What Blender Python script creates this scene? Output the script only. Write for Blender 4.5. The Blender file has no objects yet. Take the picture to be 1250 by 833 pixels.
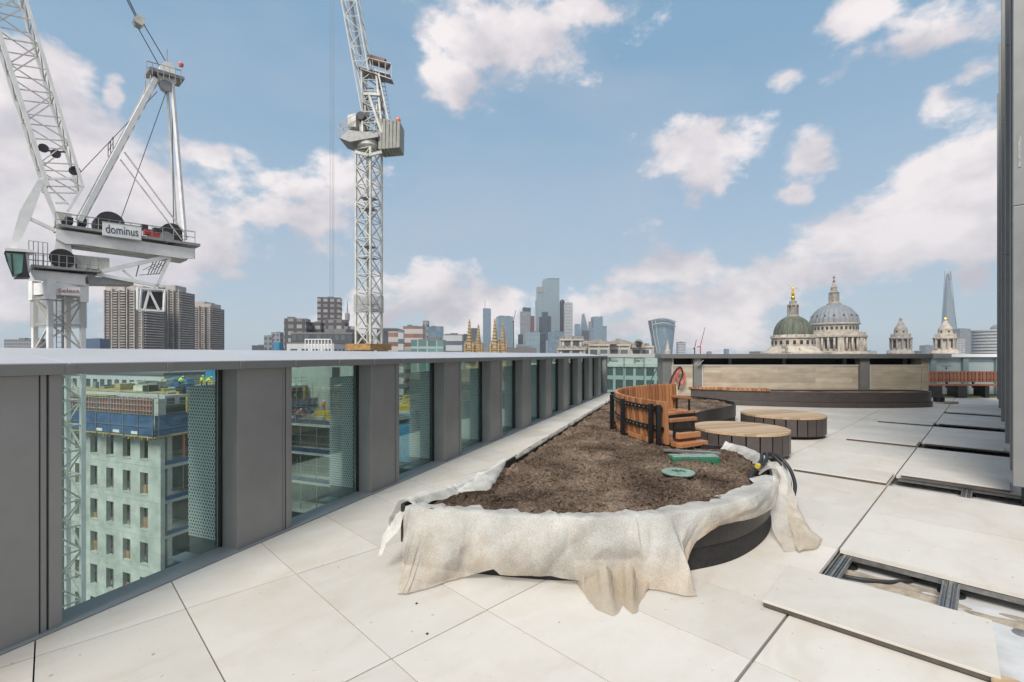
import bpy, bmesh, math, random
from mathutils import Vector, Matrix, noise
random.seed(7)
R=math.radians
sc=bpy.context.scene
COL=sc.collection
F=573.0; H=1.435; HY=433.0; CX=625.0
GZ=-38.0
# ---------- helpers ----------
def at(px,py,Y):            # photo pixel + real distance -> world point
    return Vector(((px-CX)/F*Y, Y, H-(py-HY)/F*Y))
def flo(px,py,z=0.0):
    d=(py-HY); Y=F*(H-z)/d
    return Vector(((px-CX)/F*Y,Y,z))
class MB:
    def __init__(s): s.v=[];s.f=[];s.uv=None;s.sm=False
    def box(s,c,size,rz=0,M=None):
        hx,hy,hz=size[0]/2,size[1]/2,size[2]/2
        m=M if M is not None else Matrix.Rotation(rz,3,'Z')
        b=len(s.v); c=Vector(c)
        for x,y,z in ((-1,-1,-1),(1,-1,-1),(1,1,-1),(-1,1,-1),(-1,-1,1),(1,-1,1),(1,1,1),(-1,1,1)):
            s.v.append(c+m@Vector((x*hx,y*hy,z*hz)))
        for q in ((0,3,2,1),(4,5,6,7),(0,1,5,4),(1,2,6,5),(2,3,7,6),(3,0,4,7)): s.f.append([b+i for i in q])
        return s
    def span(s,x0,x1,y0,y1,z0,z1): return s.box(((x0+x1)/2,(y0+y1)/2,(z0+z1)/2),(abs(x1-x0),abs(y1-y0),abs(z1-z0)))
    def bar(s,p,q,w,h=None,up=(0,0,1)):
        p=Vector(p);q=Vector(q);h=h or w
        d=q-p;L=d.length
        if L<1e-6: return s
        z=d/L; u=Vector(up)
        if abs(z.dot(u))>.98: u=Vector((1,0,0)) if abs(z.x)<.9 else Vector((0,1,0))
        x=u.cross(z).normalized(); y=z.cross(x)
        m=Matrix((x,y,z)).transposed()
        return s.box((p+q)/2,(w,h,L),M=m)
    def tube(s,pts,r,n=8,caps=True):
        pts=[Vector(p) for p in pts]; rs=r if isinstance(r,(list,tuple)) else [r]*len(pts)
        b=len(s.v); last=None
        for i,p in enumerate(pts):
            t=(pts[min(i+1,len(pts)-1)]-pts[max(i-1,0)]).normalized()
            if last is None:
                u=Vector((0,0,1)) if abs(t.z)<.9 else Vector((1,0,0)); x=u.cross(t).normalized()
            else: x=(last-t*last.dot(t)).normalized()
            last=x; y=t.cross(x)
            for k in range(n):
                a=2*math.pi*k/n; s.v.append(p+(x*math.cos(a)+y*math.sin(a))*rs[i])
        for i in range(len(pts)-1):
            for k in range(n):
                s.f.append([b+i*n+k,b+i*n+(k+1)%n,b+(i+1)*n+(k+1)%n,b+(i+1)*n+k])
        if caps:
            s.f.append([b+k for k in range(n)][::-1]); s.f.append([b+(len(pts)-1)*n+k for k in range(n)])
        return s
    def lathe(s,c,prof,n=32,a0=0,rib=None):     # prof: (r,z)
        b=len(s.v); c=Vector(c)
        for r,z in prof:
            for k in range(n):
                a=a0+2*math.pi*k/n
                rr=r*(rib(k) if rib else 1)
                s.v.append(c+Vector((rr*math.cos(a),rr*math.sin(a),z)))
        m=len(prof)
        for i in range(m-1):
            for k in range(n): s.f.append([b+i*n+k,b+i*n+(k+1)%n,b+(i+1)*n+(k+1)%n,b+(i+1)*n+k])
        s.f.append([b+k for k in range(n)][::-1]); s.f.append([b+(m-1)*n+k for k in range(n)])
        return s
    def prism(s,poly,z0,z1):
        b=len(s.v);n=len(poly)
        for p in poly: s.v.append(Vector((p[0],p[1],z0)))
        for p in poly: s.v.append(Vector((p[0],p[1],z1)))
        s.f.append([b+i for i in range(n)][::-1]); s.f.append([b+n+i for i in range(n)])
        for i in range(n): s.f.append([b+i,b+(i+1)%n,b+n+(i+1)%n,b+n+i])
        return s
    def extr(s,prof,P,d,L):     # profile of (vec offsets) extruded along d
        b=len(s.v);n=len(prof);d=Vector(d);P=Vector(P)
        for o in prof: s.v.append(P+o)
        for o in prof: s.v.append(P+o+d*L)
        s.f.append([b+i for i in range(n)][::-1]); s.f.append([b+n+i for i in range(n)])
        for i in range(n): s.f.append([b+i,b+(i+1)%n,b+n+(i+1)%n,b+n+i])
        return s
    def build(s,name,mat,parent=None,smooth=False,bevel=0,boxuv=False,origin=None):
        me=bpy.data.meshes.new(name)
        o0=Vector(origin) if origin is not None else (Vector((0,0,0)))
        if parent is not None: o0=parent.location.copy()
        me.from_pydata([v-o0 for v in s.v],[],s.f); me.update()
        bm=bmesh.new(); bm.from_mesh(me); bmesh.ops.recalc_face_normals(bm,faces=bm.faces)
        if boxuv:
            L=bm.loops.layers.uv.new('UVMap')
            for f in bm.faces:
                n=f.normal
                for l in f.loops:
                    co=l.vert.co
                    if abs(n.z)>.7: l[L].uv=(co.x*0+.001,.001)
                    else:
                        t=Vector((-n.y,n.x,0)).normalized()
                        l[L].uv=(co.dot(t),co.z+o0.z)
        bm.to_mesh(me); bm.free()
        if mat: me.materials.append(mat)
        if smooth:
            for p in me.polygons: p.use_smooth=True
        ob=bpy.data.objects.new(name,me); COL.objects.link(ob)
        if parent is not None: ob.parent=parent
        else: ob.location=o0
        if bevel:
            md=ob.modifiers.new('bevel','BEVEL'); md.width=bevel; md.segments=2; md.limit_method='ANGLE'
        return ob
def build_each(mb,name,mt,parent,**k):
    """every separate piece of the builder becomes a part of its own"""
    n=len(mb.v); par=list(range(n))
    def fd(i):
        while par[i]!=i: par[i]=par[par[i]]; i=par[i]
        return i
    for f in mb.f:
        r=fd(f[0])
        for i in f[1:]: par[fd(i)]=r
    g={}
    for f in mb.f: g.setdefault(fd(f[0]),[]).append(f)
    out=[]
    for fs in g.values():
        m2=MB(); ix={}
        for f in fs:
            for i in f:
                if i not in ix: ix[i]=len(m2.v); m2.v.append(mb.v[i])
            m2.f.append([ix[i] for i in f])
        out.append(m2.build(name,mt,parent,**k))
    return out
def tag(o,label=None,cat=None,group=None,kind=None):
    if label: o['label']=label
    if cat: o['category']=cat
    if group: o['group']=group
    if kind: o['kind']=kind
    return o
def thing(name,loc,label,cat,group=None):
    o=bpy.data.objects.new(name,None); COL.objects.link(o); o.location=Vector(loc); o.empty_display_size=.1
    return tag(o,label,cat,group)
def copy_thing(o,loc,label=None,parent=None):
    c=o.copy(); COL.objects.link(c)
    if parent is None:
        c.location=loc
        if label: c['label']=label
    else: c.parent=parent
    for ch in o.children: copy_thing(ch,None,None,c)
    return c
# ---------- materials ----------
def mat(name,col,rough=.6,metal=0,spec=.5,var=0,scale=5,bump=0,bscale=40,col2=None,stretch=None,detail=6,coat=0):
    m=bpy.data.materials.new(name); m.use_nodes=True; nt=m.node_tree; N=nt.nodes; Lk=nt.links
    b=N['Principled BSDF']; b.inputs['Base Color'].default_value=(*col,1); b.inputs['Roughness'].default_value=rough
    b.inputs['Metallic'].default_value=metal; b.inputs['Specular IOR Level'].default_value=spec
    if coat: b.inputs['Coat Weight'].default_value=coat
    if var or col2 or bump:
        tc=N.new('ShaderNodeTexCoord'); mp=N.new('ShaderNodeMapping'); Lk.new(tc.outputs['Object'],mp.inputs[0])
        if stretch: mp.inputs['Scale'].default_value=stretch
    if var or col2:
        ns=N.new('ShaderNodeTexNoise'); ns.inputs['Scale'].default_value=scale; ns.inputs['Detail'].default_value=detail; ns.inputs['Roughness'].default_value=.65
        Lk.new(mp.outputs[0],ns.inputs['Vector'])
        rp=N.new('ShaderNodeValToRGB'); rp.color_ramp.elements[0].position=.32; rp.color_ramp.elements[1].position=.68
        c2=col2 or tuple(c*(1-var) for c in col)
        rp.color_ramp.elements[0].color=(*c2,1); rp.color_ramp.elements[1].color=(*(tuple(min(1,c*(1+var*.5)) for c in col)),1)
        Lk.new(ns.outputs['Fac'],rp.inputs[0]); Lk.new(rp.outputs[0],b.inputs['Base Color'])
        mr=N.new('ShaderNodeMapRange'); mr.inputs['To Min'].default_value=max(0,rough-.1); mr.inputs['To Max'].default_value=min(1,rough+.1)
        Lk.new(ns.outputs['Fac'],mr.inputs[0]); Lk.new(mr.outputs[0],b.inputs['Roughness'])
    if bump:
        n2=N.new('ShaderNodeTexNoise'); n2.inputs['Scale'].default_value=bscale; n2.inputs['Detail'].default_value=5
        Lk.new(mp.outputs[0],n2.inputs['Vector'])
        bp=N.new('ShaderNodeBump'); bp.inputs['Strength'].default_value=min(1,bump); bp.inputs['Distance'].default_value=.01
        Lk.new(n2.outputs['Fac'],bp.inputs['Height']); Lk.new(bp.outputs[0],b.inputs['Normal'])
    return m
def facade(name,wall,glass,wx,wz,fx,fz,grough=.15,var=.3,off=(0,0),wall2=None,bandz=0,wrough=.7):
    """storey grid in metres on the UV map: fx,fz = share of the module that is glass"""
    m=bpy.data.materials.new(name); m.use_nodes=True; nt=m.node_tree; N=nt.nodes; Lk=nt.links
    b=N['Principled BSDF']
    uv=N.new('ShaderNodeUVMap'); uv.uv_map='UVMap'
    sp=N.new('ShaderNodeSeparateXYZ'); Lk.new(uv.outputs[0],sp.inputs[0])
    def mth(op,a,b_=None,c=None):
        n=N.new('ShaderNodeMath'); n.operation=op
        for i,x in enumerate((a,b_,c)):
            if x is None: continue
            if isinstance(x,(int,float)): n.inputs[i].default_value=x
            else: Lk.new(x,n.inputs[i])
        return n.outputs[0]
    ux=mth('DIVIDE',mth('ADD',sp.outputs[0],off[0]),wx); uz=mth('DIVIDE',mth('ADD',sp.outputs[1],off[1]),wz)
    ax=mth('LESS_THAN',mth('ABSOLUTE',mth('SUBTRACT',mth('FRACT',ux),.5)),fx/2)
    az=mth('LESS_THAN',mth('ABSOLUTE',mth('SUBTRACT',mth('FRACT',uz),.5)),fz/2)
    mask=mth('MULTIPLY',ax,az)
    cb=N.new('ShaderNodeCombineXYZ'); Lk.new(mth('FLOOR',ux),cb.inputs[0]); Lk.new(mth('FLOOR',uz),cb.inputs[1])
    wn=N.new('ShaderNodeTexWhiteNoise'); wn.noise_dimensions='2D'; Lk.new(cb.outputs[0],wn.inputs['Vector'])
    k=mth('MULTIPLY_ADD',wn.outputs['Value'],var*1.6,1-var)
    gm=N.new('ShaderNodeVectorMath'); gm.operation='SCALE'; gm.inputs[0].default_value=glass; Lk.new(k,gm.inputs['Scale'])
    tc=N.new('ShaderNodeTexCoord'); ns=N.new('ShaderNodeTexNoise'); ns.inputs['Scale'].default_value=.12; ns.inputs['Detail'].default_value=5; Lk.new(tc.outputs['Object'],ns.inputs['Vector'])
    wk=mth('MULTIPLY_ADD',ns.outputs['Fac'],.5,.75)
    wm=N.new('ShaderNodeVectorMath'); wm.operation='SCALE'; wm.inputs[0].default_value=wall; Lk.new(wk,wm.inputs['Scale'])
    mx=N.new('ShaderNodeMix'); mx.data_type='RGBA'; Lk.new(mask,mx.inputs['Factor']); Lk.new(wm.outputs[0],mx.inputs['A']); Lk.new(gm.outputs[0],mx.inputs['B'])
    Lk.new(mx.outputs['Result'],b.inputs['Base Color'])
    mr=N.new('ShaderNodeMapRange'); Lk.new(mask,mr.inputs[0]); mr.inputs['To Min'].default_value=wrough; mr.inputs['To Max'].default_value=grough
    Lk.new(mr.outputs[0],b.inputs['Roughness'])
    bp=N.new('ShaderNodeBump'); bp.inputs['Distance'].default_value=.3; bp.inputs['Strength'].default_value=.6; bp.invert=True
    Lk.new(mask,bp.inputs['Height']); Lk.new(bp.outputs[0],b.inputs['Normal'])
    return m
def glassmat(name,tint=(.79,.885,.86),refl=.42,ior=1.5,haze=.04):
    m=bpy.data.materials.new(name); m.use_nodes=True; nt=m.node_tree; N=nt.nodes; Lk=nt.links
    N.remove(N['Principled BSDF']); out=N['Material Output']
    tr=N.new('ShaderNodeBsdfTransparent'); tr.inputs[0].default_value=(*tint,1)
    gl=N.new('ShaderNodeBsdfGlossy'); gl.inputs['Roughness'].default_value=.01; gl.inputs[0].default_value=(.85,.95,.92,1)
    df=N.new('ShaderNodeBsdfDiffuse'); df.inputs[0].default_value=(.6,.75,.7,1)
    fr=N.new('ShaderNodeFresnel'); fr.inputs[0].default_value=ior
    mu=N.new('ShaderNodeMath'); mu.operation='MULTIPLY'; mu.inputs[1].default_value=refl; Lk.new(fr.outputs[0],mu.inputs[0])
    m1=N.new('ShaderNodeMixShader'); m1.inputs[0].default_value=haze; Lk.new(tr.outputs[0],m1.inputs[1]); Lk.new(df.outputs[0],m1.inputs[2])
    m2=N.new('ShaderNodeMixShader'); Lk.new(mu.outputs[0],m2.inputs[0]); Lk.new(m1.outputs[0],m2.inputs[1]); Lk.new(gl.outputs[0],m2.inputs[2])
    Lk.new(m2.outputs[0],out.inputs[0]); return m
def perfmat(name,col,pitch,rad,uvscale=1):
    """sheet with round punched holes in a staggered pattern (UV in metres)"""
    m=bpy.data.materials.new(name); m.use_nodes=True; nt=m.node_tree; N=nt.nodes; Lk=nt.links
    b=N['Principled BSDF']; b.inputs['Base Color'].default_value=(*col,1); b.inputs['Roughness'].default_value=.5; b.inputs['Metallic'].default_value=0
    out=N['Material Output']; uv=N.new('ShaderNodeUVMap'); uv.uv_map='UVMap'
    def dist(ox,oy):
        a=N.new('ShaderNodeVectorMath'); a.operation='MULTIPLY_ADD'; a.inputs[1].default_value=(1/pitch,1/(pitch*1.732),0); a.inputs[2].default_value=(100+ox,100+oy,0); Lk.new(uv.outputs[0],a.inputs[0])
        f=N.new('ShaderNodeVectorMath'); f.operation='FRACTION'; Lk.new(a.outputs[0],f.inputs[0])
        s=N.new('ShaderNodeVectorMath'); s.operation='SUBTRACT'; s.inputs[1].default_value=(.5,.5,0); Lk.new(f.outputs[0],s.inputs[0])
        k=N.new('ShaderNodeVectorMath'); k.operation='MULTIPLY'; k.inputs[1].default_value=(pitch,pitch*1.732,0); Lk.new(s.outputs[0],k.inputs[0])
        l=N.new('ShaderNodeVectorMath'); l.operation='LENGTH'; Lk.new(k.outputs[0],l.inputs[0]); return l.outputs['Value']
    mn=N.new('ShaderNodeMath'); mn.operation='MINIMUM'; Lk.new(dist(0,0),mn.inputs[0]); Lk.new(dist(.5,.5),mn.inputs[1])
    lt=N.new('ShaderNodeMath'); lt.operation='LESS_THAN'; lt.inputs[1].default_value=rad; Lk.new(mn.outputs[0],lt.inputs[0])
    tr=N.new('ShaderNodeBsdfTransparent'); mx=N.new('ShaderNodeMixShader'); Lk.new(lt.outputs[0],mx.inputs[0]); Lk.new(b.outputs[0],mx.inputs[1]); Lk.new(tr.outputs[0],mx.inputs[2])
    Lk.new(mx.outputs[0],out.inputs[0]); return m
M={}
M['fin']=mat('grey_powder_coat',(.235,.235,.228),.42,.25,.5,var=.10,scale=3,bump=.03,bscale=400)
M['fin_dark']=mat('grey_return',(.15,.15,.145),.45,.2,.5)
M['gasket']=mat('black_gasket',(.01,.011,.011),.5)
M['coping']=mat('skylit_coping_metal',(.47,.47,.48),.38,.1,.5,var=.08,scale=1.5)  # same metal as the fins, sky light on its top put into colour
M['sill']=mat('sill_metal',(.24,.26,.265),.45,.2,.5,var=.08,scale=4)
M['steel_dark']=mat('dark_planter_steel',(.034,.029,.027),.42,.3,.5,var=.35,scale=8,bump=.05,bscale=60)
M['plinth']=mat('dark_plinth',(.020,.018,.017),.7,0,.4,var=.6,scale=30,bump=.2,bscale=150)
M['stool_side']=mat('brown_grey_steel',(.105,.088,.083),.42,.4,.5,var=.15,scale=6)
M['black']=mat('black_metal',(.012,.012,.012),.35,.2,.5)
M['rubber']=mat('black_rubber',(.02,.02,.022),.5)
M['galv']=mat('galvanised',(.33,.33,.32),.4,.8,.5,var=.3,scale=30)
M['bolt']=mat('bolt_steel',(.6,.6,.6),.3,.9)
M['whitesteel']=mat('white_crane_paint',(.84,.83,.79),.45,0,.5,var=.14,scale=1.2,detail=8)
M['whitesteel2']=mat('weathered_cream_paint',(.64,.63,.56),.5,0,.5,var=.35,scale=1.5,detail=8)
M['cranegrey']=mat('crane_grey',(.32,.32,.31),.5,.3,.5,var=.3,scale=2)
M['cranedark']=mat('crane_dark',(.04,.04,.042),.5,.2,.5,var=.3,scale=3)
M['rope']=mat('wire_rope',(.10,.105,.115),.5,.4)
M['red']=mat('red_paint',(.45,.05,.04),.4,var=.3,scale=3)
M['orange']=mat('orange_lamp',(.75,.20,.12),.4)
M['green']=mat('green_plastic',(.035,.15,.09),.32,0,.5,var=.25,scale=20)
M['greenlid']=mat('pale_green_lid',(.22,.31,.25),.5,0,.5,var=.45,scale=18,bump=.1,bscale=120)
M['yellow']=mat('yellow_paint',(.65,.48,.05),.5,var=.3,scale=2)
M['concrete']=mat('raw_concrete',(.56,.56,.51),.85,0,.3,var=.34,scale=.45,detail=10,bump=.2,bscale=3)
M['concrete2']=mat('pale_concrete',(.50,.50,.47),.85,0,.3,var=.2,scale=.5,detail=9)
M['dark_in']=mat('dark_interior',(.055,.045,.042),.8,var=.5,scale=.6)
M['brown_in']=mat('brown_soffit',(.16,.12,.11),.8,var=.4,scale=.5)
M['bluenet']=mat('blue_debris_netting',(.05,.11,.25),.7,var=.45,scale=.8,bump=.3,bscale=2)
M['bluesheet']=mat('blue_sheeting',(.06,.25,.42),.5,var=.4,scale=.5)
M['formred']=mat('red_formwork',(.30,.075,.05),.7,var=.3,scale=1)
M['ply']=mat('yellow_plywood',(.42,.33,.16),.8,var=.4,scale=1.2)
M['scaf']=mat('scaffold_steel',(.35,.34,.30),.5,.5,var=.3,scale=3)
M['hivis_o']=mat('orange_hi_vis',(.85,.22,.06),.7)
M['hivis_y']=mat('lime_hi_vis',(.6,.8,.08),.7)
M['navy']=mat('navy_cloth',(.03,.04,.08),.8)
M['skin']=mat('skin',(.45,.26,.18),.6)
M['helmet']=mat('white_helmet',(.75,.75,.72),.4)
M['asphalt']=mat('city_ground',(.10,.10,.10),.9,var=.5,scale=.02,detail=10)
M['gold']=mat('gilding',(.80,.50,.10),.3,.7)
M['lead']=mat('lead_dome',(.24,.255,.27),.6,.1,.4,var=.25,scale=.25,detail=8)
M['copper']=mat('verdigris_dome',(.125,.145,.10),.65,0,.4,var=.4,scale=.5,stretch=(1,1,.2),detail=8,col2=(.055,.05,.04))
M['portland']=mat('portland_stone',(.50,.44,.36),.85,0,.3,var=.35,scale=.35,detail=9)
M['portland2']=mat('sooty_shaded_stone',(.34,.31,.27),.85,0,.3,var=.4,scale=.4,detail=9)
M['spirestone']=mat('honey_stone',(.42,.32,.19),.85,0,.3,var=.35,scale=1.2,detail=8)
M['socket']=mat('window_dark',(.03,.03,.033),.3)
M['glasscab']=mat('green_cab_glass',(.12,.33,.26),.1,0,.8,var=.3,scale=1)
M['sitetan']=mat('site_tan',(.36,.22,.12),.8,var=.4,scale=2)
M['glassblue']=mat('blue_tint_glass',(.10,.17,.22),.12,.3,.8,var=.2,scale=.05)
M['wallgrey']=mat('blue_grey_cladding',(.36,.42,.42),.5,0,.5,var=.05,scale=1)
M['postgrey']=mat('grey_green_post',(.20,.26,.27),.45,.1,.5)
M['farcoping']=mat('mid_grey_coping',(.19,.19,.185),.45,.2,.5,var=.08,scale=2)
M['white']=mat('white_paint',(.78,.78,.77),.45)
M['navytext']=mat('navy_lettering',(.03,.05,.09),.5)
M['grass']=mat('dry_green_sedum',(.10,.13,.04),.9,var=.5,scale=12,bump=1,bscale=40)
M['membrane']=mat('grey_roof_membrane',(.54,.54,.53),.7,0,.4,var=.3,scale=2.2,detail=9,bump=.3,bscale=8)
M['hosered']=mat('red_hose',(.55,.12,.10),.45)
M['litter']=mat('tan_stone_scrap',(.30,.26,.18),.8)
# membrane with sand stains
def wood(name,c1,c2,along='x',sc=3.0):
    m=bpy.data.materials.new(name); m.use_nodes=True; nt=m.node_tree; N=nt.nodes; Lk=nt.links; b=N['Principled BSDF']
    tc=N.new('ShaderNodeTexCoord'); mp=N.new('ShaderNodeMapping'); Lk.new(tc.outputs['Object'],mp.inputs[0])
    mp.inputs['Scale'].default_value=(2,14,14) if along=='x' else ((14,14,1.5) if along=='z' else (14,2,14))
    ns=N.new('ShaderNodeTexNoise'); ns.inputs['Scale'].default_value=sc; ns.inputs['Detail'].default_value=8; ns.inputs['Roughness'].default_value=.7; Lk.new(mp.outputs[0],ns.inputs['Vector'])
    geo=N.new('ShaderNodeNewGeometry')
    ad=N.new('ShaderNodeMath'); ad.operation='MULTIPLY_ADD'; ad.inputs[1].default_value=.5; Lk.new(geo.outputs['Random Per Island'],ad.inputs[0]); 
    mu=N.new('ShaderNodeMath'); mu.operation='MULTIPLY'; mu.inputs[1].default_value=.75; Lk.new(ns.outputs['Fac'],mu.inputs[0]); Lk.new(mu.outputs[0],ad.inputs[2])
    rp=N.new('ShaderNodeValToRGB'); rp.color_ramp.elements[0].position=.3; rp.color_ramp.elements[0].color=(*c1,1); rp.color_ramp.elements[1].position=.75; rp.color_ramp.elements[1].color=(*c2,1)
    Lk.new(ad.outputs[0],rp.inputs[0]); Lk.new(rp.outputs[0],b.inputs['Base Color']); b.inputs['Roughness'].default_value=.5
    bp=N.new('ShaderNodeBump'); bp.inputs['Strength'].default_value=.25; bp.inputs['Distance'].default_value=.003; Lk.new(ns.outputs['Fac'],bp.inputs['Height']); Lk.new(bp.outputs[0],b.inputs['Normal'])
    return m
M['wood']=wood('oiled_hardwood',(.19,.072,.030),(.42,.19,.08),'z')
M['woodred']=wood('red_hardwood',(.17,.05,.02),(.33,.12,.055),'z')
M['woodtop']=wood('pale_hardwood',(.31,.20,.11),(.52,.37,.22),'x',2)
def paving():
    m=bpy.data.materials.new('porcelain_paving'); m.use_nodes=True; nt=m.node_tree; N=nt.nodes; Lk=nt.links; b=N['Principled BSDF']
    tc=N.new('ShaderNodeTexCoord'); geo=N.new('ShaderNodeNewGeometry')
    mp=N.new('ShaderNodeMapping'); mp.inputs['Rotation'].default_value=(0,0,R(-45)); Lk.new(tc.outputs['Object'],mp.inputs[0])
    off=N.new('ShaderNodeVectorMath'); off.operation='SCALE'; off.inputs[0].default_value=(37,19,0); Lk.new(geo.outputs['Random Per Island'],off.inputs['Scale'])
    av=N.new('ShaderNodeVectorMath'); av.operation='ADD'; Lk.new(mp.outputs[0],av.inputs[0]); Lk.new(off.outputs[0],av.inputs[1])
    st=N.new('ShaderNodeVectorMath'); st.operation='MULTIPLY'; st.inputs[1].default_value=(1.0,2.6,1); Lk.new(av.outputs[0],st.inputs[0])
    n1=N.new('ShaderNodeTexNoise'); n1.inputs['Scale'].default_value=1.6; n1.inputs['Detail'].default_value=9; n1.inputs['Roughness'].default_value=.6; n1.inputs['Distortion'].default_value=.8; Lk.new(st.outputs[0],n1.inputs['Vector'])
    rp=N.new('ShaderNodeValToRGB'); e=rp.color_ramp.elements
    e[0].position=.25; e[0].color=(.53,.475,.40,1); e[1].position=.72; e[1].color=(.62,.58,.525,1)
    x=e.new(.45); x.color=(.585,.545,.485,1)
    Lk.new(n1.outputs['Fac'],rp.inputs[0])
    # dusty stains
    n2=N.new('ShaderNodeTexNoise'); n2.inputs['Scale'].default_value=.9; n2.inputs['Detail'].default_value=10; n2.inputs['Roughness'].default_value=.7; Lk.new(tc.outputs['Object'],n2.inputs['Vector'])
    r2=N.new('ShaderNodeValToRGB'); r2.color_ramp.elements[0].position=.48; r2.color_ramp.elements[1].position=.74; r2.color_ramp.elements[1].color=(.6,.6,.6,1)
    Lk.new(n2.outputs['Fac'],r2.inputs[0])
    mx=N.new('ShaderNodeMix'); mx.data_type='RGBA'; Lk.new(r2.outputs[0],mx.inputs['Factor']); Lk.new(rp.outputs[0],mx.inputs['A']); mx.inputs['B'].default_value=(.47,.39,.29,1)
    # specks
    n3=N.new('ShaderNodeTexNoise'); n3.inputs['Scale'].default_value=26; n3.inputs['Detail'].default_value=3; Lk.new(tc.outputs['Object'],n3.inputs['Vector'])
    r3=N.new('ShaderNodeValToRGB'); r3.color_ramp.elements[0].position=.70; r3.color_ramp.elements[1].position=.74; r3.color_ramp.elements[1].color=(.6,.6,.6,1); Lk.new(n3.outputs['Fac'],r3.inputs[0])
    mx2=N.new('ShaderNodeMix'); mx2.data_type='RGBA'; Lk.new(r3.outputs[0],mx2.inputs['Factor']); Lk.new(mx.outputs['Result'],mx2.inputs['A']); mx2.inputs['B'].default_value=(.22,.17,.12,1)
    mk=N.new('ShaderNodeMath'); mk.operation='MULTIPLY_ADD'; mk.inputs[1].default_value=.16; mk.inputs[2].default_value=.92; Lk.new(geo.outputs['Random Per Island'],mk.inputs[0])
    vs=N.new('ShaderNodeVectorMath'); vs.operation='SCALE'; Lk.new(mx2.outputs['Result'],vs.inputs[0]); Lk.new(mk.outputs[0],vs.inputs['Scale'])
    Lk.new(vs.outputs[0],b.inputs['Base Color'])
    mr=N.new('ShaderNodeMapRange'); mr.inputs['To Min'].default_value=.42; mr.inputs['To Max'].default_value=.62; Lk.new(n2.outputs['Fac'],mr.inputs[0]); Lk.new(mr.outputs[0],b.inputs['Roughness'])
    bp=N.new('ShaderNodeBump'); bp.inputs['Strength'].default_value=.08; bp.inputs['Distance'].default_value=.004; Lk.new(n1.outputs['Fac'],bp.inputs['Height']); Lk.new(bp.outputs[0],b.inputs['Normal'])
    return m
M['pave']=paving()
def soilm():
    m=bpy.data.materials.new('brown_topsoil'); m.use_nodes=True; nt=m.node_tree; N=nt.nodes; Lk=nt.links; b=N['Principled BSDF']
    tc=N.new('ShaderNodeTexCoord')
    n1=N.new('ShaderNodeTexNoise'); n1.inputs['Scale'].default_value=48; n1.inputs['Detail'].default_value=9; n1.inputs['Roughness'].default_value=.85; Lk.new(tc.outputs['Object'],n1.inputs['Vector'])
    n0=N.new('ShaderNodeTexNoise'); n0.inputs['Scale'].default_value=2.2; n0.inputs['Detail'].default_value=4; Lk.new(tc.outputs['Object'],n0.inputs['Vector'])
    a=N.new('ShaderNodeMath'); a.operation='MULTIPLY_ADD'; a.inputs[1].default_value=.42; Lk.new(n0.outputs['Fac'],a.inputs[0])
    s=N.new('ShaderNodeMath'); s.operation='SUBTRACT'; s.inputs[1].default_value=.205; Lk.new(n1.outputs['Fac'],s.inputs[0]); Lk.new(s.outputs[0],a.inputs[2])
    rp=N.new('ShaderNodeValToRGB'); e=rp.color_ramp.elements; e[0].position=.38; e[0].color=(.035,.022,.016,1); e[1].position=.66; e[1].color=(.42,.32,.235,1); x=e.new(.50); x.color=(.18,.125,.087,1)
    Lk.new(a.outputs[0],rp.inputs[0]); Lk.new(rp.outputs[0],b.inputs['Base Color']); b.inputs['Roughness'].default_value=.95; b.inputs['Specular IOR Level'].default_value=.15
    bp=N.new('ShaderNodeBump'); bp.inputs['Strength'].default_value=1; bp.inputs['Distance'].default_value=.03; Lk.new(n1.outputs['Fac'],bp.inputs['Height']); Lk.new(bp.outputs[0],b.inputs['Normal'])
    return m
M['soil']=soilm()
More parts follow.
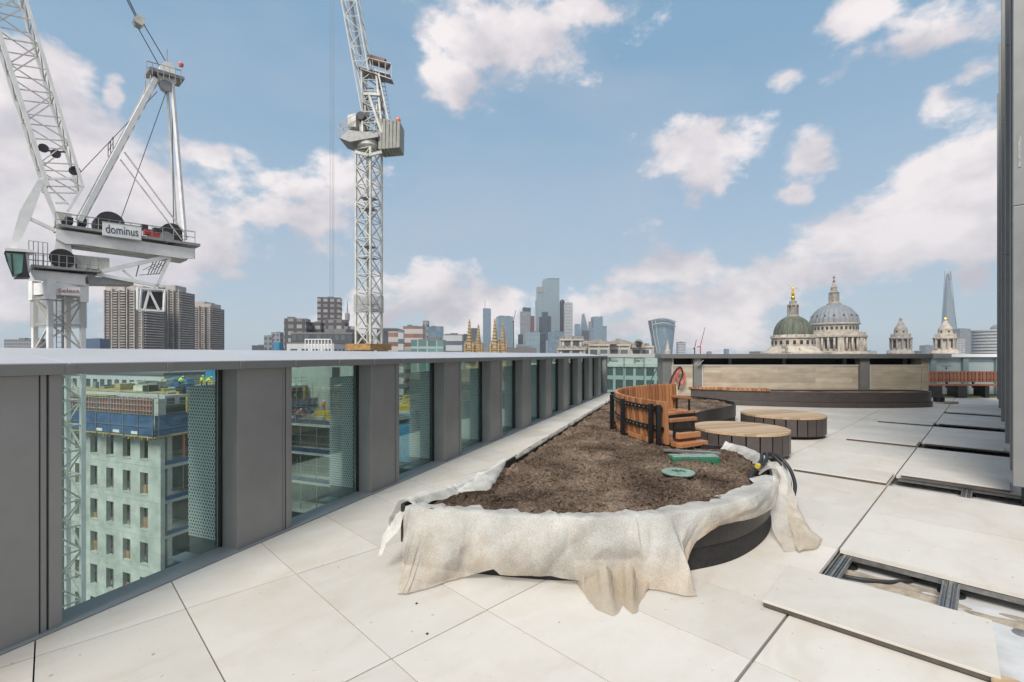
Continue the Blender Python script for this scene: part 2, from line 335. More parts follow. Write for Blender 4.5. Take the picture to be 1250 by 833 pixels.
def fleece(name,base=(.78,.76,.70),dirt=(.50,.395,.28),thr=.55,alpha=.78):
    m=bpy.data.materials.new(name); m.use_nodes=True; nt=m.node_tree; N=nt.nodes; Lk=nt.links; b=N['Principled BSDF']; out=N['Material Output']
    tc=N.new('ShaderNodeTexCoord')
    n1=N.new('ShaderNodeTexNoise'); n1.inputs['Scale'].default_value=2.3; n1.inputs['Detail'].default_value=9; n1.inputs['Roughness'].default_value=.7; Lk.new(tc.outputs['Object'],n1.inputs['Vector'])
    at_=N.new('ShaderNodeAttribute'); at_.attribute_name='dirt'
    ad=N.new('ShaderNodeMath'); ad.operation='MULTIPLY_ADD'; ad.inputs[1].default_value=.34; Lk.new(at_.outputs['Fac'],ad.inputs[0]); Lk.new(n1.outputs['Fac'],ad.inputs[2])
    rp=N.new('ShaderNodeValToRGB'); e=rp.color_ramp.elements; e[0].position=thr; e[0].color=(*base,1); e[1].position=thr+.42; e[1].color=(*dirt,1)
    Lk.new(ad.outputs[0],rp.inputs[0])
    n2=N.new('ShaderNodeTexNoise'); n2.inputs['Scale'].default_value=210; n2.inputs['Detail'].default_value=2; Lk.new(tc.outputs['Object'],n2.inputs['Vector'])
    k=N.new('ShaderNodeMath'); k.operation='MULTIPLY_ADD'; k.inputs[1].default_value=.20; k.inputs[2].default_value=.90; Lk.new(n2.outputs['Fac'],k.inputs[0])
    vs=N.new('ShaderNodeVectorMath'); vs.operation='SCALE'; Lk.new(rp.outputs[0],vs.inputs[0]); Lk.new(k.outputs[0],vs.inputs['Scale']); Lk.new(vs.outputs[0],b.inputs['Base Color'])
    b.inputs['Roughness'].default_value=.85; b.inputs['Specular IOR Level'].default_value=.2
    bp=N.new('ShaderNodeBump'); bp.inputs['Strength'].default_value=.30; bp.inputs['Distance'].default_value=.008
    n4=N.new('ShaderNodeTexNoise'); n4.noise_type='RIDGED_MULTIFRACTAL'; n4.inputs['Scale'].default_value=7; n4.inputs['Detail'].default_value=4; n4.inputs['Distortion'].default_value=.8; Lk.new(tc.outputs['Object'],n4.inputs['Vector'])
    Lk.new(n4.outputs['Fac'],bp.inputs['Height']); Lk.new(bp.outputs[0],b.inputs['Normal'])
    tl=N.new('ShaderNodeBsdfTranslucent'); tl.inputs[0].default_value=(.7,.7,.66,1)
    m1=N.new('ShaderNodeMixShader'); m1.inputs[0].default_value=.25; Lk.new(b.outputs[0],m1.inputs[1]); Lk.new(tl.outputs[0],m1.inputs[2])
    tr=N.new('ShaderNodeBsdfTransparent'); m2=N.new('ShaderNodeMixShader'); m2.inputs[0].default_value=alpha
    # porous weave: more see-through between fibres
    r5=N.new('ShaderNodeMapRange'); r5.inputs['From Min'].default_value=.3; r5.inputs['From Max'].default_value=.7; r5.inputs['To Min'].default_value=alpha-.42; r5.inputs['To Max'].default_value=min(1,alpha+.15)
    n6=N.new('ShaderNodeTexNoise'); n6.inputs['Scale'].default_value=3.4; n6.inputs['Detail'].default_value=3; Lk.new(tc.outputs['Object'],n6.inputs['Vector'])
    a6=N.new('ShaderNodeMath'); a6.operation='MULTIPLY_ADD'; a6.inputs[1].default_value=.55; Lk.new(n6.outputs['Fac'],a6.inputs[0])
    h6=N.new('ShaderNodeMath'); h6.operation='MULTIPLY'; h6.inputs[1].default_value=.5; Lk.new(n2.outputs['Fac'],h6.inputs[0]); Lk.new(h6.outputs[0],a6.inputs[2])
    Lk.new(a6.outputs[0],r5.inputs[0]); Lk.new(r5.outputs[0],m2.inputs[0])
    Lk.new(tr.outputs[0],m2.inputs[1]); Lk.new(m1.outputs[0],m2.inputs[2]); Lk.new(m2.outputs[0],out.inputs[0])
    return m
M['fleece']=fleece('white_fleece')
M['fleece_thin']=fleece('thin_fleece',alpha=.72)
M['fleece_tan']=fleece('tan_fleece',base=(.62,.56,.46),dirt=(.42,.33,.23),thr=.5,alpha=1.0)
def stone():
    m=bpy.data.materials.new('sandstone_cladding'); m.use_nodes=True; nt=m.node_tree; N=nt.nodes; Lk=nt.links; b=N['Principled BSDF']
    tc=N.new('ShaderNodeTexCoord'); sp=N.new('ShaderNodeSeparateXYZ'); Lk.new(tc.outputs['Object'],sp.inputs[0]); cb=N.new('ShaderNodeCombineXYZ'); Lk.new(sp.outputs[0],cb.inputs[0]); Lk.new(sp.outputs[2],cb.inputs[1])
    br=N.new('ShaderNodeTexBrick'); Lk.new(cb.outputs[0],br.inputs['Vector']); br.inputs['Scale'].default_value=1; br.inputs['Brick Width'].default_value=1.1; br.inputs['Row Height'].default_value=.15; br.inputs['Mortar Size'].default_value=.002
    br.inputs['Color1'].default_value=(.50,.43,.33,1); br.inputs['Color2'].default_value=(.36,.31,.24,1); br.inputs['Mortar'].default_value=(.30,.25,.18,1)
    ns=N.new('ShaderNodeTexNoise'); ns.inputs['Scale'].default_value=2; ns.inputs['Detail'].default_value=9; mp=N.new('ShaderNodeMapping'); mp.inputs['Scale'].default_value=(1,1,4); Lk.new(tc.outputs['Object'],mp.inputs[0]); Lk.new(mp.outputs[0],ns.inputs['Vector'])
    k=N.new('ShaderNodeMath'); k.operation='MULTIPLY_ADD'; k.inputs[1].default_value=.9; k.inputs[2].default_value=.6; Lk.new(ns.outputs['Fac'],k.inputs[0])
    vs=N.new('ShaderNodeVectorMath'); vs.operation='SCALE'; Lk.new(br.outputs[0],vs.inputs[0]); Lk.new(k.outputs[0],vs.inputs['Scale']); Lk.new(vs.outputs[0],b.inputs['Base Color']); b.inputs['Roughness'].default_value=.8
    return m
M['stone']=stone()
M['bglass']=glassmat('balustrade_glass')
M['perf']=perfmat('perforated_steel',(.80,.84,.82),.028,.0095)
M['cage']=perfmat('crane_mesh_cage',(.45,.45,.42),.12,.054)
HAZE=.00014
EXPO=0.31
# ================= PARAPET (left) =================
PB=Vector((-2.006,3.432,0)); D=Vector((.3655,.9308,0)); NO=Vector((-.9308,.3655,0)); UP=Vector((0,0,1))
PITCH=1.513; TEND=15.15; T0=-4*PITCH
ROT=math.atan2(D.y,D.x)
def pw(t,e,z): return PB+D*t+NO*e+UP*z
par=thing('parapet_wall',pw(0,0,0),'long grey metal parapet with tall fins, glass bays and a pale sloped coping, running away on the left','parapet')
def pbox(mb,t0,t1,e0,e1,z0,z1):
    return mb.box(pw((t0+t1)/2,(e0+e1)/2,(z0+z1)/2),(abs(t1-t0),abs(e1-e0),abs(z1-z0)),rz=ROT)
def pslab(mb,t,t1,prof):
    return mb.extr([NO*e+UP*z for e,z in prof],pw(t,0,0),D,t1-t)
mb=MB(); t=T0
seams=[]
while t<TEND:
    t1=min(t+2*PITCH-.004,TEND+.3)
    seams.append(t)
    pslab(mb,t-1.01,t1-1.01,[(-.045,1.392),(.72,1.476),(.72,1.40),(.70,1.40),(.70,1.33),(-.02,1.33),(-.045,1.372)])
    t+=2*PITCH
cop=mb.build('coping',M['coping'],par,bevel=.003)
mb=MB(); pslab(mb,T0,TEND,[(-.05,1.385),(-.046,1.385),(-.046,1.337),(0,1.337),(0,1.331),(-.05,1.331)])
mb.build('drip_trim',M['farcoping'],par)
k=0
t=T0
mb=MB()
while t<TEND:
    pslab(mb,t-.02,t+.02,[(-.058,1.383),(-.051,1.386),(-.051,1.328),(-.058,1.328)])
    t+=PITCH/3
mb.build('cover_strap',M['farcoping'],par)
mb=MB(); pbox(mb,T0,TEND,-.03,.175,-.05,.007); mb.build('sill',M['sill'],par,bevel=.003)
for k in range(-3,11):
    t=k*PITCH
    w=.495 if k<10 else .2
    mb=MB()
    # U-shaped folded fin: return, face, shadow groove, narrow trim
    pbox(mb,t,t+w-.095,0,.03,.002,1.33)
    pbox(mb,t+w-.088,t+w-.062,.006,.03,.002,1.33)
    pbox(mb,t+w-.055,t+w,0,.03,.002,1.33)
    pbox(mb,t,t+w,.03,.16,.002,1.33)
    mb.build('fin',M['fin'],par,bevel=.004)
    mb=MB(); pbox(mb,t-.015,t+w+.004,.16,.215,.002,1.33); mb.build('gasket',M['gasket'],par)
    mb=MB(); pbox(mb,t+.02,t+.023,.23,.56,.03,1.19); mb.build('perforated_side',M['perf'],par,boxuv=True)
    mb=MB(); pbox(mb,t+.03,t+w-.03,.23,.56,-.6,1.19); mb.build('fin_back',M['fin_dark'],par)
    if k<10:
        mb=MB(); pbox(mb,t+w+.006,t+PITCH-.017,.182,.192,-.02,1.36); mb.build('glass_pane',M['bglass'],par)
        mb=MB(); pbox(mb,t+PITCH-.13,t+PITCH,.23,.56,-.10,-.09); mb.build('drain_grille',M['sill'],par)
# building edge below the parapet
mb=MB(); pbox(mb,T0,TEND+.2,.20,.60,-6,-.62); tag(mb.build('facade_edge',M['fin_dark']),'structure'); 
bpy.data.objects['facade_edge']['kind']='structure'; 
del bpy.data.objects['facade_edge']['label']
# glass end return at the far left corner
FY=17.55
ec=thing('glass_balustrade',(4.6,FY,0),'green tinted glass balustrade with pale coping closing the far left corner of the terrace','balustrade')
mb=MB(); mb.span(3.45,5.75,FY+.02,FY+.035,.02,1.33); mb.build('glass_pane',M['bglass'],ec)
mb=MB(); mb.span(3.3,5.78,FY-.1,FY+.55,1.335,1.46); mb.build('coping',M['coping'],ec,bevel=.004)
mb=MB(); mb.span(3.4,5.78,FY-.06,FY+.1,-.05,.02); mb.build('sill',M['sill'],ec)
mb=MB(); 
for x in (4.2,4.95): mb.span(x-.012,x+.012,FY+.036,FY+.06,.02,1.33)
mb.bar((5.1,FY+.3,.1),(5.72,FY+.3,1.3),.03); build_each(mb,'glazing_bar',M['galv'],ec)
# ================= PAVING =================
U=Vector((.7126,.7016,0)); V=Vector((.7016,-.7126,0)); RU=math.atan2(U.y,U.x)
def uv(u,v,z=0): return U*u+V*v+UP*z
ulines=[1.748+.6*k for k in range(-14,50)]
vj=[-1.977+1.2*j for j in range(-18,12)]
bm=bmesh.new()
missing_rows={3,8,13,18,23}
def slab_into(bm,u0,u1,v0,v1,z1,th=.028,g=.0032,gl=None,gr=None):
    c=uv((u0+u1)/2,(v0+v1)/2,z1-th/2)
    m=Matrix.Translation(c)@Matrix.Rotation(RU,4,'Z')@Matrix.Diagonal((u1-u0-2*g,v1-v0-2*g,th,1))
    r=bmesh.ops.create_cube(bm,size=1,matrix=m)
    return r
for i in range(-14,49):
    u0=1.748+.6*i
    for j,v0 in enumerate(vj[:-1]):
        v1=v0+1.2
        c=uv(u0+.3,v0+.6)
        if c.y<-3.5 or c.y>19.5 or c.x<-8 or c.x>24: continue
        if abs(v0+.777)<.01 and False: pass
        a0,a1=v0,v1
        if abs(v0+.777)<.01: a0+=.004
        if abs(v1+.777)<.01: a1-=.004
        if v0>-.8 and (i in missing_rows): continue
        if v0>-.8 and i==2: continue
        if c.x> 4.0 and v0>.5 and i>7: continue
        z=0.0+random.uniform(-.0012,.0012)
        slab_into(bm,u0,u0+.6,a0,a1,z)
# clip to the parapet and the far corner
def clip(bm,p,n):
    g=bm.verts[:]+bm.edges[:]+bm.faces[:]
    bmesh.ops.bisect_plane(bm,geom=g,plane_co=p,plane_no=n,clear_outer=True)
clip(bm,pw(0,-.034,0),NO); clip(bm,Vector((0,FY-.06,0)),Vector((0,1,0)))
me=bpy.data.meshes.new('terrace_paving'); bm.to_mesh(me); bm.free(); me.materials.append(M['pave'])
pv=bpy.data.objects.new('terrace_paving',me); COL.objects.link(pv); pv['kind']='structure'
# roof membrane below
mb=MB(); P1=pw(-8,.17,0);P2=pw(TEND,.17,0)
mb.prism([(P1.x,P1.y),(10,-9),(30,-6),(30,19.5),(P2.x+.3,19.5),(P2.x,P2.y)],-.5,-.125)
o=mb.build('roof_membrane',M['membrane']); o['kind']='structure'
# loose slabs
SLAB_SHADE=mat('brown_shadow_layer',(.10,.085,.075),.6,.2,.5,var=.3,scale=20)  # dark layer under each slab stands in for the shadow gap there
def loose(label,u0,u1,v0,v1,z,rot=0):
    c=uv((u0+u1)/2,(v0+v1)/2,0)
    o=MB().box((0,0,-.006),(u1-u0,v1-v0,.012)).build('loose_paving_slab',M['pave'],bevel=.002)
    MB().box((0,0,-.0235),(u1-u0-.012,v1-v0-.012,.022)).build('shadow_layer',SLAB_SHADE,None).parent=o
    o.location=(c.x,c.y,z+.007); o.rotation_euler=(0,0,RU+R(rot)); 
    return tag(o,label,'paving slab','loose porcelain slabs lifted off the terrace')
# near one: corners A B C D measured
A=flo(930.5,733,.042);B=flo(1222,828,.042);C_=flo(1213,759,.042)
ax=(B-A); L=ax.length; w=(C_-B).length
c=(A+B)/2+Vector((-ax.y,ax.x,0)).normalized()*.3
o=MB().box((0,0,-.007),(L,.60,.014)).build('loose_paving_slab',M['pave'],bevel=.002); MB().box((0,0,-.0255),(L-.010,.590,.022)).build('shadow_layer',SLAB_SHADE,None).parent=o; o.location=(c.x,c.y,.045); o.rotation_euler=(0,0,math.atan2(ax.y,ax.x))
tag(o,'nearest loose beige slab lying beside the open trench at the bottom right','paving slab','loose porcelain slabs lifted off the terrace')
desc=['loose slab left of the nearer trench, in line with the tip of the tan cloth','loose slab level with the nearer round stool, lying left of the second trench','loose slab farther off, behind the farther round stool']
for n,(k,vl) in enumerate(((8,-1.69),(13,-1.68),(18,-1.66))):
    u0=1.748+.6*k
    loose(desc[n],u0-.03,u0+.57,vl,-.785,.030)
desc=['beige slab laid along the far edge of the second trench','beige slab laid along the far edge of the third trench','beige slab laid along the far edge of the fourth trench']
for n,k in enumerate((9,14,19)):
    u0=1.748+.6*k
    loose(desc[n],u0-.07-.22*(n>0),u0+.53-.22*(n>0),-.72,.16,.031)
# support rails in the trenches (aluminium joists on pedestals)
def joist(u0,u1,v,label):
    t=thing('support_rail',uv((u0+u1)/2,v,0),label,'rail','metal rails carrying the paving over the trenches')
    mb=MB()
    for dv,w_,z0,z1 in ((0,.085,-.062,-.054),(-.036,.009,-.054,-.032),(.036,.009,-.054,-.032),(0,.016,-.054,-.030),(-.018,.004,-.054,-.036),(.018,.004,-.054,-.036)):
        c=uv((u0+u1)/2,v+dv,(z0+z1)/2); mb.box(c,(u1-u0,w_,z1-z0),rz=RU)
    mb.build('rail_profile',M['galv'],t)
    mb=MB()
    for uu in (u0+.12,u1-.12): mb.lathe(uv(uu,v,-.125),[(.07,0),(.07,.01),(.03,.015),(.03,.063)],n=16)
    build_each(mb,'pedestal',M['rubber'],t)
joist(2.75,4.3,-.735,'metal support rail along the left edge of the nearest trench')
joist(2.75,4.3,-.17,'metal support rail crossing the middle of the nearest trench')
joist(2.6,4.3,.42,'metal support rail crossing the nearest trench close to the picture edge')
for n,k in enumerate((8,13,18)):
    u0=1.748+.6*k
    nm=('second','third','fourth')[n]
    joist(u0-.2,u0+.8,-.165,'metal support rail in the middle of the %s trench'%nm)
    joist(u0-.2,u0+.8,.30,'metal support rail at the screen end of the %s trench'%nm)
for k_ in (3,8):
    uu=1.748+.6*(k_+1); mb=MB(); mb.box(uv(uu+.01,.3,-.047),(.03,2.1,.03),rz=RU); tag(mb.build('edge_angle',M['galv'],origin=uv(uu,.3,-.05)),('pale metal angle under the far slab edge of the nearest trench' if k_==3 else 'pale metal angle under the far slab edge of the second trench'),'angle')
# cable in the near trench
pts=[flo(x,y,-.10) for x,y in ((1018,698),(1032,704),(1055,708),(1085,711),(1110,709),(1130,704),(1146,698))]
pts=[pts[0]+Vector((-.3,0.1,-.01))]+pts+[pts[-1]+Vector((.25,.3,-.01))]
o=MB().tube(pts,.013,10).build('black_conduit',M['rubber'],smooth=True); tag(o,'black flexible conduit lying in the nearest open trench','conduit')
# sand / dust banks in trenches
def pile(label,u,v,su,sv,h,seed):
    n=26; mb=MB()
    for a in range(n+1):
        for b_ in range(n+1):
            x=-1+2*a/n;y=-1+2*b_/n
            f=max(0,1-x*x-y*y); z=-.124-.004+h*f*(.5+noise.noise(Vector((x*2+seed,y*2,seed)))*1.3)
            mb.v.append(uv(u+x*su,v+y*sv,z))
    for a in range(n):
        for b_ in range(n): i=a*(n+1)+b_; mb.f.append([i,i+1,i+n+2,i+n+1])
    o=mb.build('mortar_dust',mat('sandy_mortar_dust',(.36,.30,.23),.95,var=.4,scale=9,bump=.6,bscale=60),smooth=True); o['kind']='stuff'
    o['label']=label; o['category']='dust'
pile('brown sandy dust along the back of the nearest trench',4.05,-.45,.13,.42,.035,3)
pile('brown sandy dust right of the middle rail in the nearest trench',4.0,.35,.14,.5,.03,9)
pile('pale dust in the second trench',6.8,-.2,.25,.5,.03,5)
# pebble-like rubber disc & chips on membrane at the picture edge
p=flo(1247,771,-.11); o=MB().lathe((p.x,p.y,-.124),[(.035,0),(.035,.012),(.02,.016)],n=20).build('pedestal_shim',M['galv']); tag(o,'small grey round shim lying on the membrane at the right picture edge','shim')
# terracotta-pale timber corner at bottom edge
p=flo(1236,838,.03); o=MB().lathe((p.x,p.y,.0),[(.06,.0),(.065,.01),(.065,.03),(.06,.036)],n=24).build('timber_disc',M['woodtop']); tag(o,'pale pinkish timber piece just entering at the bottom right corner','timber')
# scraps on far paving
p=flo(1161,493,0); o=MB().box((p.x,p.y,.03),(.33,.2,.06),rz=.3).build('stone_offcut',M['litter'],bevel=.01); tag(o,'small tan stone offcut left on the far paving near the bench','offcut')
p=flo(1146,492,0); 
mb=MB()
for i in range(5): mb.tube([(p.x+.12*math.cos(a/3+i),p.y+.12*math.sin(a/3+i),.05+.03*i) for a in range(19)],.02,6)
o=mb.build('cable_coil',M['rubber'],smooth=True); tag(o,'black coil of cable at the right end of the curved planter','cable')
# small debris chips on the near paving
dl=[('small dark stone chip on the paving left of the planter corner',508.5,737),('tiny dark chip on the paving below the drape hem',521.5,774)]
for l,x,y in dl:
    p=flo(x,y,0); o=MB().lathe((p.x,p.y,0),[(.008,0),(.006,.004),(.002,.006)],n=7).build('stone_chip',M['rubber']); tag(o,l,'chip')
mb=MB(); rg=random.Random(8)
for i in range(420):
    c_=rg.uniform(-.5,10.5); p_,n_=outline_pt(c_) if False else (None,None)
    u_=rg.uniform(2.0,11); v_=rg.gauss(-.9,1.3) if rg.random()<.5 else rg.uniform(-3.5,1)
    q=uv(u_,v_,.001)
    if q.y<1.3 or (v_>-.8 and any(abs(u_-(1.748+.6*k+.3))<.36 for k in (2,3,8,13,18))): continue
    r_=rg.choice((.0015,.002,.002,.003,.004)); mb.lathe(q,[(r_,0),(r_*.8,r_*.7),(r_*.2,r_)],n=5)
o=mb.build('grit',M['litter']); o['kind']='stuff'; o['label']='scattered grit and crumbs on the paving'; o['category']='grit'
# ================= SCREEN WALL (right edge) =================
scr=thing('louvre_screen',uv(6.7,.165,0),'tall grey metal fin screen standing along the right edge of the picture','screen')
for (u0,th,v0) in ((6.70,.10,.165),(7.60,.08,.166),(9.86,.10,.166),(12.98,.10,.166),(16.2,.10,.166),(19.3,.1,.166)):
    mb=MB()
    for (za,zb) in ((.15,2.88),(2.885,5.9),(5.905,8.9)):
        mb.box(uv(u0+th/2,v0+.40,(za+zb)/2),(th,.80,zb-za),rz=RU)
    mb.build('fin',M['fin'],scr,bevel=.006)
mb=MB(); mb.box(uv(13,.80,4.5),(12.6,.05,8.8),rz=RU); mb.build('back_panel',M['fin_dark'],scr)
for u0 in (6.76,9.92,13.04,16.26):
    MB().box(uv(u0+.04,.27,.01),(.07,.09,.29),rz=RU).build('foot',M['black'],scr)
mb=MB(); mb.box(uv(6.72,.21,3.4),(.05,.02,.3),rz=RU); mb.box(uv(6.695,.24,5.0),(.012,.03,.05),rz=RU); mb.build('bracket',M['galv'],scr)
# ================= MAIN PLANTER =================
NC=Vector((3.83,6.4)); RN=1.95
ctrl=[(-.77,3.25),(-.52,3.14),(-.235,3.06),(.177,2.98),(.393,2.965),(.75,2.985),(1.076,3.068),(1.54,3.26),(1.956,3.62),(2.25,4.05),(2.43,4.5),(2.5,5.0),(2.40,5.32)]
ctrl+=[(NC.x+RN*math.cos(R(a)),NC.y+RN*math.sin(R(a))) for a in (207,195,180,165,150,135,122,112)]
ctrl+=[(3.23,8.30),(3.63,8.75),(4.2,9.27),(4.70,9.85),(4.88,10.6),(4.6,11.5),(3.9,12.1),(3.2,12.2),(2.68,11.9),(2.45,11.35)]
ctrl+=[(1.8,9.6),(1.0,7.44),(.3,5.55),(-.3,3.95),(-.52,3.6)]
def catmull(c,n=6,closed=True):
    out=[];m=len(c)
    for i in range(m if closed else m-1):
        p0,p1,p2,p3=[Vector(c[(i+j)%m] if closed else c[min(max(i+j,0),m-1)]) for j in (-1,0,1,2)]
        for k in range(n):
            t=k/n
            out.append(.5*((2*p1)+(-p0+p2)*t+(2*p0-5*p1+4*p2-p3)*t*t+(-p0+3*p1-3*p2+p3)*t**3))
    if not closed: out.append(Vector(c[-1]))
    return out
OUT=catmull(ctrl,8)
def offset(poly,d):     # + = outward for CCW polygon
    n=len(poly);o=[]
    for i in range(n):
        a=poly[i-1];b=poly[(i+1)%n];t=(b-a).normalized(); o.append(poly[i]+Vector((t.y,-t.x))*d)
    return o
def ringwall(mb,outer,inner,z0,z1):
    n=len(outer);b=len(mb.v)
    for L_,z in ((outer,z0),(outer,z1),(inner,z1),(inner,z0)):
        for p in L_: mb.v.append(Vector((p.x,p.y,z)))
    for r in range(4):
        for i in range(n):
            j=(i+1)%n; s=(r+1)%4
            mb.f.append([b+r*n+i,b+r*n+j,b+s*n+j,b+s*n+i])
pl=thing('teardrop_planter',(.6,4.5,0),'large low teardrop planter with dark steel sides, soil filled and draped in white fleece','planter')
mb=MB(); ringwall(mb,OUT,offset(OUT,-.022),.15,.40); mb.build('steel_rim',M['steel_dark'],pl,bevel=.002)
mb=MB(); ringwall(mb,offset(OUT,-.012),offset(OUT,-.05),0.001,.148); mb.build('plinth',M['plinth'],pl)
def inside(p,poly):
    c=False;n=len(poly);j=n-1
    for i in range(n):
        a=poly[i];b=poly[j]
        if (a.y>p.y)!=(b.y>p.y) and p.x<(b.x-a.x)*(p.y-a.y)/(b.y-a.y)+a.x: c=not c
        j=i
    return c
def nearest(p,poly):
    best=None;bd=1e9;n=len(poly)
    for i in range(n):
        a=poly[i];b=poly[(i+1)%n];ab=b-a;t=max(0,min(1,(p-a).dot(ab)/max(1e-9,ab.length_squared)));q=a+ab*t;d=(q-p).length
        if d<bd: bd=d;best=q
    return best,bd
def soil(poly,zb,name,label,g0=.035,x0=-1,x1=5.2,y0=2.8,y1=12.5):
    INN=offset(poly,-.03)
    mb=MB(); idx={}; ys=[];y=y0
    while y<y1: ys.append(y); y+=g0*(1+max(0,(y-4))*.22)
    xs=[];x=x0
    while x<x1: xs.append(x); x+=g0
    info={}
    for i,x in enumerate(xs):
        for j,y in enumerate(ys):
            p=Vector((x,y)); q,d=nearest(p,INN); ins=inside(p,INN); info[i,j]=(p,q,d,ins)
    def vert(i,j):
        if (i,j) in idx: return idx[i,j]
        p,q,d,ins=info[i,j]
        if not ins: p=q;d=0
        z=zb+.05*min(1,d/.5)
        P=Vector((p.x,p.y,0))
        z+=.045*noise.noise(P*1.7)+.035*noise.noise(P*4)+.026*noise.noise(P*11+Vector((3,1,2)))+.020*noise.noise(P*24)-.03*max(0,noise.noise(P*7+Vector((9,9,1)))-.25)
        z=min(z,zb+.06+.05*min(1,d/.3)) if d<.3 else z
        z=max(z,zb-.03)
        mb.v.append(Vector((p.x,p.y,z))); idx[i,j]=len(mb.v)-1; return idx[i,j]
    for i in range(len(xs)-1):
        for j in range(len(ys)-1):
            if any(info[a][3] for a in ((i,j),(i+1,j),(i+1,j+1),(i,j+1))):
                mb.f.append([vert(i,j),vert(i+1,j),vert(i+1,j+1),vert(i,j+1)])
    # clods and bark fibres
    nv=len(mb.v); rnd=random.Random(3)
    base=mb.v[:nv]
    for n in range(16000):
        p=base[rnd.randrange(nv)]
        if p.y>8 and rnd.random()<.5: continue
        p=p+Vector((rnd.uniform(-.03,.03),rnd.uniform(-.03,.03),0))
        if nearest(Vector((p.x,p.y)),INN)[1]<.05: continue
        s=rnd.choice((.004,.005,.006,.007,.009,.012,.018))
        b=len(mb.v)
        if rnd.random()<.35:
            a=rnd.uniform(0,6.28);d_=Vector((math.cos(a),math.sin(a),rnd.uniform(-.2,.4)))*s*2.2; w_=Vector((-d_.y,d_.x,0)).normalized()*s*.35
            mb.v+=[p-d_-w_,p-d_+w_,p+d_+w_+UP*s,p+d_-w_+UP*s]; mb.f.append([b,b+1,b+2,b+3])
        else:
            for k in range(4):
                a=k*2.09+rnd.uniform(-.4,.4)
                mb.v.append(p+Vector((math.cos(a)*s,math.sin(a)*s,-s*.3)) if k<3 else p+UP*s*rnd.uniform(.5,1.1))
            mb.f+= [[b,b+1,b+3],[b+1,b+2,b+3],[b+2,b,b+3]]
    o=mb.build(name,M['soil'],smooth=False); o['kind']='stuff'; o['label']=label; o['category']='soil'
    return o
soil(OUT,.345,'planter_soil','brown fibrous topsoil filling the large planter')
# ================= FLEECE =================
def grid_obj(name,P,mt,parent=None,dirt=None):
    """P: rows of vectors"""
    me=bpy.data.meshes.new(name); v=[];f=[];nu=len(P);nv=len(P[0])
    o0=parent.location if parent else Vector((0,0,0))
    for r in P:
        for q in r: v.append(q-o0)
    for i in range(nu-1):
        for j in range(nv-1): a=i*nv+j; f.append([a,a+1,a+nv+1,a+nv])
    me.from_pydata(v,[],f)
    at=me.attributes.new('dirt','FLOAT','POINT')
    k=0
    for i in range(nu):
        for j in range(nv): at.data[k].value=dirt[i][j] if dirt else 0; k+=1
    me.materials.append(mt)
    for p in me.polygons: p.use_smooth=True
    o=bpy.data.objects.new(name,me); COL.objects.link(o)
    if parent: o.parent=parent
    return o
# arc-length samples of outline
def outline_pt(ctrlpos):  # fractional control index
    n=len(OUT); f=(ctrlpos*8)%n; i=int(f); t=f-i
    p=OUT[i].lerp(OUT[(i+1)%n],t); a=OUT[i-1];b=OUT[(i+2)%n]; tt=(b-a).normalized()
    return p,Vector((tt.y,-tt.x))
def px_to_ctrl(px,lo,hi):
    best=lo;bd=1e9
    for k in range(int((hi-lo)*40)+1):
        c=lo+k/40; p,nn=outline_pt(c); x=CX+F*p.x/p.y; 
        if abs(x-px)<bd: bd=abs(x-px);best=c
    return best
# hem polyline of the main drape in photo pixels -> (ctrl index, outward offset, z)
hem_px=[(497,640),(499,670),(504,698),(515,719),(530,718),(545,714),(572,702),(590,696),(606,692),(613,699),(630,700.5),(650,700),(675,702),(700,705),(715,706),(730,707),(745,708),(760,710),(775,713),(788,716),(800,719),(815,722),(823,701),(834,675),(846,660),(860,647),(872,641),(890,637),(910,633),(922,628),(933,621),(942,603),(950,587)]
front=[]
for x,y in hem_px:
    c=px_to_ctrl(x,-.05 if x<520 else 0,9.2 if x<946 else 10.2); p,nn=outline_pt(c)
    zc=H-(y-HY)*p.y/F
    if zc>.05: o_=.035
    else:
        # on or near the floor: solve outward distance so that the point lands at this pixel row
        o_=.04
        for it in range(60):
            q=p+nn*o_; z=H-(y-HY)*q.y/F
            if z>.012: break
            o_+=.01
    q=p+nn*o_; z=max(.012,H-(y-HY)*q.y/F)
    front.append((c,o_,z))
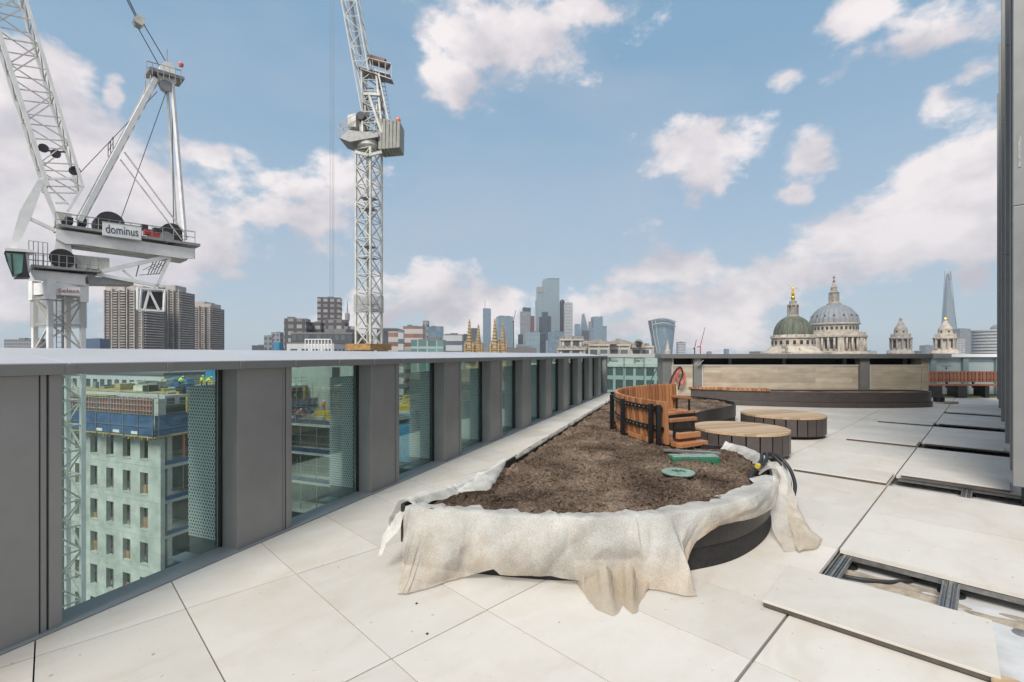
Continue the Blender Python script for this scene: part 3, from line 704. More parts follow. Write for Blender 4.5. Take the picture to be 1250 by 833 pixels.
def drape(name,samples,label,mt,n_u=420,n_v=44,inner=.16,seed=0,amp=.028,rise=None,dirt0=0,parent=None):
    cs=[s[0] for s in samples]
    P=[];Dt=[]
    m=len(samples)
    for a in range(n_u+1):
        f=a/n_u*(m-1); i=min(int(f),m-2); t=f-i
        c=cs[i]*(1-t)+cs[i+1]*t; o_=samples[i][1]*(1-t)+samples[i+1][1]*t; z=samples[i][2]*(1-t)+samples[i+1][2]*t
        p,nn=outline_pt(c)
        s=c
        row=[];dr=[]
        hr=.010+.006*noise.noise(Vector((s*2.3,seed,0)))+.008*max(0,noise.noise(Vector((s*5,seed,3))))+(rise(c) if rise else 0)
        for b_ in range(n_v+1):
            w=b_/n_v
            if w<.22:
                k=w/.22; off=-inner*(1-k)*(1+.5*noise.noise(Vector((s*3,seed,7)))); zz=.385+(.40+hr-.385)*min(1,k*1.3)+.012*noise.noise(Vector((s*6,w*8,seed)))
            else:
                k=(w-.22)/.78; 
                drop=.40+hr-z
                off=.012+(o_-.012)*(k**1.0 if o_>.08 else k**.5); zz=.40+hr-drop*(k if o_<.08 else 1-(1-k)**1.35)
                A=amp*min(1,k*2.2)*(drop/.35)
                fl=1.0 if o_<.08 else 1.8
                su=s*2.3+k*.9*math.sin(s*1.7+seed)+seed*7; kv=k*2.6+.5*math.sin(s*3.1)
                def cell(i,j): return (math.sin(i*127.1+j*311.7+seed*74.7)*43758.5453)%1
                i0=math.floor(su); j0=math.floor(kv); fu=su-i0; fk=kv-j0
                # triangulated crumple: flat facets meeting in sharp creases
                h00,h10,h01,h11=cell(i0,j0),cell(i0+1,j0),cell(i0,j0+1),cell(i0+1,j0+1)
                if fu+fk<1: hv=h00+(h10-h00)*fu+(h01-h00)*fk
                else: hv=h11+(h01-h11)*(1-fu)+(h10-h11)*(1-fk)
                fold=A*fl*(2.0*hv+.9*abs(noise.noise(Vector((s*1.7+k*.6,k*1.1,seed+11)))))
                su=s*6.1-k*2.1; kv=k*4.7+s; i0=math.floor(su); j0=math.floor(kv); fu=su-i0; fk=kv-j0
                h00,h10,h01,h11=cell(i0+50,j0),cell(i0+51,j0),cell(i0+50,j0+1),cell(i0+51,j0+1)
                if fu+fk<1: hv=h00+(h10-h00)*fu+(h01-h00)*fk
                else: hv=h11+(h01-h11)*(1-fu)+(h10-h11)*(1-fk)
                fold+=.0075*hv*min(1,k*4)
                off+=fold; off=max(off,.010)
                zz+=.006*noise.noise(Vector((s*12,k*10,seed+2)))*min(1,k*3)*(0 if k>.97 else 1)
            zz=max(zz,.008+ (.01*abs(noise.noise(Vector((s*20,w*20,1))))))
            q=p+nn*off
            row.append(Vector((q.x,q.y,zz))); dr.append(max(0,min(1,(k if w>=.22 else 0)*1.0+dirt0)))
        P.append(row);Dt.append(dr)
    o=grid_obj(name,P,mt,parent,Dt)
    return o
dr=thing('fleece_sheet',(.6,3.0,0),'long white fleece sheet draped over the near rim of the soil filled planter','fabric sheet')
dp=drape('front_drape',front,'',M['fleece'],seed=1.7,amp=.019,parent=dr)
# patches
def bez(ctrl_,nu=40,nv=40,wr=.012,seed=0,fr=9,floor=True):
    n=len(ctrl_)-1;m=len(ctrl_[0])-1
    def B(n,i,t): return math.comb(n,i)*t**i*(1-t)**(n-i)
    P=[];Dd=[]
    for a in range(nu+1):
        row=[];dd=[]
        for b_ in range(nv+1):
            u=a/nu;v=b_/nv;q=Vector((0,0,0))
            for i in range(n+1):
                bi=B(n,i,u)
                for j in range(m+1): q+=Vector(ctrl_[i][j])*bi*B(m,j,v)
            nz=noise.noise_vector(q*fr+Vector((seed,seed,0)))
            q=q+Vector((nz.x,nz.y,nz.z))*wr+Vector((0,0,abs(noise.noise(q*fr*2.2))*wr*.7))
            if floor: q.z=max(q.z,.006)
            row.append(q);dd.append(v)
        P.append(row);Dd.append(dd)
    return P,Dd
# left flap hanging off the front left corner
def P3(px,py,Y): return at(px,py,Y)
lf=[]
for c,o_,z in ((33.95,.03,.33),(34.2,.16,.24),(34.5,.24,.16),(34.8,.26,.12),(35.1,.22,.13),(35.4,.16,.16),(35.7,.10,.20),(36.0,.05,.18)): lf.append((c,o_,z))
drape('left_rim_drape',lf,'',M['fleece_thin'],n_u=80,n_v=24,inner=.13,seed=3,amp=.03,rise=lambda c:.02+.03*max(0,noise.noise(Vector((c*3,2,9)))),parent=dr)
# ragged tail at the tip of the flap
cf=[[P3(497,618,3.22),P3(492,640,3.16),P3(484,655,3.12),P3(470,668,3.12)],
    [P3(486,626,3.26),P3(478,645,3.18),P3(470,660,3.12),P3(464,678,3.1)],
    [P3(476,640,3.3),P3(468,652,3.22),P3(462,664,3.16),P3(461,680,3.1)]]
Pp,Dd=bez(cf,wr=.022,seed=14,fr=11); grid_obj('corner_tail',Pp,M['fleece'],dr,[[v*.3 for v in r] for r in Dd])
# top spill over soil at left
cf=[[Vector((-.42,3.72,.41)),Vector((-.30,3.72,.42)),Vector((-.15,3.62,.40)),Vector((-.02,3.55,.40))],
    [Vector((-.30,4.0,.42)),Vector((-.18,3.95,.44)),Vector((-.05,3.85,.41)),Vector((.0,3.75,.40))],
    [Vector((-.12,4.45,.42)),Vector((-.02,4.40,.45)),Vector((.08,4.2,.42)),Vector((.10,4.0,.40))],
    [Vector((.06,4.92,.41)),Vector((.10,4.90,.42)),Vector((.14,4.86,.41)),Vector((.16,4.8,.40))]]
cf=[[flo(556,600,.42),flo(575,602,.43),flo(590,600,.42),flo(597,598,.405)],
    [flo(575,588,.43),flo(592,590,.46),flo(602,590,.43),flo(606,588,.405)],
    [flo(600,571,.43),flo(608,576,.46),flo(612,576,.43),flo(617,572,.405)],
    [flo(613,561,.42),flo(614,560,.42),flo(617,559,.42),flo(619,558,.41)]]
Pp,Dd=bez(cf,wr=.012,seed=8); o=grid_obj('fleece_patch',Pp,M['fleece'],None,[[0 for v in r] for r in Dd]); tag(o,'small white triangle of fleece folded over the left rim of the planter','fabric')
# shredded liner edge running along the left rim
n=160;P=[];Dd=[]
for a in range(n+1):
    y=4.75+a/n*6.4; f=(y-3.683)/(11.63-3.683); x=-.3985+f*(2.536+.3985)
    h=.402+.045*max(0,noise.noise(Vector((y*5,0,0)))-.12)+.006*noise.noise(Vector((y*25,0,0)))
    P.append([Vector((x+.050+.02*noise.noise(Vector((y*5,4,0))),y,.375)),Vector((x+.040,y,h-.004)),Vector((x+.026,y,h)),Vector((x+.018,y,h-.012))])
    Dd.append([.8,.5,.4,.5])
o=grid_obj('liner_edge',P,M['fleece'],None,Dd); tag(o,'thin frayed strip of liner poking up along the left rim of the planter','fabric')
# right: fleece on the rim from the drape's end up to the nearer stool
smp=[]
for c,z,o_ in ((9.0,.33,.03),(9.5,.30,.04),(10.0,.33,.03),(10.5,.34,.03),(11.0,.345,.03),(11.5,.35,.03),(11.9,.36,.02)): smp.append((c,o_,z))
d2=drape('rim_drape',smp,'',M['fleece'],n_u=90,n_v=22,inner=.10,seed=5,amp=.05,rise=lambda c:.03+.05*max(0,noise.noise(Vector((c*2.2,9,9)))),dirt0=.25,parent=dr)
# right tail falling to the floor
cf=[[flo(945,570,.42),flo(955,572,.43),flo(958,560,.42)],
    [P3(935,600,3.95),P3(955,600,4.0),P3(968,590,4.1)],
    [P3(931,630,3.75),P3(958,640,3.72),P3(972,620,3.8)],
    [flo(948,655,.03),flo(966,664,.03),flo(978,655,.04)],
    [flo(958,673,.012),flo(970,674,.012),flo(985,668,.012)]]
Pp,Dd=bez(cf,wr=.02,seed=21,fr=8); grid_obj('hanging_tail',Pp,M['fleece'],dr,[[.3+i/40*.5 for v in r] for i,r in enumerate(Dd)])
cf=[[P3(955,605,4.0),P3(966,605,4.02),P3(972,612,4.0)],
    [flo(966,640,.12),flo(976,628,.15),flo(982,640,.10)],
    [flo(968,672,.012),flo(985,650,.13),flo(992,648,.06)],
    [flo(974,676,.012),flo(996,672,.06),flo(1000,655,.05)],
    [flo(975,675,.012),flo(1004,668,.012),flo(1006,658,.012)]]
Pp,Dd=bez(cf,wr=.02,seed=31,fr=7); o=grid_obj('tan_cloth',Pp,M['fleece_tan'],None,[[.6 for v in r] for r in Dd]); tag(o,'crumpled tan cloth end lying on the paving right of the planter','fabric')
# underside tan tail below the white hem at the front
hp=[(702,706),(708,718),(715,728),(727,743),(738,748),(748,751),(755,747),(761,739),(766,744),(771,749),(778,747),(783,733),(788,722),(797,716)]
P=[];Dd=[];NU=90;NV=26
for a_ in range(NU+1):
    f=a_/NU*(len(hp)-1); i=min(int(f),len(hp)-2); t=f-i
    hx=hp[i][0]*(1-t)+hp[i+1][0]*t; hy=hp[i][1]*(1-t)+hp[i+1][1]*t
    g_=flo(hx,hy,.010); tx=700+a_/NU*98; c=px_to_ctrl(tx,0,9.2); p,nn=outline_pt(c); top=Vector((p.x+nn.x*.03,p.y+nn.y*.03,.15))
    pl_=math.sin(a_/NU*math.pi*2*3.3+.4); pl_=math.copysign(abs(pl_)**.6,pl_)
    row=[];dd=[]
    for b_ in range(NV+1):
        w_=b_/NV
        q=top.lerp(g_,w_**1.7); q.z=.15+(.010-.15)*(1-(1-w_)**1.25)
        q+=Vector((nn.x,nn.y,.55))*(.026*pl_*math.sin(math.pi*min(1,w_*.85+.1)))
        q+=noise.noise_vector(q*13)*.007
        q.z=max(q.z,.006); row.append(q); dd.append(.35+.5*w_)
    P.append(row);Dd.append(dd)
grid_obj('lower_tail',P,M['fleece_tan'],dr,Dd)
# hoses over the rim
hs=thing('irrigation_hose',flo(945,566,.45),'pair of black irrigation pipes looping over the right rim of the planter','hose')
for k,dx in enumerate((0,.045)):
    a=flo(918,577,.40);b=flo(936,560,.47)
    pts=[a+Vector((-.05,-.1,-.05)),a,a.lerp(b,.6)+Vector((dx,0,.03)),Vector((2.36+dx,4.42,.50)),Vector((2.47+dx,4.44,.475)),Vector((2.53+dx,4.36,.38)),Vector((2.50+dx,4.22,.26)),Vector((2.40+dx,4.10,.15))]
    pts=catmull([tuple(p) for p in pts],6,False)
    MB().tube(pts,.016,10).build('pipe',M['rubber'],hs,smooth=True)
a=flo(925,571,.44); MB().tube([a+Vector((-.012,-.012,.012)),a+Vector((.012,.012,.018))],.021,12).build('tape',M['yellow'],hs)
# irrigation boxes and stakes in the soil
g=thing('access_cover',flo(828,579,.40),'round pale green valve lid with a raised grip set in the soil','lid')
p=flo(828,579.5,.40); MB().lathe((p.x,p.y,.395),[(.11,0),(.12,.01),(.12,.018),(.137,.02),(.137,.030),(.132,.034),(.0,.035)],n=48).build('lid_disc',M['greenlid'],g,smooth=False,bevel=.002)
mb=MB(); 
for dx,dy in ((-.03,0),(0,.01),(.035,-.01)): mb.box((p.x+dx,p.y+dy,.432),(.012,.07,.012),rz=.3)
mb.build('grip',M['green'],g)
g=thing('valve_box',flo(852,562,.40),'long green plastic valve box half buried in front of the curved bench','box')
a=flo(820,563.5,.40); b=flo(878,563,.40); cx=(a.x+b.x)/2; cy=a.y
mb=MB().box((cx,cy+.06,.392),(b.x-a.x,.14,.09),rz=.03); mb.build('box_body',M['green'],g,bevel=.006)
mb=MB().box((cx,cy+.06,.444),(b.x-a.x-.02,.12,.012),rz=.03); mb.build('box_lid',M['greenlid'],g,bevel=.004)
a=flo(810,552.5,.42); b=flo(879,556,.42)
o=MB().bar((a.x,a.y,.445),(b.x,b.y,.44),.035,.02).build('aluminium_strip',M['bolt']); tag(o,'thin pale metal strip lying on the soil behind the green box','strip')
# ================= CURVED BENCH =================
def pol(r,a,z): return Vector((NC.x+r*math.cos(R(a)),NC.y+r*math.sin(R(a)),z))
def arcbox(mb,r0,r1,a0,a1,z0,z1,n=1,lean=0):
    for i in range(n):
        p=a0+(a1-a0)*i/n;q=a0+(a1-a0)*(i+1)/n; b=len(mb.v)
        for z,l in ((z0,0),(z1,lean)):
            for r,a in ((r0+l,p),(r1+l,p),(r1+l,q),(r0+l,q)): mb.v.append(pol(r,a,z))
        for f in ((0,3,2,1),(4,5,6,7),(0,1,5,4),(1,2,6,5),(2,3,7,6),(3,0,4,7)): mb.f.append([b+k for k in f])
bn=thing('curved_bench',pol(2.1,160,.38),'curved slatted hardwood bench with tall back and black steel frame standing in the planter','bench')
A0,A1=110.5,208
sl=MB(); n=46; st=(A1-A0)/n
for i in range(n): arcbox(sl,2.30,2.345,A0+i*st+.38,A0+(i+1)*st-.38,.455 if i<n-1 else .41,.90,lean=.03)
sl.build('back_slats',M['wood'],bn,bevel=.004)
sl=MB(); n=58; st=(A1-1-A0)/n
for i in range(n): arcbox(sl,1.84,2.28,A0+i*st+.15,A0+(i+1)*st-.15,.425,.465)
sl.build('seat_slats',M['wood'],bn,bevel=.004)
sl=MB(); n=54; st=(A1-2-A0)/n
for i in range(n): arcbox(sl,2.30,2.36,A0+i*st+.2,A0+(i+1)*st-.2,.395,.452)
sl.build('lower_slats',M['wood'],bn,bevel=.003)
mb=MB(); arcbox(mb,1.80,2.26,A1-1.2,A1+3.0,.385,.432,2); arcbox(mb,1.84,2.2,A1-1.2,A1+.8,.47,.53,1); mb.build('end_step',M['wood'],bn,bevel=.004)
fr=MB()
for zz,r_ in ((.56,2.362),(.79,2.384)): arcbox(fr,r_,r_+.012,A0+1,A1-1,zz,zz+.05,24,0)
arcbox(fr,1.86,1.93,A0,A1-1,.395,.42,24); arcbox(fr,2.2,2.26,A0,A1-1,.395,.42,24)
build_each(fr,'frame_band',M['black'],bn)
for a in (113,129,145,161,173,188,A1-1.5,A1-4.5):
    mb=MB(); mb.bar(pol(2.425,a,.20),pol(2.425,a,.865),.05,.05)
    mb.bar(pol(2.40,a,.405),pol(1.88,a,.405),.04,.03); mb.build('post',M['black'],bn,bevel=.003)
bt=MB()
for zz,r_ in ((.585,2.374),(.815,2.396)):
    for i in range(44):
        a=A0+3+i*2.15; q=pol(r_,a,zz); bt.lathe(q,[(.009,-.008),(.009,.008)],n=6)
bt.build('bolt_heads',M['bolt'],bn)
for a in (A1-1.0,A0+3):
    mb=MB(); mb.bar(pol(2.26,a,.70),pol(1.86,a,.70),.045,.06) if False else arcbox(mb,1.86,2.30,a-.9,a+.9,.66,.70); mb.build('armrest',M['wood'],bn,bevel=.006)
    mb=MB(); mb.bar(pol(1.90,a,.46),pol(1.90,a,.66),.03); mb.bar(pol(2.2,a,.46),pol(2.2,a,.66),.03); build_each(mb,'armrest_leg',M['black'],bn)
# ================= ROUND STOOLS =================
def stool(cx,cy,r,label,top=.375):
    t=thing('round_stool',(cx,cy,0),label,'stool','round timber topped stools on the paving')
    mb=MB(); n=max(20,int(2*math.pi*r/.17))
    for i in range(n):
        a=2*math.pi*(i+.5)/n; wd=2*math.pi*r/n-.020
        c=Vector((cx+(r-.012)*math.cos(a),cy+(r-.012)*math.sin(a),(.06+top-.035)/2))
        mb.box(c,(.012,wd,top-.035-.06),rz=a)
    mb.build('side_panels',M['stool_side'],t,bevel=.002)
    MB().lathe((cx,cy,0),[(r-.05,.03),(r-.05,top-.05),(r-.06,top-.045)],n=48).build('core',M['black'],t)
    MB().lathe((cx,cy,0),[(r-.16,.0),(r-.16,.035)],n=40).build('foot_ring',M['black'],t)
    mb=MB(); w=.085; k=int(2*r/w)+1
    for i in range(k):
        y=-r+ (i+.5)*2*r/k; h=2*r/k-.004
        y0,y1=y-h/2,y+h/2
        pts=[]
        m=10
        e=lambda yy: math.sqrt(max(0,r*r-yy*yy))
        for j in range(m+1): yy=y0+(y1-y0)*j/m; pts.append((e(yy),yy))
        for j in range(m+1): yy=y1+(y0-y1)*j/m; pts.append((-e(yy),yy))
        ca,sa=math.cos(.35),math.sin(.35)
        mb.prism([(cx+x*ca-yy*sa,cy+x*sa+yy*ca) for x,yy in pts],top-.032,top)
    mb.build('timber_top',M['woodtop'],t)
    return t
stool(3.33,6.85,.64,'round timber topped stool with dark slatted side, nearer one, beside the curved bench')
stool(4.89,8.5,.68,'round timber topped stool with dark slatted side, farther one, standing free on the paving')
# ================= FAR CURVED PLANTER + BENCH TOP =================
fc=[(5.3,16.6),(4.7,15.9),(4.6,15.0),(5.1,14.0),(6.3,13.3),(7.8,12.8),(9.2,12.6),(10.4,12.62),(11.2,12.75),(11.62,13.0),(11.75,13.4),(11.6,13.7),(10.5,13.74),(8,13.76),(6.2,14.2),(5.6,15.2),(5.7,16.2)]
FO=catmull(fc,6)
fp=thing('curved_planter',(8.4,13.1,0),'long low dark brown curved planter in front of the sandstone wall','planter')
mb=MB(); ringwall(mb,FO,offset(FO,-.05),.14,.41); mb.build('steel_rim',M['stool_side'],fp,bevel=.004)
mb=MB(); ringwall(mb,offset(FO,.03),offset(FO,-.08),.001,.137); mb.build('plinth',M['stool_side'],fp,bevel=.004)
mb=MB(); mb.prism([(p.x,p.y) for p in offset(FO,-.055)],.2,.37); o=mb.build('curved_planter_soil',M['soil']); o['kind']='stuff'; o['label']='soil inside the far curved planter'; o['category']='soil'
# slatted timber seat following the left part of the far planter
bs=thing('low_curved_bench',(6.0,13.3,.42),'long low curved timber slat seat on the far dark planter','bench')
mb=MB(); arc=catmull(fc[2:9],14,False)
for i in range(len(arc)-1):
    if arc[i].x>7.1: break
    a=arc[i];b=arc[i+1];t=(b-a);nn=Vector((-t.y,t.x)).normalized()
    nn=-nn if nn.y<0 else nn
    a0,b0=a.lerp(b,.06),a.lerp(b,.94)
    q=[a0-nn*.05,b0-nn*.05,b0+nn*.42,a0+nn*.42]
    mb.prism([(v.x,v.y) for v in q],.425,.475)
mb.build('seat_slats',M['wood'],bs)
# ================= FAR SANDSTONE WALL =================
WY=13.85
fw=thing('sandstone_wall',(8.4,WY,0),'sandstone clad wall with grey posts, recessed dark slot and flat grey coping','wall')
def X(px,Y=WY): return (px-CX)/F*Y
mb=MB(); 
cx0=X(820); segs=[cx0-.35,X(862),X(960),X(1037),X(1135)]
for a,b in zip(segs[:-1],segs[1:]): mb.span(a+.006,b-.006,WY-.12,WY+.5,1.325,1.452)
mb.build('coping',M['farcoping'],fw,bevel=.005)
for a,b in ((820,846),(857,1048),(1062,1125)):
    z1=1.10; mb=MB(); mb.span(X(a)+.01,X(b)-.01,WY,WY+.12,.0,z1); mb.build('stone_panel',M['stone'],fw)
    mb=MB(); mb.span(X(a),X(b),WY-.012,WY+.0-.002,z1+.002,z1+.035); 
    mb.span(X(a)-.012,X(a)+.022,WY-.014,WY-.003,.0,z1+.0); mb.build('pale_edge_trim',M['concrete2'],fw)
mb=MB(); mb.span(X(1125),X(1133),WY-.01,WY+.45,0,1.32); mb.span(X(820)-.0,X(821)+.03,WY-.005,WY+.3,1.14,1.32); mb.build('stone_pier',M['stone'],fw)
for a,b in ((846,856),(1049,1061)):
    MB().span(X(a)+.01,X(b)-.004,WY-.03,WY+.2,0,1.32).build('post',M['fin'],fw)
MB().span(X(820),X(1125),WY+.38,WY+.42,.9,1.32).build('slot_back',M['cranedark'],fw)
for a in (893,960,1035,1110):
    MB().span(X(a),X(a)+.09,WY+.18,WY+.24,1.1,1.32).build('slot_bracket',M['farcoping'],fw)
mb=MB(); mb.bar((X(850),WY-.1,1.12),(X(856),WY-.16,1.27),.05,.02); mb.build('strut',M['bolt'],fw)
pr=thing('corner_pier',(X(814),WY,0),'broad grey metal clad pier where the balustrade meets the sandstone wall','pier')
mb=MB(); mb.span(X(809),X(820)-.01,WY-.02,WY+.5,0,1.325); mb.build('cladding',M['farcoping'],pr,bevel=.005)
mb=MB(); mb.prism([(X(809),WY+.5),(X(820)-.01,WY+.5),(6.0,FY+.3),(5.8,FY+.3)],0,1.40); mb.build('side_panel',M['farcoping'],pr)
# hose loop
hz=thing('red_hose_reel',(X(830),WY-.1,.4),'red and black hose hanging in a loop in front of the sandstone panel','hose')
pts=catmull([at(px,py,WY-.2) for px,py in ((817,472),(819,464),(823,455),(828,449),(832,450),(833,458),(830,466),(828,476))],6,False)
MB().tube(pts,.022,8).build('black_hose',M['rubber'],hz,smooth=True)
pts=catmull([at(px,py,WY-.16) for px,py in ((821,470),(821,461),(825,454),(830,451),(835,457),(835,464),(831,470),(827,462),(826,456),(829,453))],6,False)
MB().tube(pts,.035,8).build('red_hose',M['hosered'],hz,smooth=True)
# right part: light coping, blue grey wall, bench
RY=16.6
rw=thing('blue_grey_wall',(16.5,RY,0),'pale blue grey panelled wall with darker posts and white coping behind the straight bench','wall')
x0,x1=X(1128,RY),X(1290,RY)
MB().span(x0,x1,RY,RY+.1,0.0,1.2).build('panels',M['wallgrey'],rw)
MB().span(X(1157,RY),x1,RY-.15,RY+.5,1.345,1.452).build('white_coping',M['white'],rw,bevel=.005)
MB().span(x0,X(1157,RY)-.006,RY-.15,RY+.5,1.30,1.46).build('grey_coping',M['farcoping'],rw,bevel=.005)
MB().span(x0,x1,RY-.03,RY-.002,1.2,1.34).build('shadow_rail',M['postgrey'],rw)
for a in (1134,1173,1213,1252): MB().span(X(a,RY),X(a+6.5,RY),RY-.09,RY-.004,0,1.3).build('post',M['postgrey'],rw)
mb=MB(); mb.span(X(1149,RY),X(1162,RY),RY-.008,RY-.003,1.02,1.035); mb.lathe((X(1155,RY),RY-.006,.96),[(.03,-.02),(.03,.02)],n=8); mb.build('notice',M['navytext'],rw)
mb=MB(); mb.span(x0-.5,x1,RY-1.0,RY-.1,.001,.05); o=mb.build('sedum_strip',M['grass']); o['kind']='stuff'; o['label']='narrow green planted strip at the foot of the blue grey wall'; o['category']='ground cover'
BY=15.6
sb=thing('straight_bench',(15.2,BY,0),'straight red hardwood bench with slatted back at the far right end of the terrace','bench')
bx0,bx1=X(1133,BY),X(1262,BY)
mb=MB(); x=bx0
while x<bx1: mb.span(x,x+.085,BY+.30,BY+.335,.50,.865); x+=.125
mb.build('back_slats',M['woodred'],sb,bevel=.004)
mb=MB()
for i in range(5): mb.span(bx0,bx1,BY-.15+i*.1,BY-.06+i*.1,.40,.44)
mb.build('seat_slats',M['woodred'],sb,bevel=.004)
mb=MB(); mb.span(bx0,bx1,BY+.34,BY+.36,.56,.60); mb.span(bx0,bx1,BY+.34,BY+.36,.76,.80); mb.build('back_rail',M['black'],sb)
for a in (1136,1166,1199,1232):
    xx=X(a,BY); mb=MB(); mb.span(xx,xx+(.30 if a<1190 else .14),BY-.1,BY+.3,0.0,.395); mb.bar((xx+.05,BY+.36,.3),(xx+.05,BY+.36,.85),.05); mb.build('leg',M['black'],sb)
# ================= CRANES =================
def lattice(mb,p,q,w0,w1,n,r,rb,ax,cross=True,mbb=None,mode='X'):
    """square lattice from p to q; ax = one side direction"""
    p=Vector(p);q=Vector(q);d=(q-p).normalized();a=(Vector(ax)-d*Vector(ax).dot(d)).normalized();b=d.cross(a)
    mbb=mbb or mb
    def cor(t,k): 
        w=(w0+(w1-w0)*t)/2; s=((1,1),(1,-1),(-1,-1),(-1,1))[k]
        return p.lerp(q,t)+a*w*s[0]+b*w*s[1]
    for k in range(4): mb.bar(cor(0,k),cor(1,k),r,r,up=a)
    for i in range(n+1):
        t=i/n
        for k in range(4): mbb.bar(cor(t,k),cor(t,(k+1)%4),rb)
        if i<n:
            t2=(i+1)/n
            for k in range(4):
                if mode=='X' : mbb.bar(cor(t,k),cor(t2,(k+1)%4),rb); mbb.bar(cor(t,(k+1)%4),cor(t2,k),rb)
                elif (i+k)%2: mbb.bar(cor(t,k),cor(t2,(k+1)%4),rb)
                else: mbb.bar(cor(t,(k+1)%4),cor(t2,k),rb)
# ---- crane A (left, luffing) ----
CA=Vector((-35.7,37.0,0)); AX=Vector((.656,.755,0)); AL=Vector((.755,-.656,0))
CAM=Vector((0,0,H))
def PA(px,py,w=0.0):
    d=Vector(((px-CX)/F,1,(HY-py)/F)); 
    s=((CA+AL*w-CAM).dot(AL))/d.dot(AL)
    return CAM+d*s
ca=thing('tower_crane',(CA.x,CA.y,GZ),'big white luffing crane on the left with lettered deck and green glass cab','tower crane')
d1=D; zt=PA(72,366).z
mb=MB(); br=MB()
lattice(mb,(CA.x,CA.y,GZ),(CA.x,CA.y,zt),2.05,2.05,22,.30,.11,d1,mbb=br,mode='Z'); 
mb.build('mast',M['whitesteel'],ca); br.build('mast_bracing',M['whitesteel2'],ca)
mb=MB(); 
lx=CA+D*-.2+NO*-.55
for s in (-.22,.22): mb.bar((lx.x+D.x*s,lx.y+D.y*s,GZ),(lx.x+D.x*s,lx.y+D.y*s,zt),.05)
z=GZ
while z<zt: mb.bar((lx.x-D.x*.22,lx.y-D.y*.22,z),(lx.x+D.x*.22,lx.y+D.y*.22,z),.035); z+=.4
mb.bar((lx.x+.4,lx.y-.2,GZ),(lx.x+.4,lx.y-.2,zt+1),.10)
mb.build('ladder',M['cranegrey'],ca)
mb=MB(); rr=1.22
zc0,zc1=PA(72,400).z,PA(72,364).z
for sx,sy,a in ((1,0,0),(-1,0,0),(0,1,1),(0,-1,1)):
    c=CA+D*(sx*rr)+NO*(sy*rr)+UP*((zc0+zc1)/2)
    mb.box(c,(.02 if not a else 2*rr,.02 if a else 2*rr,zc1-zc0),rz=ROT)
mb.build('mesh_cage',M['cage'],ca,boxuv=True)
# head collar blocks
z0,z1=zt-.15,PA(72,345).z
mb=MB()
for sx in (-1,1):
    for sy in (-1,1): mb.box(CA+D*(sx*1.03)+NO*(sy*1.03)+UP*((z0+z1)/2),(.55,.55,z1-z0),rz=ROT)
for sx,sy,a in ((1,0,0),(-1,0,0),(0,1,1),(0,-1,1)):
    mb.box(CA+D*(sx*1.15)+NO*(sy*1.15)+UP*((z0+z1)/2+.1),(.12 if not a else 1.7,.12 if a else 1.7,(z1-z0)*.62),rz=ROT)
mb.build('collar',M['whitesteel'],ca,bevel=.03)
def text(s,loc,size,normal,mt,parent,name='lettering',ext=.01,sx=1,xdir=None,spacing=1):
    cu=bpy.data.curves.new(name,'FONT'); cu.body=s; cu.size=size; cu.extrude=ext; cu.align_x='CENTER'; cu.align_y='CENTER'; cu.space_character=spacing
    o=bpy.data.objects.new(name,cu); COL.objects.link(o)
    bpy.context.view_layer.update()
    me=bpy.data.meshes.new_from_object(o.evaluated_get(bpy.context.evaluated_depsgraph_get()))
    bpy.data.objects.remove(o)
    n=Vector(normal).normalized(); x=Vector(xdir).normalized() if xdir is not None else UP.cross(n).normalized(); y=n.cross(x)
    m=Matrix((x*sx,y,n)).transposed().to_4x4(); m.translation=Vector(loc)-(parent.location if parent else Vector())
    me.transform(m); me.materials.clear(); me.materials.append(mt)
    ob=bpy.data.objects.new(name,me); COL.objects.link(ob); ob.parent=parent; return ob
# beam helper in crane plane
def beamA(mb,pts,w,half,):
    """polygon in the crane plane (pixels at lateral w) extruded from w-half to w+half"""
    b=len(mb.v);n=len(pts)
    base=[PA(x,y,w) for x,y in pts]
    for q in base: mb.v.append(q-AL*half)
    for q in base: mb.v.append(q+AL*half)
    mb.f.append([b+i for i in range(n)][::-1]); mb.f.append([b+n+i for i in range(n)])
    for i in range(n): mb.f.append([b+i,b+(i+1)%n,b+n+(i+1)%n,b+n+i])
mb=MB(); beamA(mb,[(36,330),(104,337),(104,349),(42,342)],1.0,.12); beamA(mb,[(36,330),(104,337),(104,349),(42,342)],-1.0,.12); beamA(mb,[(40,331),(104,337),(104,340),(40,334)],0,.95)
mb.build('slewing_frame',M['whitesteel'],ca)
mb=MB(); beamA(mb,[(104,339),(160,343),(160,349),(106,348)],0,1.0); beamA(mb,[(36,326),(120,333),(120,335.5),(36,329)],0,1.6); mb.build('lower_walkway',M['cranegrey'],ca)
# railings
def railA(mb,x0,y0,x1,y1,h,w,n):
    for i in range(n+1):
        t=i/n; a=PA(x0+(x1-x0)*t,y0+(y1-y0)*t,w); mb.bar(a,a+UP*h,.04)
    for k in (.5,1): mb.bar(PA(x0,y0,w)+UP*h*k,PA(x1,y1,w)+UP*h*k,.035)
mb=MB(); railA(mb,34,326,120,333,1.1,1.5,9); railA(mb,34,326,120,333,1.1,-1.5,9)
railA(mb,68,276,238,297,1.05,1.5,13); railA(mb,68,276,238,297,1.05,-1.5,13)
mb.bar(PA(238,297,1.5)+UP*1.05,PA(238,297,-1.5)+UP*1.05,.04)
railA(mb,35,327,58,329,2.0,1.55,4)
mb.build('railing',M['cranegrey'],ca)
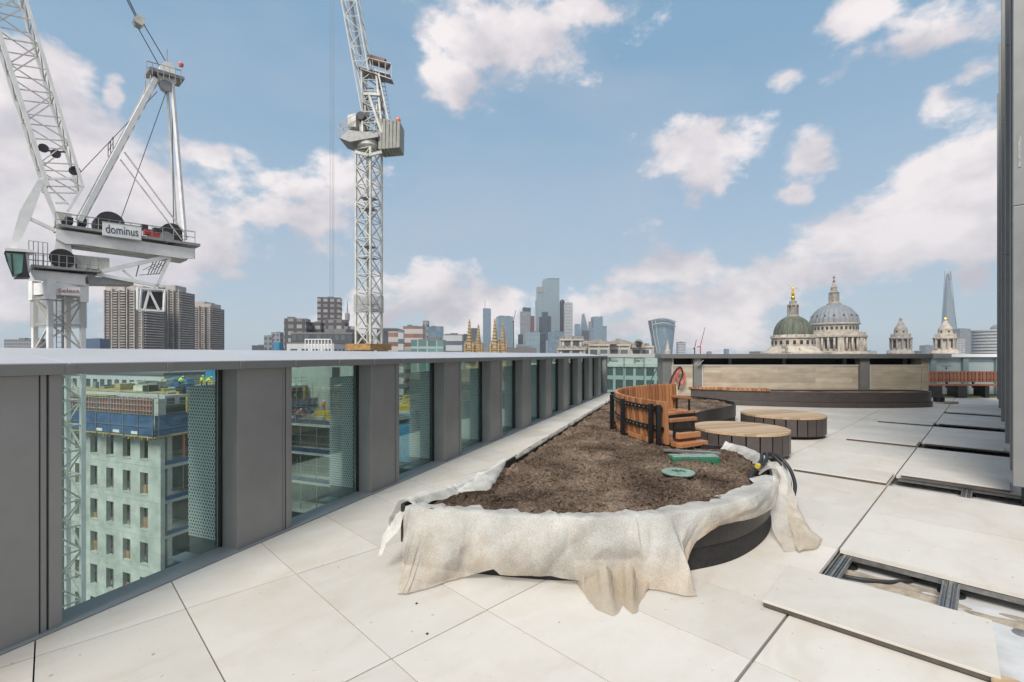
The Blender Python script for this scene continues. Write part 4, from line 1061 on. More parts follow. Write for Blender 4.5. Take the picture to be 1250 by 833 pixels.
# cab
mb=MB(); 
mb2=MB(); beamA(mb2,[(6,309),(9,320),(16,338),(26,334),(28,312)],2.0,.62); mb2.build('cab_glass',M['glasscab'],ca)
beamA(mb,[(5,307),(30,309),(33,331),(36,340),(22,340),(17,340),(26,335),(28,312),(6,310)],2.0,.66); 
for pts in (((6,309),(9,320)),((9,320),(16,338)),((16,338),(26,334)),((14,310),(16,336))): mb.bar(PA(*pts[0],2.66),PA(*pts[1],2.66),.06)
mb.build('cab_frame',M['cranedark'],ca)
mb=MB(); beamA(mb,[(5,304.5),(40,307),(40,310),(5,308)],2.0,.75); beamA(mb,[(28,311),(34,312),(36,333),(30,331)],1.9,.5); mb.build('cab_roof',M['whitesteel'],ca)
# turret between platforms
mb=MB(); beamA(mb,[(62,325),(70,283),(90,283),(86,300),(92,330)],.85,.18); beamA(mb,[(62,325),(70,283),(90,283),(86,300),(92,330)],-.85,.18)
beamA(mb,[(66,318),(72,284),(76,284),(74,318)],0,.8); mb.build('turret',M['whitesteel'],ca)
MB().tube([PA(76,316,.3),PA(76,316,1.3)],.75,20).build('slew_motor',M['cranedark'],ca)
mb=MB(); 
for (x,y) in ((84,322),(92,318),(100,326)): mb.tube([PA(x,y,-.5),PA(x,y,.8)],.3,10)
mb.box(PA(112,322,0),(2.2,1.2,1.0),rz=.7); mb.build('winch_gear',M['whitesteel2'],ca)
# machinery deck (counter jib)
mb=MB()
for w in (1.15,-1.15): beamA(mb,[(68,280),(236,304),(236,316),(222,316),(100,299),(80,298),(68,292)],w,.14)
build_each(mb,'deck_girder',M['whitesteel'],ca)
mb=MB(); beamA(mb,[(68,277.5),(238,301),(238,304),(68,280.5)],0,1.6); mb.build('deck_plate',M['cranegrey'],ca)
mb=MB(); beamA(mb,[(82,301),(84,298.5),(226,317),(224,320)],0,1.05); mb.build('deck_underside',M['whitesteel2'],ca)
# drums and machinery
def drum(px,py,r,w0,w1,mt,name):
    a=PA(px,py,w0);b=a+AL*(w1-w0); MB().tube([a,b],r,28).build(name,mt,ca)
drum(129,278,.92,-.9,1.25,M['cranedark'],'winch_drum'); drum(203,290,.9,-.9,1.2,M['cranedark'],'winch_drum')
drum(203,290,.5,1.21,1.28,M['cranegrey'],'drum_flange')
mb=MB()
for x,y,s in ((180,284,.4),(187,288,.55)): mb.box(PA(x,y,.9),(s*1.3,.7,s),rz=.85)
build_each(mb,'winch_motor',M['red'],ca)
mb=MB()
for x,y,s in ((100,272,.5),(176,278,.4),(84,270,.45),(190,282,.4),(80,275,.5),(214,292,.5)): mb.box(PA(x,y,.3),(s,.9,s),rz=.85)
mb.tube([PA(176,281,.9),PA(192,284,.9)],.16,8); build_each(mb,'hydraulic_unit',M['cranedark'],ca)
MB().box(PA(76,270,-.5),(1.0,1.0,1.2),rz=.85).build('control_cabinet',M['whitesteel2'],ca)
# hoarding sign
a=PA(125,271,1.65);b=PA(172,277,1.65);c=PA(172,293,1.65);e=PA(125,287.5,1.65)
mb=MB(); beamA(mb,[(125,271),(172.3,277.5),(172.3,293.5),(125,287)],1.65,.05)
sg=mb.build('name_board',M['whitesteel'],ca)
xd=(b-a).normalized(); cn=(a+b+c+e)/4
sg2=MB(); beamA(sg2,[(124.2,270),(173,276.7),(173,277.5),(124.2,270.8)],1.66,.06); beamA(sg2,[(124.2,287),(173,293.8),(173,294.6),(124.2,287.8)],1.66,.06); sg2.build('board_trim',M['cranegrey'],ca)
wd=(b-a).length
t_=text('dominus',cn+AL*.062,1.0,AL,M['navytext'],ca,sx=1.12,xdir=xd,spacing=1.02)
dm=t_.data; xs=[(v.co-(cn-ca.location)).dot(xd) for v in dm.vertices]; k=wd*.84/(max(xs)-min(xs)); mid=(max(xs)+min(xs))/2
for v in dm.vertices:
    r=v.co-(cn-ca.location); al=r.dot(xd); v.co+=xd*((al-mid)*k-al)
# smaller maker's board on the collar
a=PA(72,350,1.5); 
mb=MB(); beamA(mb,[(74,350),(98,351),(98,361),(74,360)],1.55,.03); mb.build('small_board',M['whitesteel'],ca)
text('Select',PA(84,355.5,1.60),.42,AL,M['red'],ca,sx=1.2,xdir=(PA(98,351,1.6)-PA(74,350,1.6)))
# struts below the deck + counterweight basket
mb=MB()
for w in (1.0,-1.0):
    for p,q,t in (((118,333),(207,313),.32),((118,335),(198,350),.26),((207,315),(190,352),.26),((150,330),(170,346),.14),((236,303),(236,316),.2)): mb.bar(PA(*p,w),PA(*q,w),t)
mb.build('under_struts',M['whitesteel'],ca)
mb=MB()
for w in (1.1,-1.1):
    for p,q in (((168,352),(201,354)),((168,378),(200,380)),((168,352),(168,378)),((201,354),(200,380)),((176,378),(182,355)),((182,355),(194,379)),((172,353),(170,378))): mb.bar(PA(*p,w),PA(*q,w),.16)
for p in ((168,352),(201,354),(168,378),(200,380)): mb.bar(PA(*p,1.1),PA(*p,-1.1),.16)
for x in (174,180,186): mb.bar(PA(x,330,0),PA(x+16,322,0),.06)
mb.build('counterweight_frame',M['whitesteel'],ca)
mb=MB(); beamA(mb,[(174,357),(196,358),(197,376),(173,375)],0,1.0); mb.build('counterweight',M['cranedark'],ca)
mb=MB()
for i in range(6):
    x=188+i*3.4; mb.bar(PA(x-8,336-i*.2,.9),PA(x,318+i*.4,.9),.07)
mb.bar(PA(170,336,.9),PA(196,334,.9),.06); mb.bar(PA(166,338,.9),PA(170,322,.9),.06); mb.build('stair',M['cranegrey'],ca)
# A-frame
mb=MB()
for w,w2 in ((1.1,.45),(-1.1,-.45)):
    mb.bar(PA(97,270,w),PA(190,96,w2),.34,.34)
mb.bar(PA(97,270,0),PA(190,96,0),.30,.55)
mb.build('front_leg',M['whitesteel'],ca)
mb=MB()
for i in range(14):
    t=(i+.5)/14; x=97+93*t; y=270-174*t; mb.bar(PA(x,y,1.1-.65*t),PA(x,y,-(1.1-.65*t)),.40,.05)
    mb.bar(PA(x-3,y-1,.5),PA(x+3,y+2,.5),.05)
railA(mb,132,192,138,182,1.0,.6,2); mb.build('leg_rungs',M['cranedark'],ca)
mb=MB()
for w,w2 in ((1.2,.4),(-1.2,-.4)): mb.bar(PA(226,293,w),PA(210,100,w2),.30,.22)
mb.bar(PA(216,292,.0),PA(204,104,0),.16)
mb.build('rear_leg',M['whitesteel'],ca)
mb=MB()
for w in (1.0,-1.0):
    mb.bar(PA(152,186,w*.8),PA(229,290,w*1.3),.10); mb.bar(PA(147,195,w*.8),PA(222,293,w*1.3),.09)
mb.build('backstay',M['whitesteel2'],ca)
mb=MB(); beamA(mb,[(180,86),(222,99),(222,102),(179,90)],0,.9); 
railA(mb,179,90,221,101,1.1,.9,6); railA(mb,179,90,221,101,1.1,-.9,6)
mb.bar(PA(204,78),PA(204,60),.04); mb.bar(PA(178,92,.5),PA(176,118,.5),.06);mb.bar(PA(184,92,.5),PA(181,118,.5),.06);mb.bar(PA(176,118,.5),PA(181,118,.5),.06)
mb.build('head_platform',M['cranegrey'],ca)
mb=MB(); beamA(mb,[(192,96),(194,82),(200,77),(208,80),(213,90),(214,103),(205,114),(197,108)],0,.45); mb.build('head_block',M['whitesteel'],ca)
mb=MB(); 
for w in (-.5,0,.5): a=PA(203,105,w); mb.tube([a-AL*.08,a+AL*.08],.5,20)
mb.build('head_sheave',M['cranegrey'],ca)
MB().lathe(PA(221,79,.9),[(.02,-.25),(.16,-.18),(.22,0),(.16,.16),(.03,.2)],n=14).build('warning_light',M['orange'],ca)
# pendant ropes
mb=MB()
for w in (-.35,.35):
    mb.bar(PA(194,80,w),PA(164,26,w*.7),.06); mb.bar(PA(204,78,w),PA(172,24,w*.7),.06)
    mb.bar(PA(166,22,w),PA(120,-70,w),.07); mb.bar(PA(168,22,w*.5),PA(122,-72,w),.07)
mb.bar(PA(192,112,.4),PA(97,212,.6),.05); mb.bar(PA(203,112,0),PA(146,272,0),.05); mb.bar(PA(210,110,.2),PA(212,290,.2),.05)
mb.build('luffing_ropes',M['rope'],ca)
mb=MB(); beamA(mb,[(162,25),(167,20),(176,25),(176,31),(172,34),(165,30)],0,.45); mb.build('rope_block',M['whitesteel2'],ca)
# jib
J0=PA(78,232,0); J1=PA(12,20,0); jd=(J1-J0).normalized(); 
side=AL; JE=J0+jd*38
mb=MB(); br=MB()
inpl=(jd.cross(AL)).normalized()
def jc(s,u,w): return J0+jd*s+inpl*u+AL*w
sgn=1 if (inpl.dot(AX)>0) else -1
hu=1.02
# chords: left (outer) thick, right thinner
for w in (-1.1,1.1):
    mb.bar(jc(0,-sgn*hu,w),jc(38,-sgn*hu,w),.26); br.bar(jc(0,sgn*hu,w),jc(38,sgn*hu,w),.20)
n=22; st=38/n
brace=MB()
for i in range(n):
    for w in (-1.1,1.1):
        a,b=(-hu,hu) if i%2 else (hu,-hu)
        brace.bar(jc(i*st,a,w),jc((i+1)*st,b,w),.075); 
        brace.bar(jc(i*st,-hu,w),jc(i*st,hu,w),.075)
    for u in (-hu,hu):
        brace.bar(jc(i*st,u,-1.1),jc((i+1)*st,u,1.1),.07); brace.bar(jc(i*st,u,-1.1),jc(i*st,u,1.1),.07)
mb.build('jib_lower_chord',M['whitesteel'],ca); br.build('jib_upper_chord',M['whitesteel'],ca); brace.build('jib_bracing',M['whitesteel2'],ca)
# jib foot
mb=MB()
for w in (1.1,-1.1):
    beamA(mb,[(11,303),(16,286),(24,258),(46,220),(54,218),(52,228),(40,262),(20,305)],w,.14)
    L_=jc(0,-sgn*hu,w); Rr=jc(0,sgn*hu,w)
    mb.bar(PA(50,220,w),L_,.3)
    mb.bar(PA(50,219,w),PA(72,274,w),.26); mb.bar(PA(30,264,w),PA(68,282,w),.24); mb.bar(PA(50,219,w),PA(92,218,w),.16)
    mb.bar(PA(54,222,w),PA(84,250,w),.1); mb.bar(Rr,PA(83,258,w),.16); mb.bar(PA(68,248,w),PA(83,248,w),.14); mb.bar(PA(57,225,w),PA(80,246,w),.1)
mb.build('jib_foot',M['whitesteel'],ca)
mb=MB()
for (x,y) in ((53,181),(68,188),(92,208),(90,209)): a=PA(x,y,1.0); mb.tube([a-AL*.12,a+AL*.12],.30,16)
mb.bar(PA(46,183,1),PA(80,186,1),.10); build_each(mb,'jib_sheave',M['cranedark'],ca)
# ---- crane B (centre) ----
CB=Vector((-16.3,53.5,0)); 
def PBx(px,py,dy=0): return at(px,py,CB.y+dy)
cb=thing('tower_crane',(CB.x,CB.y,GZ),'slender pale crane left of centre, jib raised almost upright over grey counterweights','tower crane')
zt=PBx(450,185).z
mb=MB();br=MB(); lattice(mb,(CB.x,CB.y,GZ),(CB.x,CB.y,zt),2.0,2.0,31,.20,.085,D,mbb=br,mode='X')
mb.build('mast',M['whitesteel2'],cb); br.build('mast_bracing',M['whitesteel2'],cb)
mb=MB()
for s in (-.2,.2): mb.bar((CB.x+s,CB.y,GZ),(CB.x+s,CB.y,zt),.05)
z=GZ
while z<zt: mb.bar((CB.x-.2,CB.y,z),(CB.x+.2,CB.y,z),.035); z+=.45
for py in (243,256,302,316,372,378): 
    c=PBx(449,py); mb.box((CB.x,CB.y,c.z),(1.5,1.5,.05),rz=ROT)
mb.build('ladder',M['cranegrey'],cb)
mb=MB(); z0,z1=PBx(450,382).z,PBx(450,361).z
for sx,sy,a in ((1,0,0),(-1,0,0),(0,1,1),(0,-1,1)):
    c=CB+D*(sx*1.18)+NO*(sy*1.18)+UP*((z0+z1)/2); mb.box(c,(.02 if not a else 2.36,.02 if a else 2.36,z1-z0),rz=ROT)
mb.build('mesh_cage',M['cage'],cb,boxuv=True)
def pxbox(mb,x0,y0,x1,y1,d0,d1):
    a=PBx(x0,y0,0);b=PBx(x1,y1,0); mb.span(a.x,b.x,CB.y+d0,CB.y+d1,b.z,a.z)
# slewing ring
mb=MB(); c=PBx(451,180); mb.lathe((CB.x,CB.y,c.z),[(1.0,-.3),(1.3,-.1),(1.3,.4),(1.1,.6)],n=24); 
mb.bar(PBx(434,186),PBx(466,186),.35); mb.bar(PBx(434,186,-1.3),PBx(450,190,-1.6),.3);mb.bar(PBx(466,186,-1.3),PBx(450,190,-1.6),.3)
mb.build('slewing_ring',M['whitesteel2'],cb)
CT=Vector((CB.x,CB.y,0))
# deck slightly turned: left platform slopes in view
def polyB(mb,pts,y0,y1):
    b=len(mb.v);n=len(pts)
    for x,y in pts: mb.v.append(PBx(x,y)+Vector((0,y0,0)))
    for x,y in pts: mb.v.append(PBx(x,y)+Vector((0,y1,0)))
    mb.f.append([b+i for i in range(n)][::-1]); mb.f.append([b+n+i for i in range(n)])
    for i in range(n): mb.f.append([b+i,b+(i+1)%n,b+n+(i+1)%n,b+n+i])
mb=MB(); polyB(mb,[(419,175),(430,166),(466,170),(466,174),(432,180)],-1.4,1.4); mb.build('slewing_platform',M['cranegrey'],cb)
mb=MB(); 
for dy in (-1.4,1.4):
    for i in range(9):
        t=i/8; a=PBx(419+14*t,175-10*t,0); mb.bar(a+Vector((0,dy,0)),a+Vector((0,dy,1.7-.4*t)),.05)
    for k in (.8,1.5): mb.bar(PBx(419,175)+Vector((0,dy,k)),PBx(440,163)+Vector((0,dy,k)),.045)
mb.bar(PBx(419,175)+Vector((0,-1.4,1.6)),PBx(419,175)+Vector((0,1.4,1.6)),.05)
for a_,b_ in (((438,68),(478,78)),((440,84),(478,97))):
    for dy in (-1,1): mb.bar(PBx(*a_,dy),PBx(*b_,dy),.10)
for i in range(6):
    t=i/5
    for dy in (-1,1): mb.bar(PBx(439+39*t,70+9*t,dy),PBx(441+37*t,84+13*t,dy),.06)
mb.build('railing',M['cranegrey'],cb)
mb=MB(); polyB(mb,[(428,146),(438,144),(438,160),(428,160)],-1.0,1.0); polyB(mb,[(441,155),(446,152),(447,163),(441,163)],-.6,.6); build_each(mb,'machine_house',M['whitesteel2'],cb)
mb=MB()
for i in range(6):
    x=466+i*4.3; polyB(mb,[(x,150+i*.7),(x+3.5,150.6+i*.7),(x+3.0,188-i*.6),(x-1,187-i*.2)],-1.1,1.1)
build_each(mb,'counterweight',mat('grey_counterweight',(.34,.34,.30),.7,var=.25,scale=1),cb,bevel=.03)
mb=MB(); c=PBx(440,141,-1.2); mb.tube([c,c+Vector((0,.8,0))],.45,18); mb.build('winch_drum',M['cranedark'],cb)
MB().lathe(PBx(486,147),[(.03,-.9),(.03,-.3),(.25,-.2),(.3,0),(.22,.25),(.03,.3)],n=14).build('warning_light',M['orange'],cb)
# tower head lattice
mb=MB();br=MB()
def quadlat(x0l,x0r,y0,x1l,x1r,y1,n,hy0,hy1,rc,rb):
    def c(t,k):
        xl=x0l+(x1l-x0l)*t; xr=x0r+(x1r-x0r)*t; y=y0+(y1-y0)*t; h=hy0+(hy1-hy0)*t
        return PBx((xl,xr,xr,xl)[k],y)+Vector((0,(-h,-h,h,h)[k],0))
    for k in range(4): mb.bar(c(0,k),c(1,k),rc)
    for i in range(n):
        for k in range(4):
            a,b=(k,(k+1)%4) if (i+k)%2 else ((k+1)%4,k)
            br.bar(c(i/n,a),c((i+1)/n,b),rb); br.bar(c(i/n,k),c(i/n,(k+1)%4),rb)
quadlat(446,470,168,444,461,90,6,1.0,.8,.20,.09)
quadlat(447,459,165,449,464,115,4,.7,.7,.14,.07)
mb.bar(PBx(444,115,-1),PBx(464,116,-1),.28); mb.bar(PBx(450,115,-1),PBx(466,163,-1),.24); mb.bar(PBx(462,90,-1),PBx(475,152,-1),.16)
mb.build('tower_head',M['whitesteel2'],cb); br.build('head_bracing',M['cranegrey'],cb)
mb=MB(); polyB(mb,[(440,86),(478,96),(478,97.5),(440,88)],-1,1); mb.build('head_deck',M['cranegrey'],cb)
mb=MB(); mb.tube([PBx(449,72,0),PBx(470,78,0)],.5,12); mb.tube([PBx(466,76,.2),PBx(474,82,.2)],.4,10); mb.build('hoist_motor',mat('rusty_motor',(.22,.13,.10),.7,var=.4,scale=2),cb)
mb=MB()
for i in range(10):
    t=i/9; x=467+9*t; y=100+48*t; mb.bar(PBx(x-2,y,.5),PBx(x+2,y+1,.5),.06); 
mb.bar(PBx(465,98,.5),PBx(474,150,.5),.05);mb.bar(PBx(469,98,.5),PBx(478,150,.5),.05); mb.build('access_ladder',M['cranegrey'],cb)
# jib rising out of the frame
mb=MB();br=MB()
p0=PBx(448,165);q0=PBx(418,-10)
def jl(t,k):   # t along
    xl=446.5-21.5*t*1.0; xr=463-21*t; y=150-150*t
    h=.9
    return PBx((xl,xr,xr,xl)[k],y)+Vector((0,(-h,-h,h,h)[k]-2.5*t,0))
T=2.7;n=26
mb.bar(jl(0,0),jl(T,0),.12);mb.bar(jl(0,3),jl(T,3),.12);mb.bar(jl(.35,1),jl(T,1),.12);mb.bar(jl(.35,2),jl(T,2),.12)
for i in range(4,n):
    t0,t1=i*T/n,(i+1)*T/n
    for k in range(4):
        a,b=(k,(k+1)%4) if (i+k)%2 else ((k+1)%4,k)
        br.bar(jl(t0,a),jl(t1,b),.06); br.bar(jl(t0,k),jl(t0,(k+1)%4),.05)
lad=MB(); lad.bar((jl(.5,0)+jl(.5,2))/2,(jl(T,0)+jl(T,2))/2,.25); 
mb.build('jib_chord',M['whitesteel'],cb); br.build('jib_bracing',M['whitesteel2'],cb); lad.build('jib_walkway',M['cranegrey'],cb)
tip=(jl(T,0)+jl(T,2))/2
mb=MB()
for px in (403,405.5,407.5):
    b_=at(px,440,CB.y-2.5*T); mb.bar((b_.x,b_.y,b_.z),(b_.x,b_.y,tip.z),.02)
mb.build('hoist_rope',M['rope'],cb)
b_=at(405.5,440,CB.y-2.5*T)
mb=MB(); mb.bar(tip,Vector((b_.x-.4,b_.y,tip.z)),.3); mb.bar(tip+Vector((0,0,-1)),Vector((b_.x-.4,b_.y,tip.z)),.2); mb.build('jib_tip',M['whitesteel'],cb)
# timber/orange base collar seen over the coping
mb=MB(); a=at(432,424,53.5);mb.box((CB.x,CB.y,a.z),(3.8,3.4,.7),rz=ROT); mb.build('timber_collar',mat('orange_timber_collar',(.42,.24,.09),.8,var=.5,scale=1.5),cb)
# ================= PEOPLE =================
def person(loc,h,vest,label,face=0,bend=0.0,pose='stand'):
    t=thing('person',loc,label,'person','construction workers on the site')
    s=h/1.75; me=bpy.data.meshes.new('body'); bm=bmesh.new()
    fw=Vector((math.sin(face),math.cos(face),0)); sd=Vector((fw.y,-fw.x,0))
    def P(x,y,z): return (sd*x+fw*y+UP*z)*s
    b=bend
    J={'pel':(P(0,0,.95),.13),'che':(P(0,b*.35,1.30-b*.1),.16),'nk':(P(0,b*.5,1.50-b*.15),.065),'hd':(P(0,b*.6,1.60-b*.15),.095),'top':(P(0,b*.62,1.70-b*.15),.08)}
    for sgn,c in ((1,'r'),(-1,'l')):
        J['hip'+c]=(P(sgn*.1,0,.90),.10); J['kn'+c]=(P(sgn*.13,.05+.05*sgn,.5),.065); J['an'+c]=(P(sgn*.14,-.02+.06*sgn,.09),.045); J['toe'+c]=(P(sgn*.15,.16+.06*sgn,.04),.04)
        J['sh'+c]=(P(sgn*.2,b*.4,1.43-b*.12),.065); J['el'+c]=(P(sgn*.27,.08+b*.5,1.15-b*.12),.045); J['wr'+c]=(P(sgn*.22,.28+b*.5,1.05-b*.15+(.25 if pose=='reach' and sgn>0 else 0)),.032); J['ha'+c]=(P(sgn*.2,.37+b*.5,1.05-b*.15+(.28 if pose=='reach' and sgn>0 else 0)),.035)
    E=[('pel','che'),('che','nk'),('nk','hd'),('hd','top')]
    for c in 'rl': E+=[('pel','hip'+c),('hip'+c,'kn'+c),('kn'+c,'an'+c),('an'+c,'toe'+c),('che','sh'+c),('sh'+c,'el'+c),('el'+c,'wr'+c),('wr'+c,'ha'+c)]
    keys=list(J); sk=bm.verts.layers.skin.verify(); vs={}
    for k in keys:
        v=bm.verts.new(J[k][0]); r=J[k][1]*s; v[sk].radius=(r,r); vs[k]=v; v[sk].use_root=(k=='pel')
    for a,c in E: bm.edges.new((vs[a],vs[c]))
    bm.to_mesh(me); bm.free(); me.materials.append(M['navy'])
    o=bpy.data.objects.new('body',me); COL.objects.link(o); o.parent=t
    o.modifiers.new('skin','SKIN'); m=o.modifiers.new('sub','SUBSURF'); m.levels=1; m.render_levels=1
    mb=MB(); q=Vector(loc)
    mb.tube([q+P(0,0,.88),q+P(0,b*.15,1.1),q+P(0,b*.35,1.35-b*.1),q+P(0,b*.45,1.47-b*.14)],[.17*s,.19*s,.21*s,.12*s],12)
    for sgn,c in ((1,'r'),(-1,'l')): mb.tube([q+J['sh'+c][0],q+J['el'+c][0],q+J['wr'+c][0]],[.085*s,.07*s,.055*s],8)
    mb.build('jacket',vest,t,smooth=True)
    MB().lathe(q+J['hd'][0],[(.001,.15*s),(.08*s,.13*s),(.115*s,.06*s),(.12*s,.03*s),(.14*s,.025*s),(.13*s,.02*s)][::-1],n=14).build('helmet',M['helmet'],t,smooth=True)
    MB().lathe(q+J['hd'][0],[(.03*s,-.12*s),(.08*s,-.08*s),(.095*s,0),(.08*s,.04*s)],n=12).build('face',M['skin'],t,smooth=True)
    return t
# ================= CONSTRUCTION BUILDING =================
C0=at(196,500,50.0); C0.z=0
def cw(a,b,z): return Vector((C0.x,C0.y,0))+NO*a+D*b+UP*z     # a: along left face (away), b: along right face
cs=thing('concrete_frame_building',cw(0,0,GZ),'unfinished pale concrete frame with punched window holes, blue netting round its top','building under construction')
levels=[-7.9-.0, -11.4,-15.2,-19.0,-22.8,-26.6,-30.4,-34.2]
# left face: piers and spandrels
wallT=.45; cen=[2.75+3.0*i for i in range(8)]; ww=1.35
mb=MB()
def cbox(mb,a0,a1,b0,b1,z0,z1): return mb.box(cw((a0+a1)/2,(b0+b1)/2,(z0+z1)/2),(abs(b1-b0),abs(a1-a0),abs(z1-z0)),rz=ROT)
zt=-5.6
tops=[-7.6-3.8*i for i in range(9)]
prev=zt
edges=[0]
for c in cen: edges+= [c-ww/2,c+ww/2]
edges.append(26)
for i in range(0,len(edges),2): cbox(mb,edges[i],edges[i+1],0,wallT,GZ,zt)
for c in cen:
    z=zt
    for tp in tops:
        cbox(mb,c-ww/2,c+ww/2,0.003,wallT-.003,tp,z); z=tp-2.35
    cbox(mb,c-ww/2,c+ww/2,.003,wallT-.003,GZ,z)
mb.build('punched_wall',M['concrete'],cs)
mb=MB()
for tp in tops:
    cbox(mb,.0,26,-.03,-.002,tp+.75,tp+.80)
for c in cen:
    for tp in tops: cbox(mb,c-ww/2-.05,c+ww/2+.05,-.06,-.001,tp-2.45,tp-2.35)
mb.build('window_sill',M['concrete2'],cs)
mb=MB()
for c in cen:
    for tp in tops[1:]: cbox(mb,c-.08,c+.08,.3,.36,tp-2.35,tp)
mb.build('window_post',M['brown_in'],cs)
mb=MB(); cbox(mb,.6,25.5,4.5,20,GZ,-6.5); mb.build('inner_core',M['brown_in'],cs)
# right face : slab edges, open floors
mb=MB()
for tp in tops:
    z=tp+.9-.0; cbox(mb,.01,25,wallT+.01,30,z-.35,z)
build_each(mb,'floor_slab',M['concrete2'],cs)
mb=MB()
for b_ in (.8,8,15.5,23,29.5):
    cbox(mb,.15,.65,b_,b_+.5,GZ,-6.8)
build_each(mb,'column',M['concrete'],cs)
mb=MB()
for tp in tops[:6]:
    z=tp+.9; cbox(mb,-.02,.0,.6,30,z+.02,z+.45)
mb.build('edge_board',M['bluenet'],cs)
mb=MB(); 
for b_ in (2.6,3.4,5.2): cbox(mb,.3,.5,b_,b_+.18,-10.4,-7)
build_each(mb,'steel_prop',M['orange'],cs)
# scaffold deck + netting around the top
mb=MB(); cbox(mb,-1.0,24,-1.3,.2,-7.25,-7.10); cbox(mb,-1.2,-.0,-1.3,28,-7.25,-7.1)
rnd=random.Random(5)
for i in range(30):
    a=rnd.uniform(-1,22); cbox(mb,a,a+rnd.uniform(.1,.2),-1.5+rnd.uniform(-.3,.2),.3,-7.42+rnd.uniform(-.1,.05),-7.27+rnd.uniform(-.02,.05))
mb.build('scaffold_deck',M['ply'],cs)
mb=MB(); cbox(mb,-1.0,24,-1.32,-1.29,-7.0,-4.9); cbox(mb,-1.22,-1.19,-1.3,28,-7.0,-4.9); mb.build('debris_netting',M['bluenet'],cs)
mb=MB()
for i in range(11): cbox(mb,-1+i*2.4,-.94+i*2.4,-1.40,-1.34,-7.6,-3.2)
for z in (-6.1,-4.85): cbox(mb,-1,24,-1.42,-1.36,z,z+.05)
for i in range(10): cbox(mb,-1.30,-1.24,-1+i*3,-.94+i*3,-7.6,-2.6)
for z in (-6.3,-4.8,-3.6): cbox(mb,-1.32,-1.26,-1.3,28,z,z+.05)
mb.build('scaffold_tube',M['scaf'],cs)
mb=MB()
for a in (1.5,4.6,7.6,10.6): cbox(mb,a,a+1.1,-1.345,-1.33,-6.95,-6.65)
build_each(mb,'netting_banner',M['white'],cs)
# red formwork
mb=MB(); cbox(mb,1.2,24,.1,.3,-5.1,-3.35); mb.build('formwork_panel',mat('red_shutter',(.42,.08,.05),.6,var=.25,scale=1),cs)
mb=MB()
for i in range(44): cbox(mb,1.2+i*.52,1.25+i*.52,-.05,.098,-5.1,-3.25)
for z in (-4.7,-4.1,-3.5): cbox(mb,1.2,24,-.14,-.052,z,z+.04)
mb.build('formwork_waler',M['concrete2'],cs)
mb=MB(); cbox(mb,.1,.9,-.1,.6,-7,-3.3); mb.build('wall_stub',M['concrete2'],cs)
mb=MB(); cbox(mb,9,16,-.1,1.2,-3.33,-3.22); cbox(mb,2,23,2,5,-3.0,-2.85)
for i in range(18):
    a=rnd.uniform(1,22);b_=rnd.uniform(3,16); cbox(mb,a,a+rnd.uniform(.3,3),b_,b_+rnd.uniform(.3,2.5),-3.0,-2.9+rnd.uniform(0,.5))
mb.build('plywood_stack',M['ply'],cs)
mb=MB(); cbox(mb,.6,25,.8,29,-3.35,-3.05); mb.build('top_slab',M['concrete2'],cs)
mb=MB(); 
for i in range(70):
    a=rnd.uniform(.8,24);b_=rnd.uniform(1,28); h=rnd.uniform(.5,1.6); cbox(mb,a,a+.05,b_,b_+.05,-3.05,-3.05+h)
for i in range(9): cbox(mb,.9,.95,1+i*3,1.05+i*3,-3.05,-1.9)
cbox(mb,.9,.94,1,28,-1.95,-1.9); cbox(mb,.9,.94,1,28,-2.45,-2.4)
mb.build('rebar_starter',M['scaf'],cs)
for i in range(44):
    a=rnd.uniform(1,23);b_=rnd.uniform(2,20); h=rnd.uniform(.15,1.0)
    m_=MB(); cbox(m_,a,a+rnd.uniform(.3,2.5),b_,b_+rnd.uniform(.3,1.5),-3.045,-3.045+h)
    m_.build('material_pile',rnd.choice([M['ply'],M['sitetan'],M['bluesheet'],M['scaf'],M['concrete2'],M['cranedark'],M['whitesteel2'],M['bluenet']]),cs)
mb=MB()
for c in cen:
    for tp in tops:
        r_=rnd.random()
        if r_<.35: cbox(mb,c-ww/2+.02,c+ww/2-.02,.30,.34,tp-2.35,tp-2.35+rnd.uniform(.6,1.5))
mb.build('window_board',M['sitetan'],cs)
mb=MB()
for tp in tops[:6]:
    for k in range(7): b_=rnd.uniform(1.2,27); cbox(mb,.2,.27,b_,b_+.07,tp+.9,tp+4.3)
    for zz_ in (.95,1.5): cbox(mb,-.03,.0,.6,30,tp+zz_+.45,tp+zz_+.49)
mb.build('edge_rail',M['scaf'],cs)
mb=MB(); cbox(mb,1,24,22,22.1,-3.05,-.9); mb.build('blue_sheeting',M['bluesheet'],cs)
mb=MB()
for a in (5,9,14,19):
    cbox(mb,a,a+.25,.9,1.15,-7,-3.35)
for b_ in (3,7,11,15,20,25): cbox(mb,.3,.55,b_,b_+.25,-7,-3.35)
build_each(mb,'yellow_prop',M['yellow'],cs)
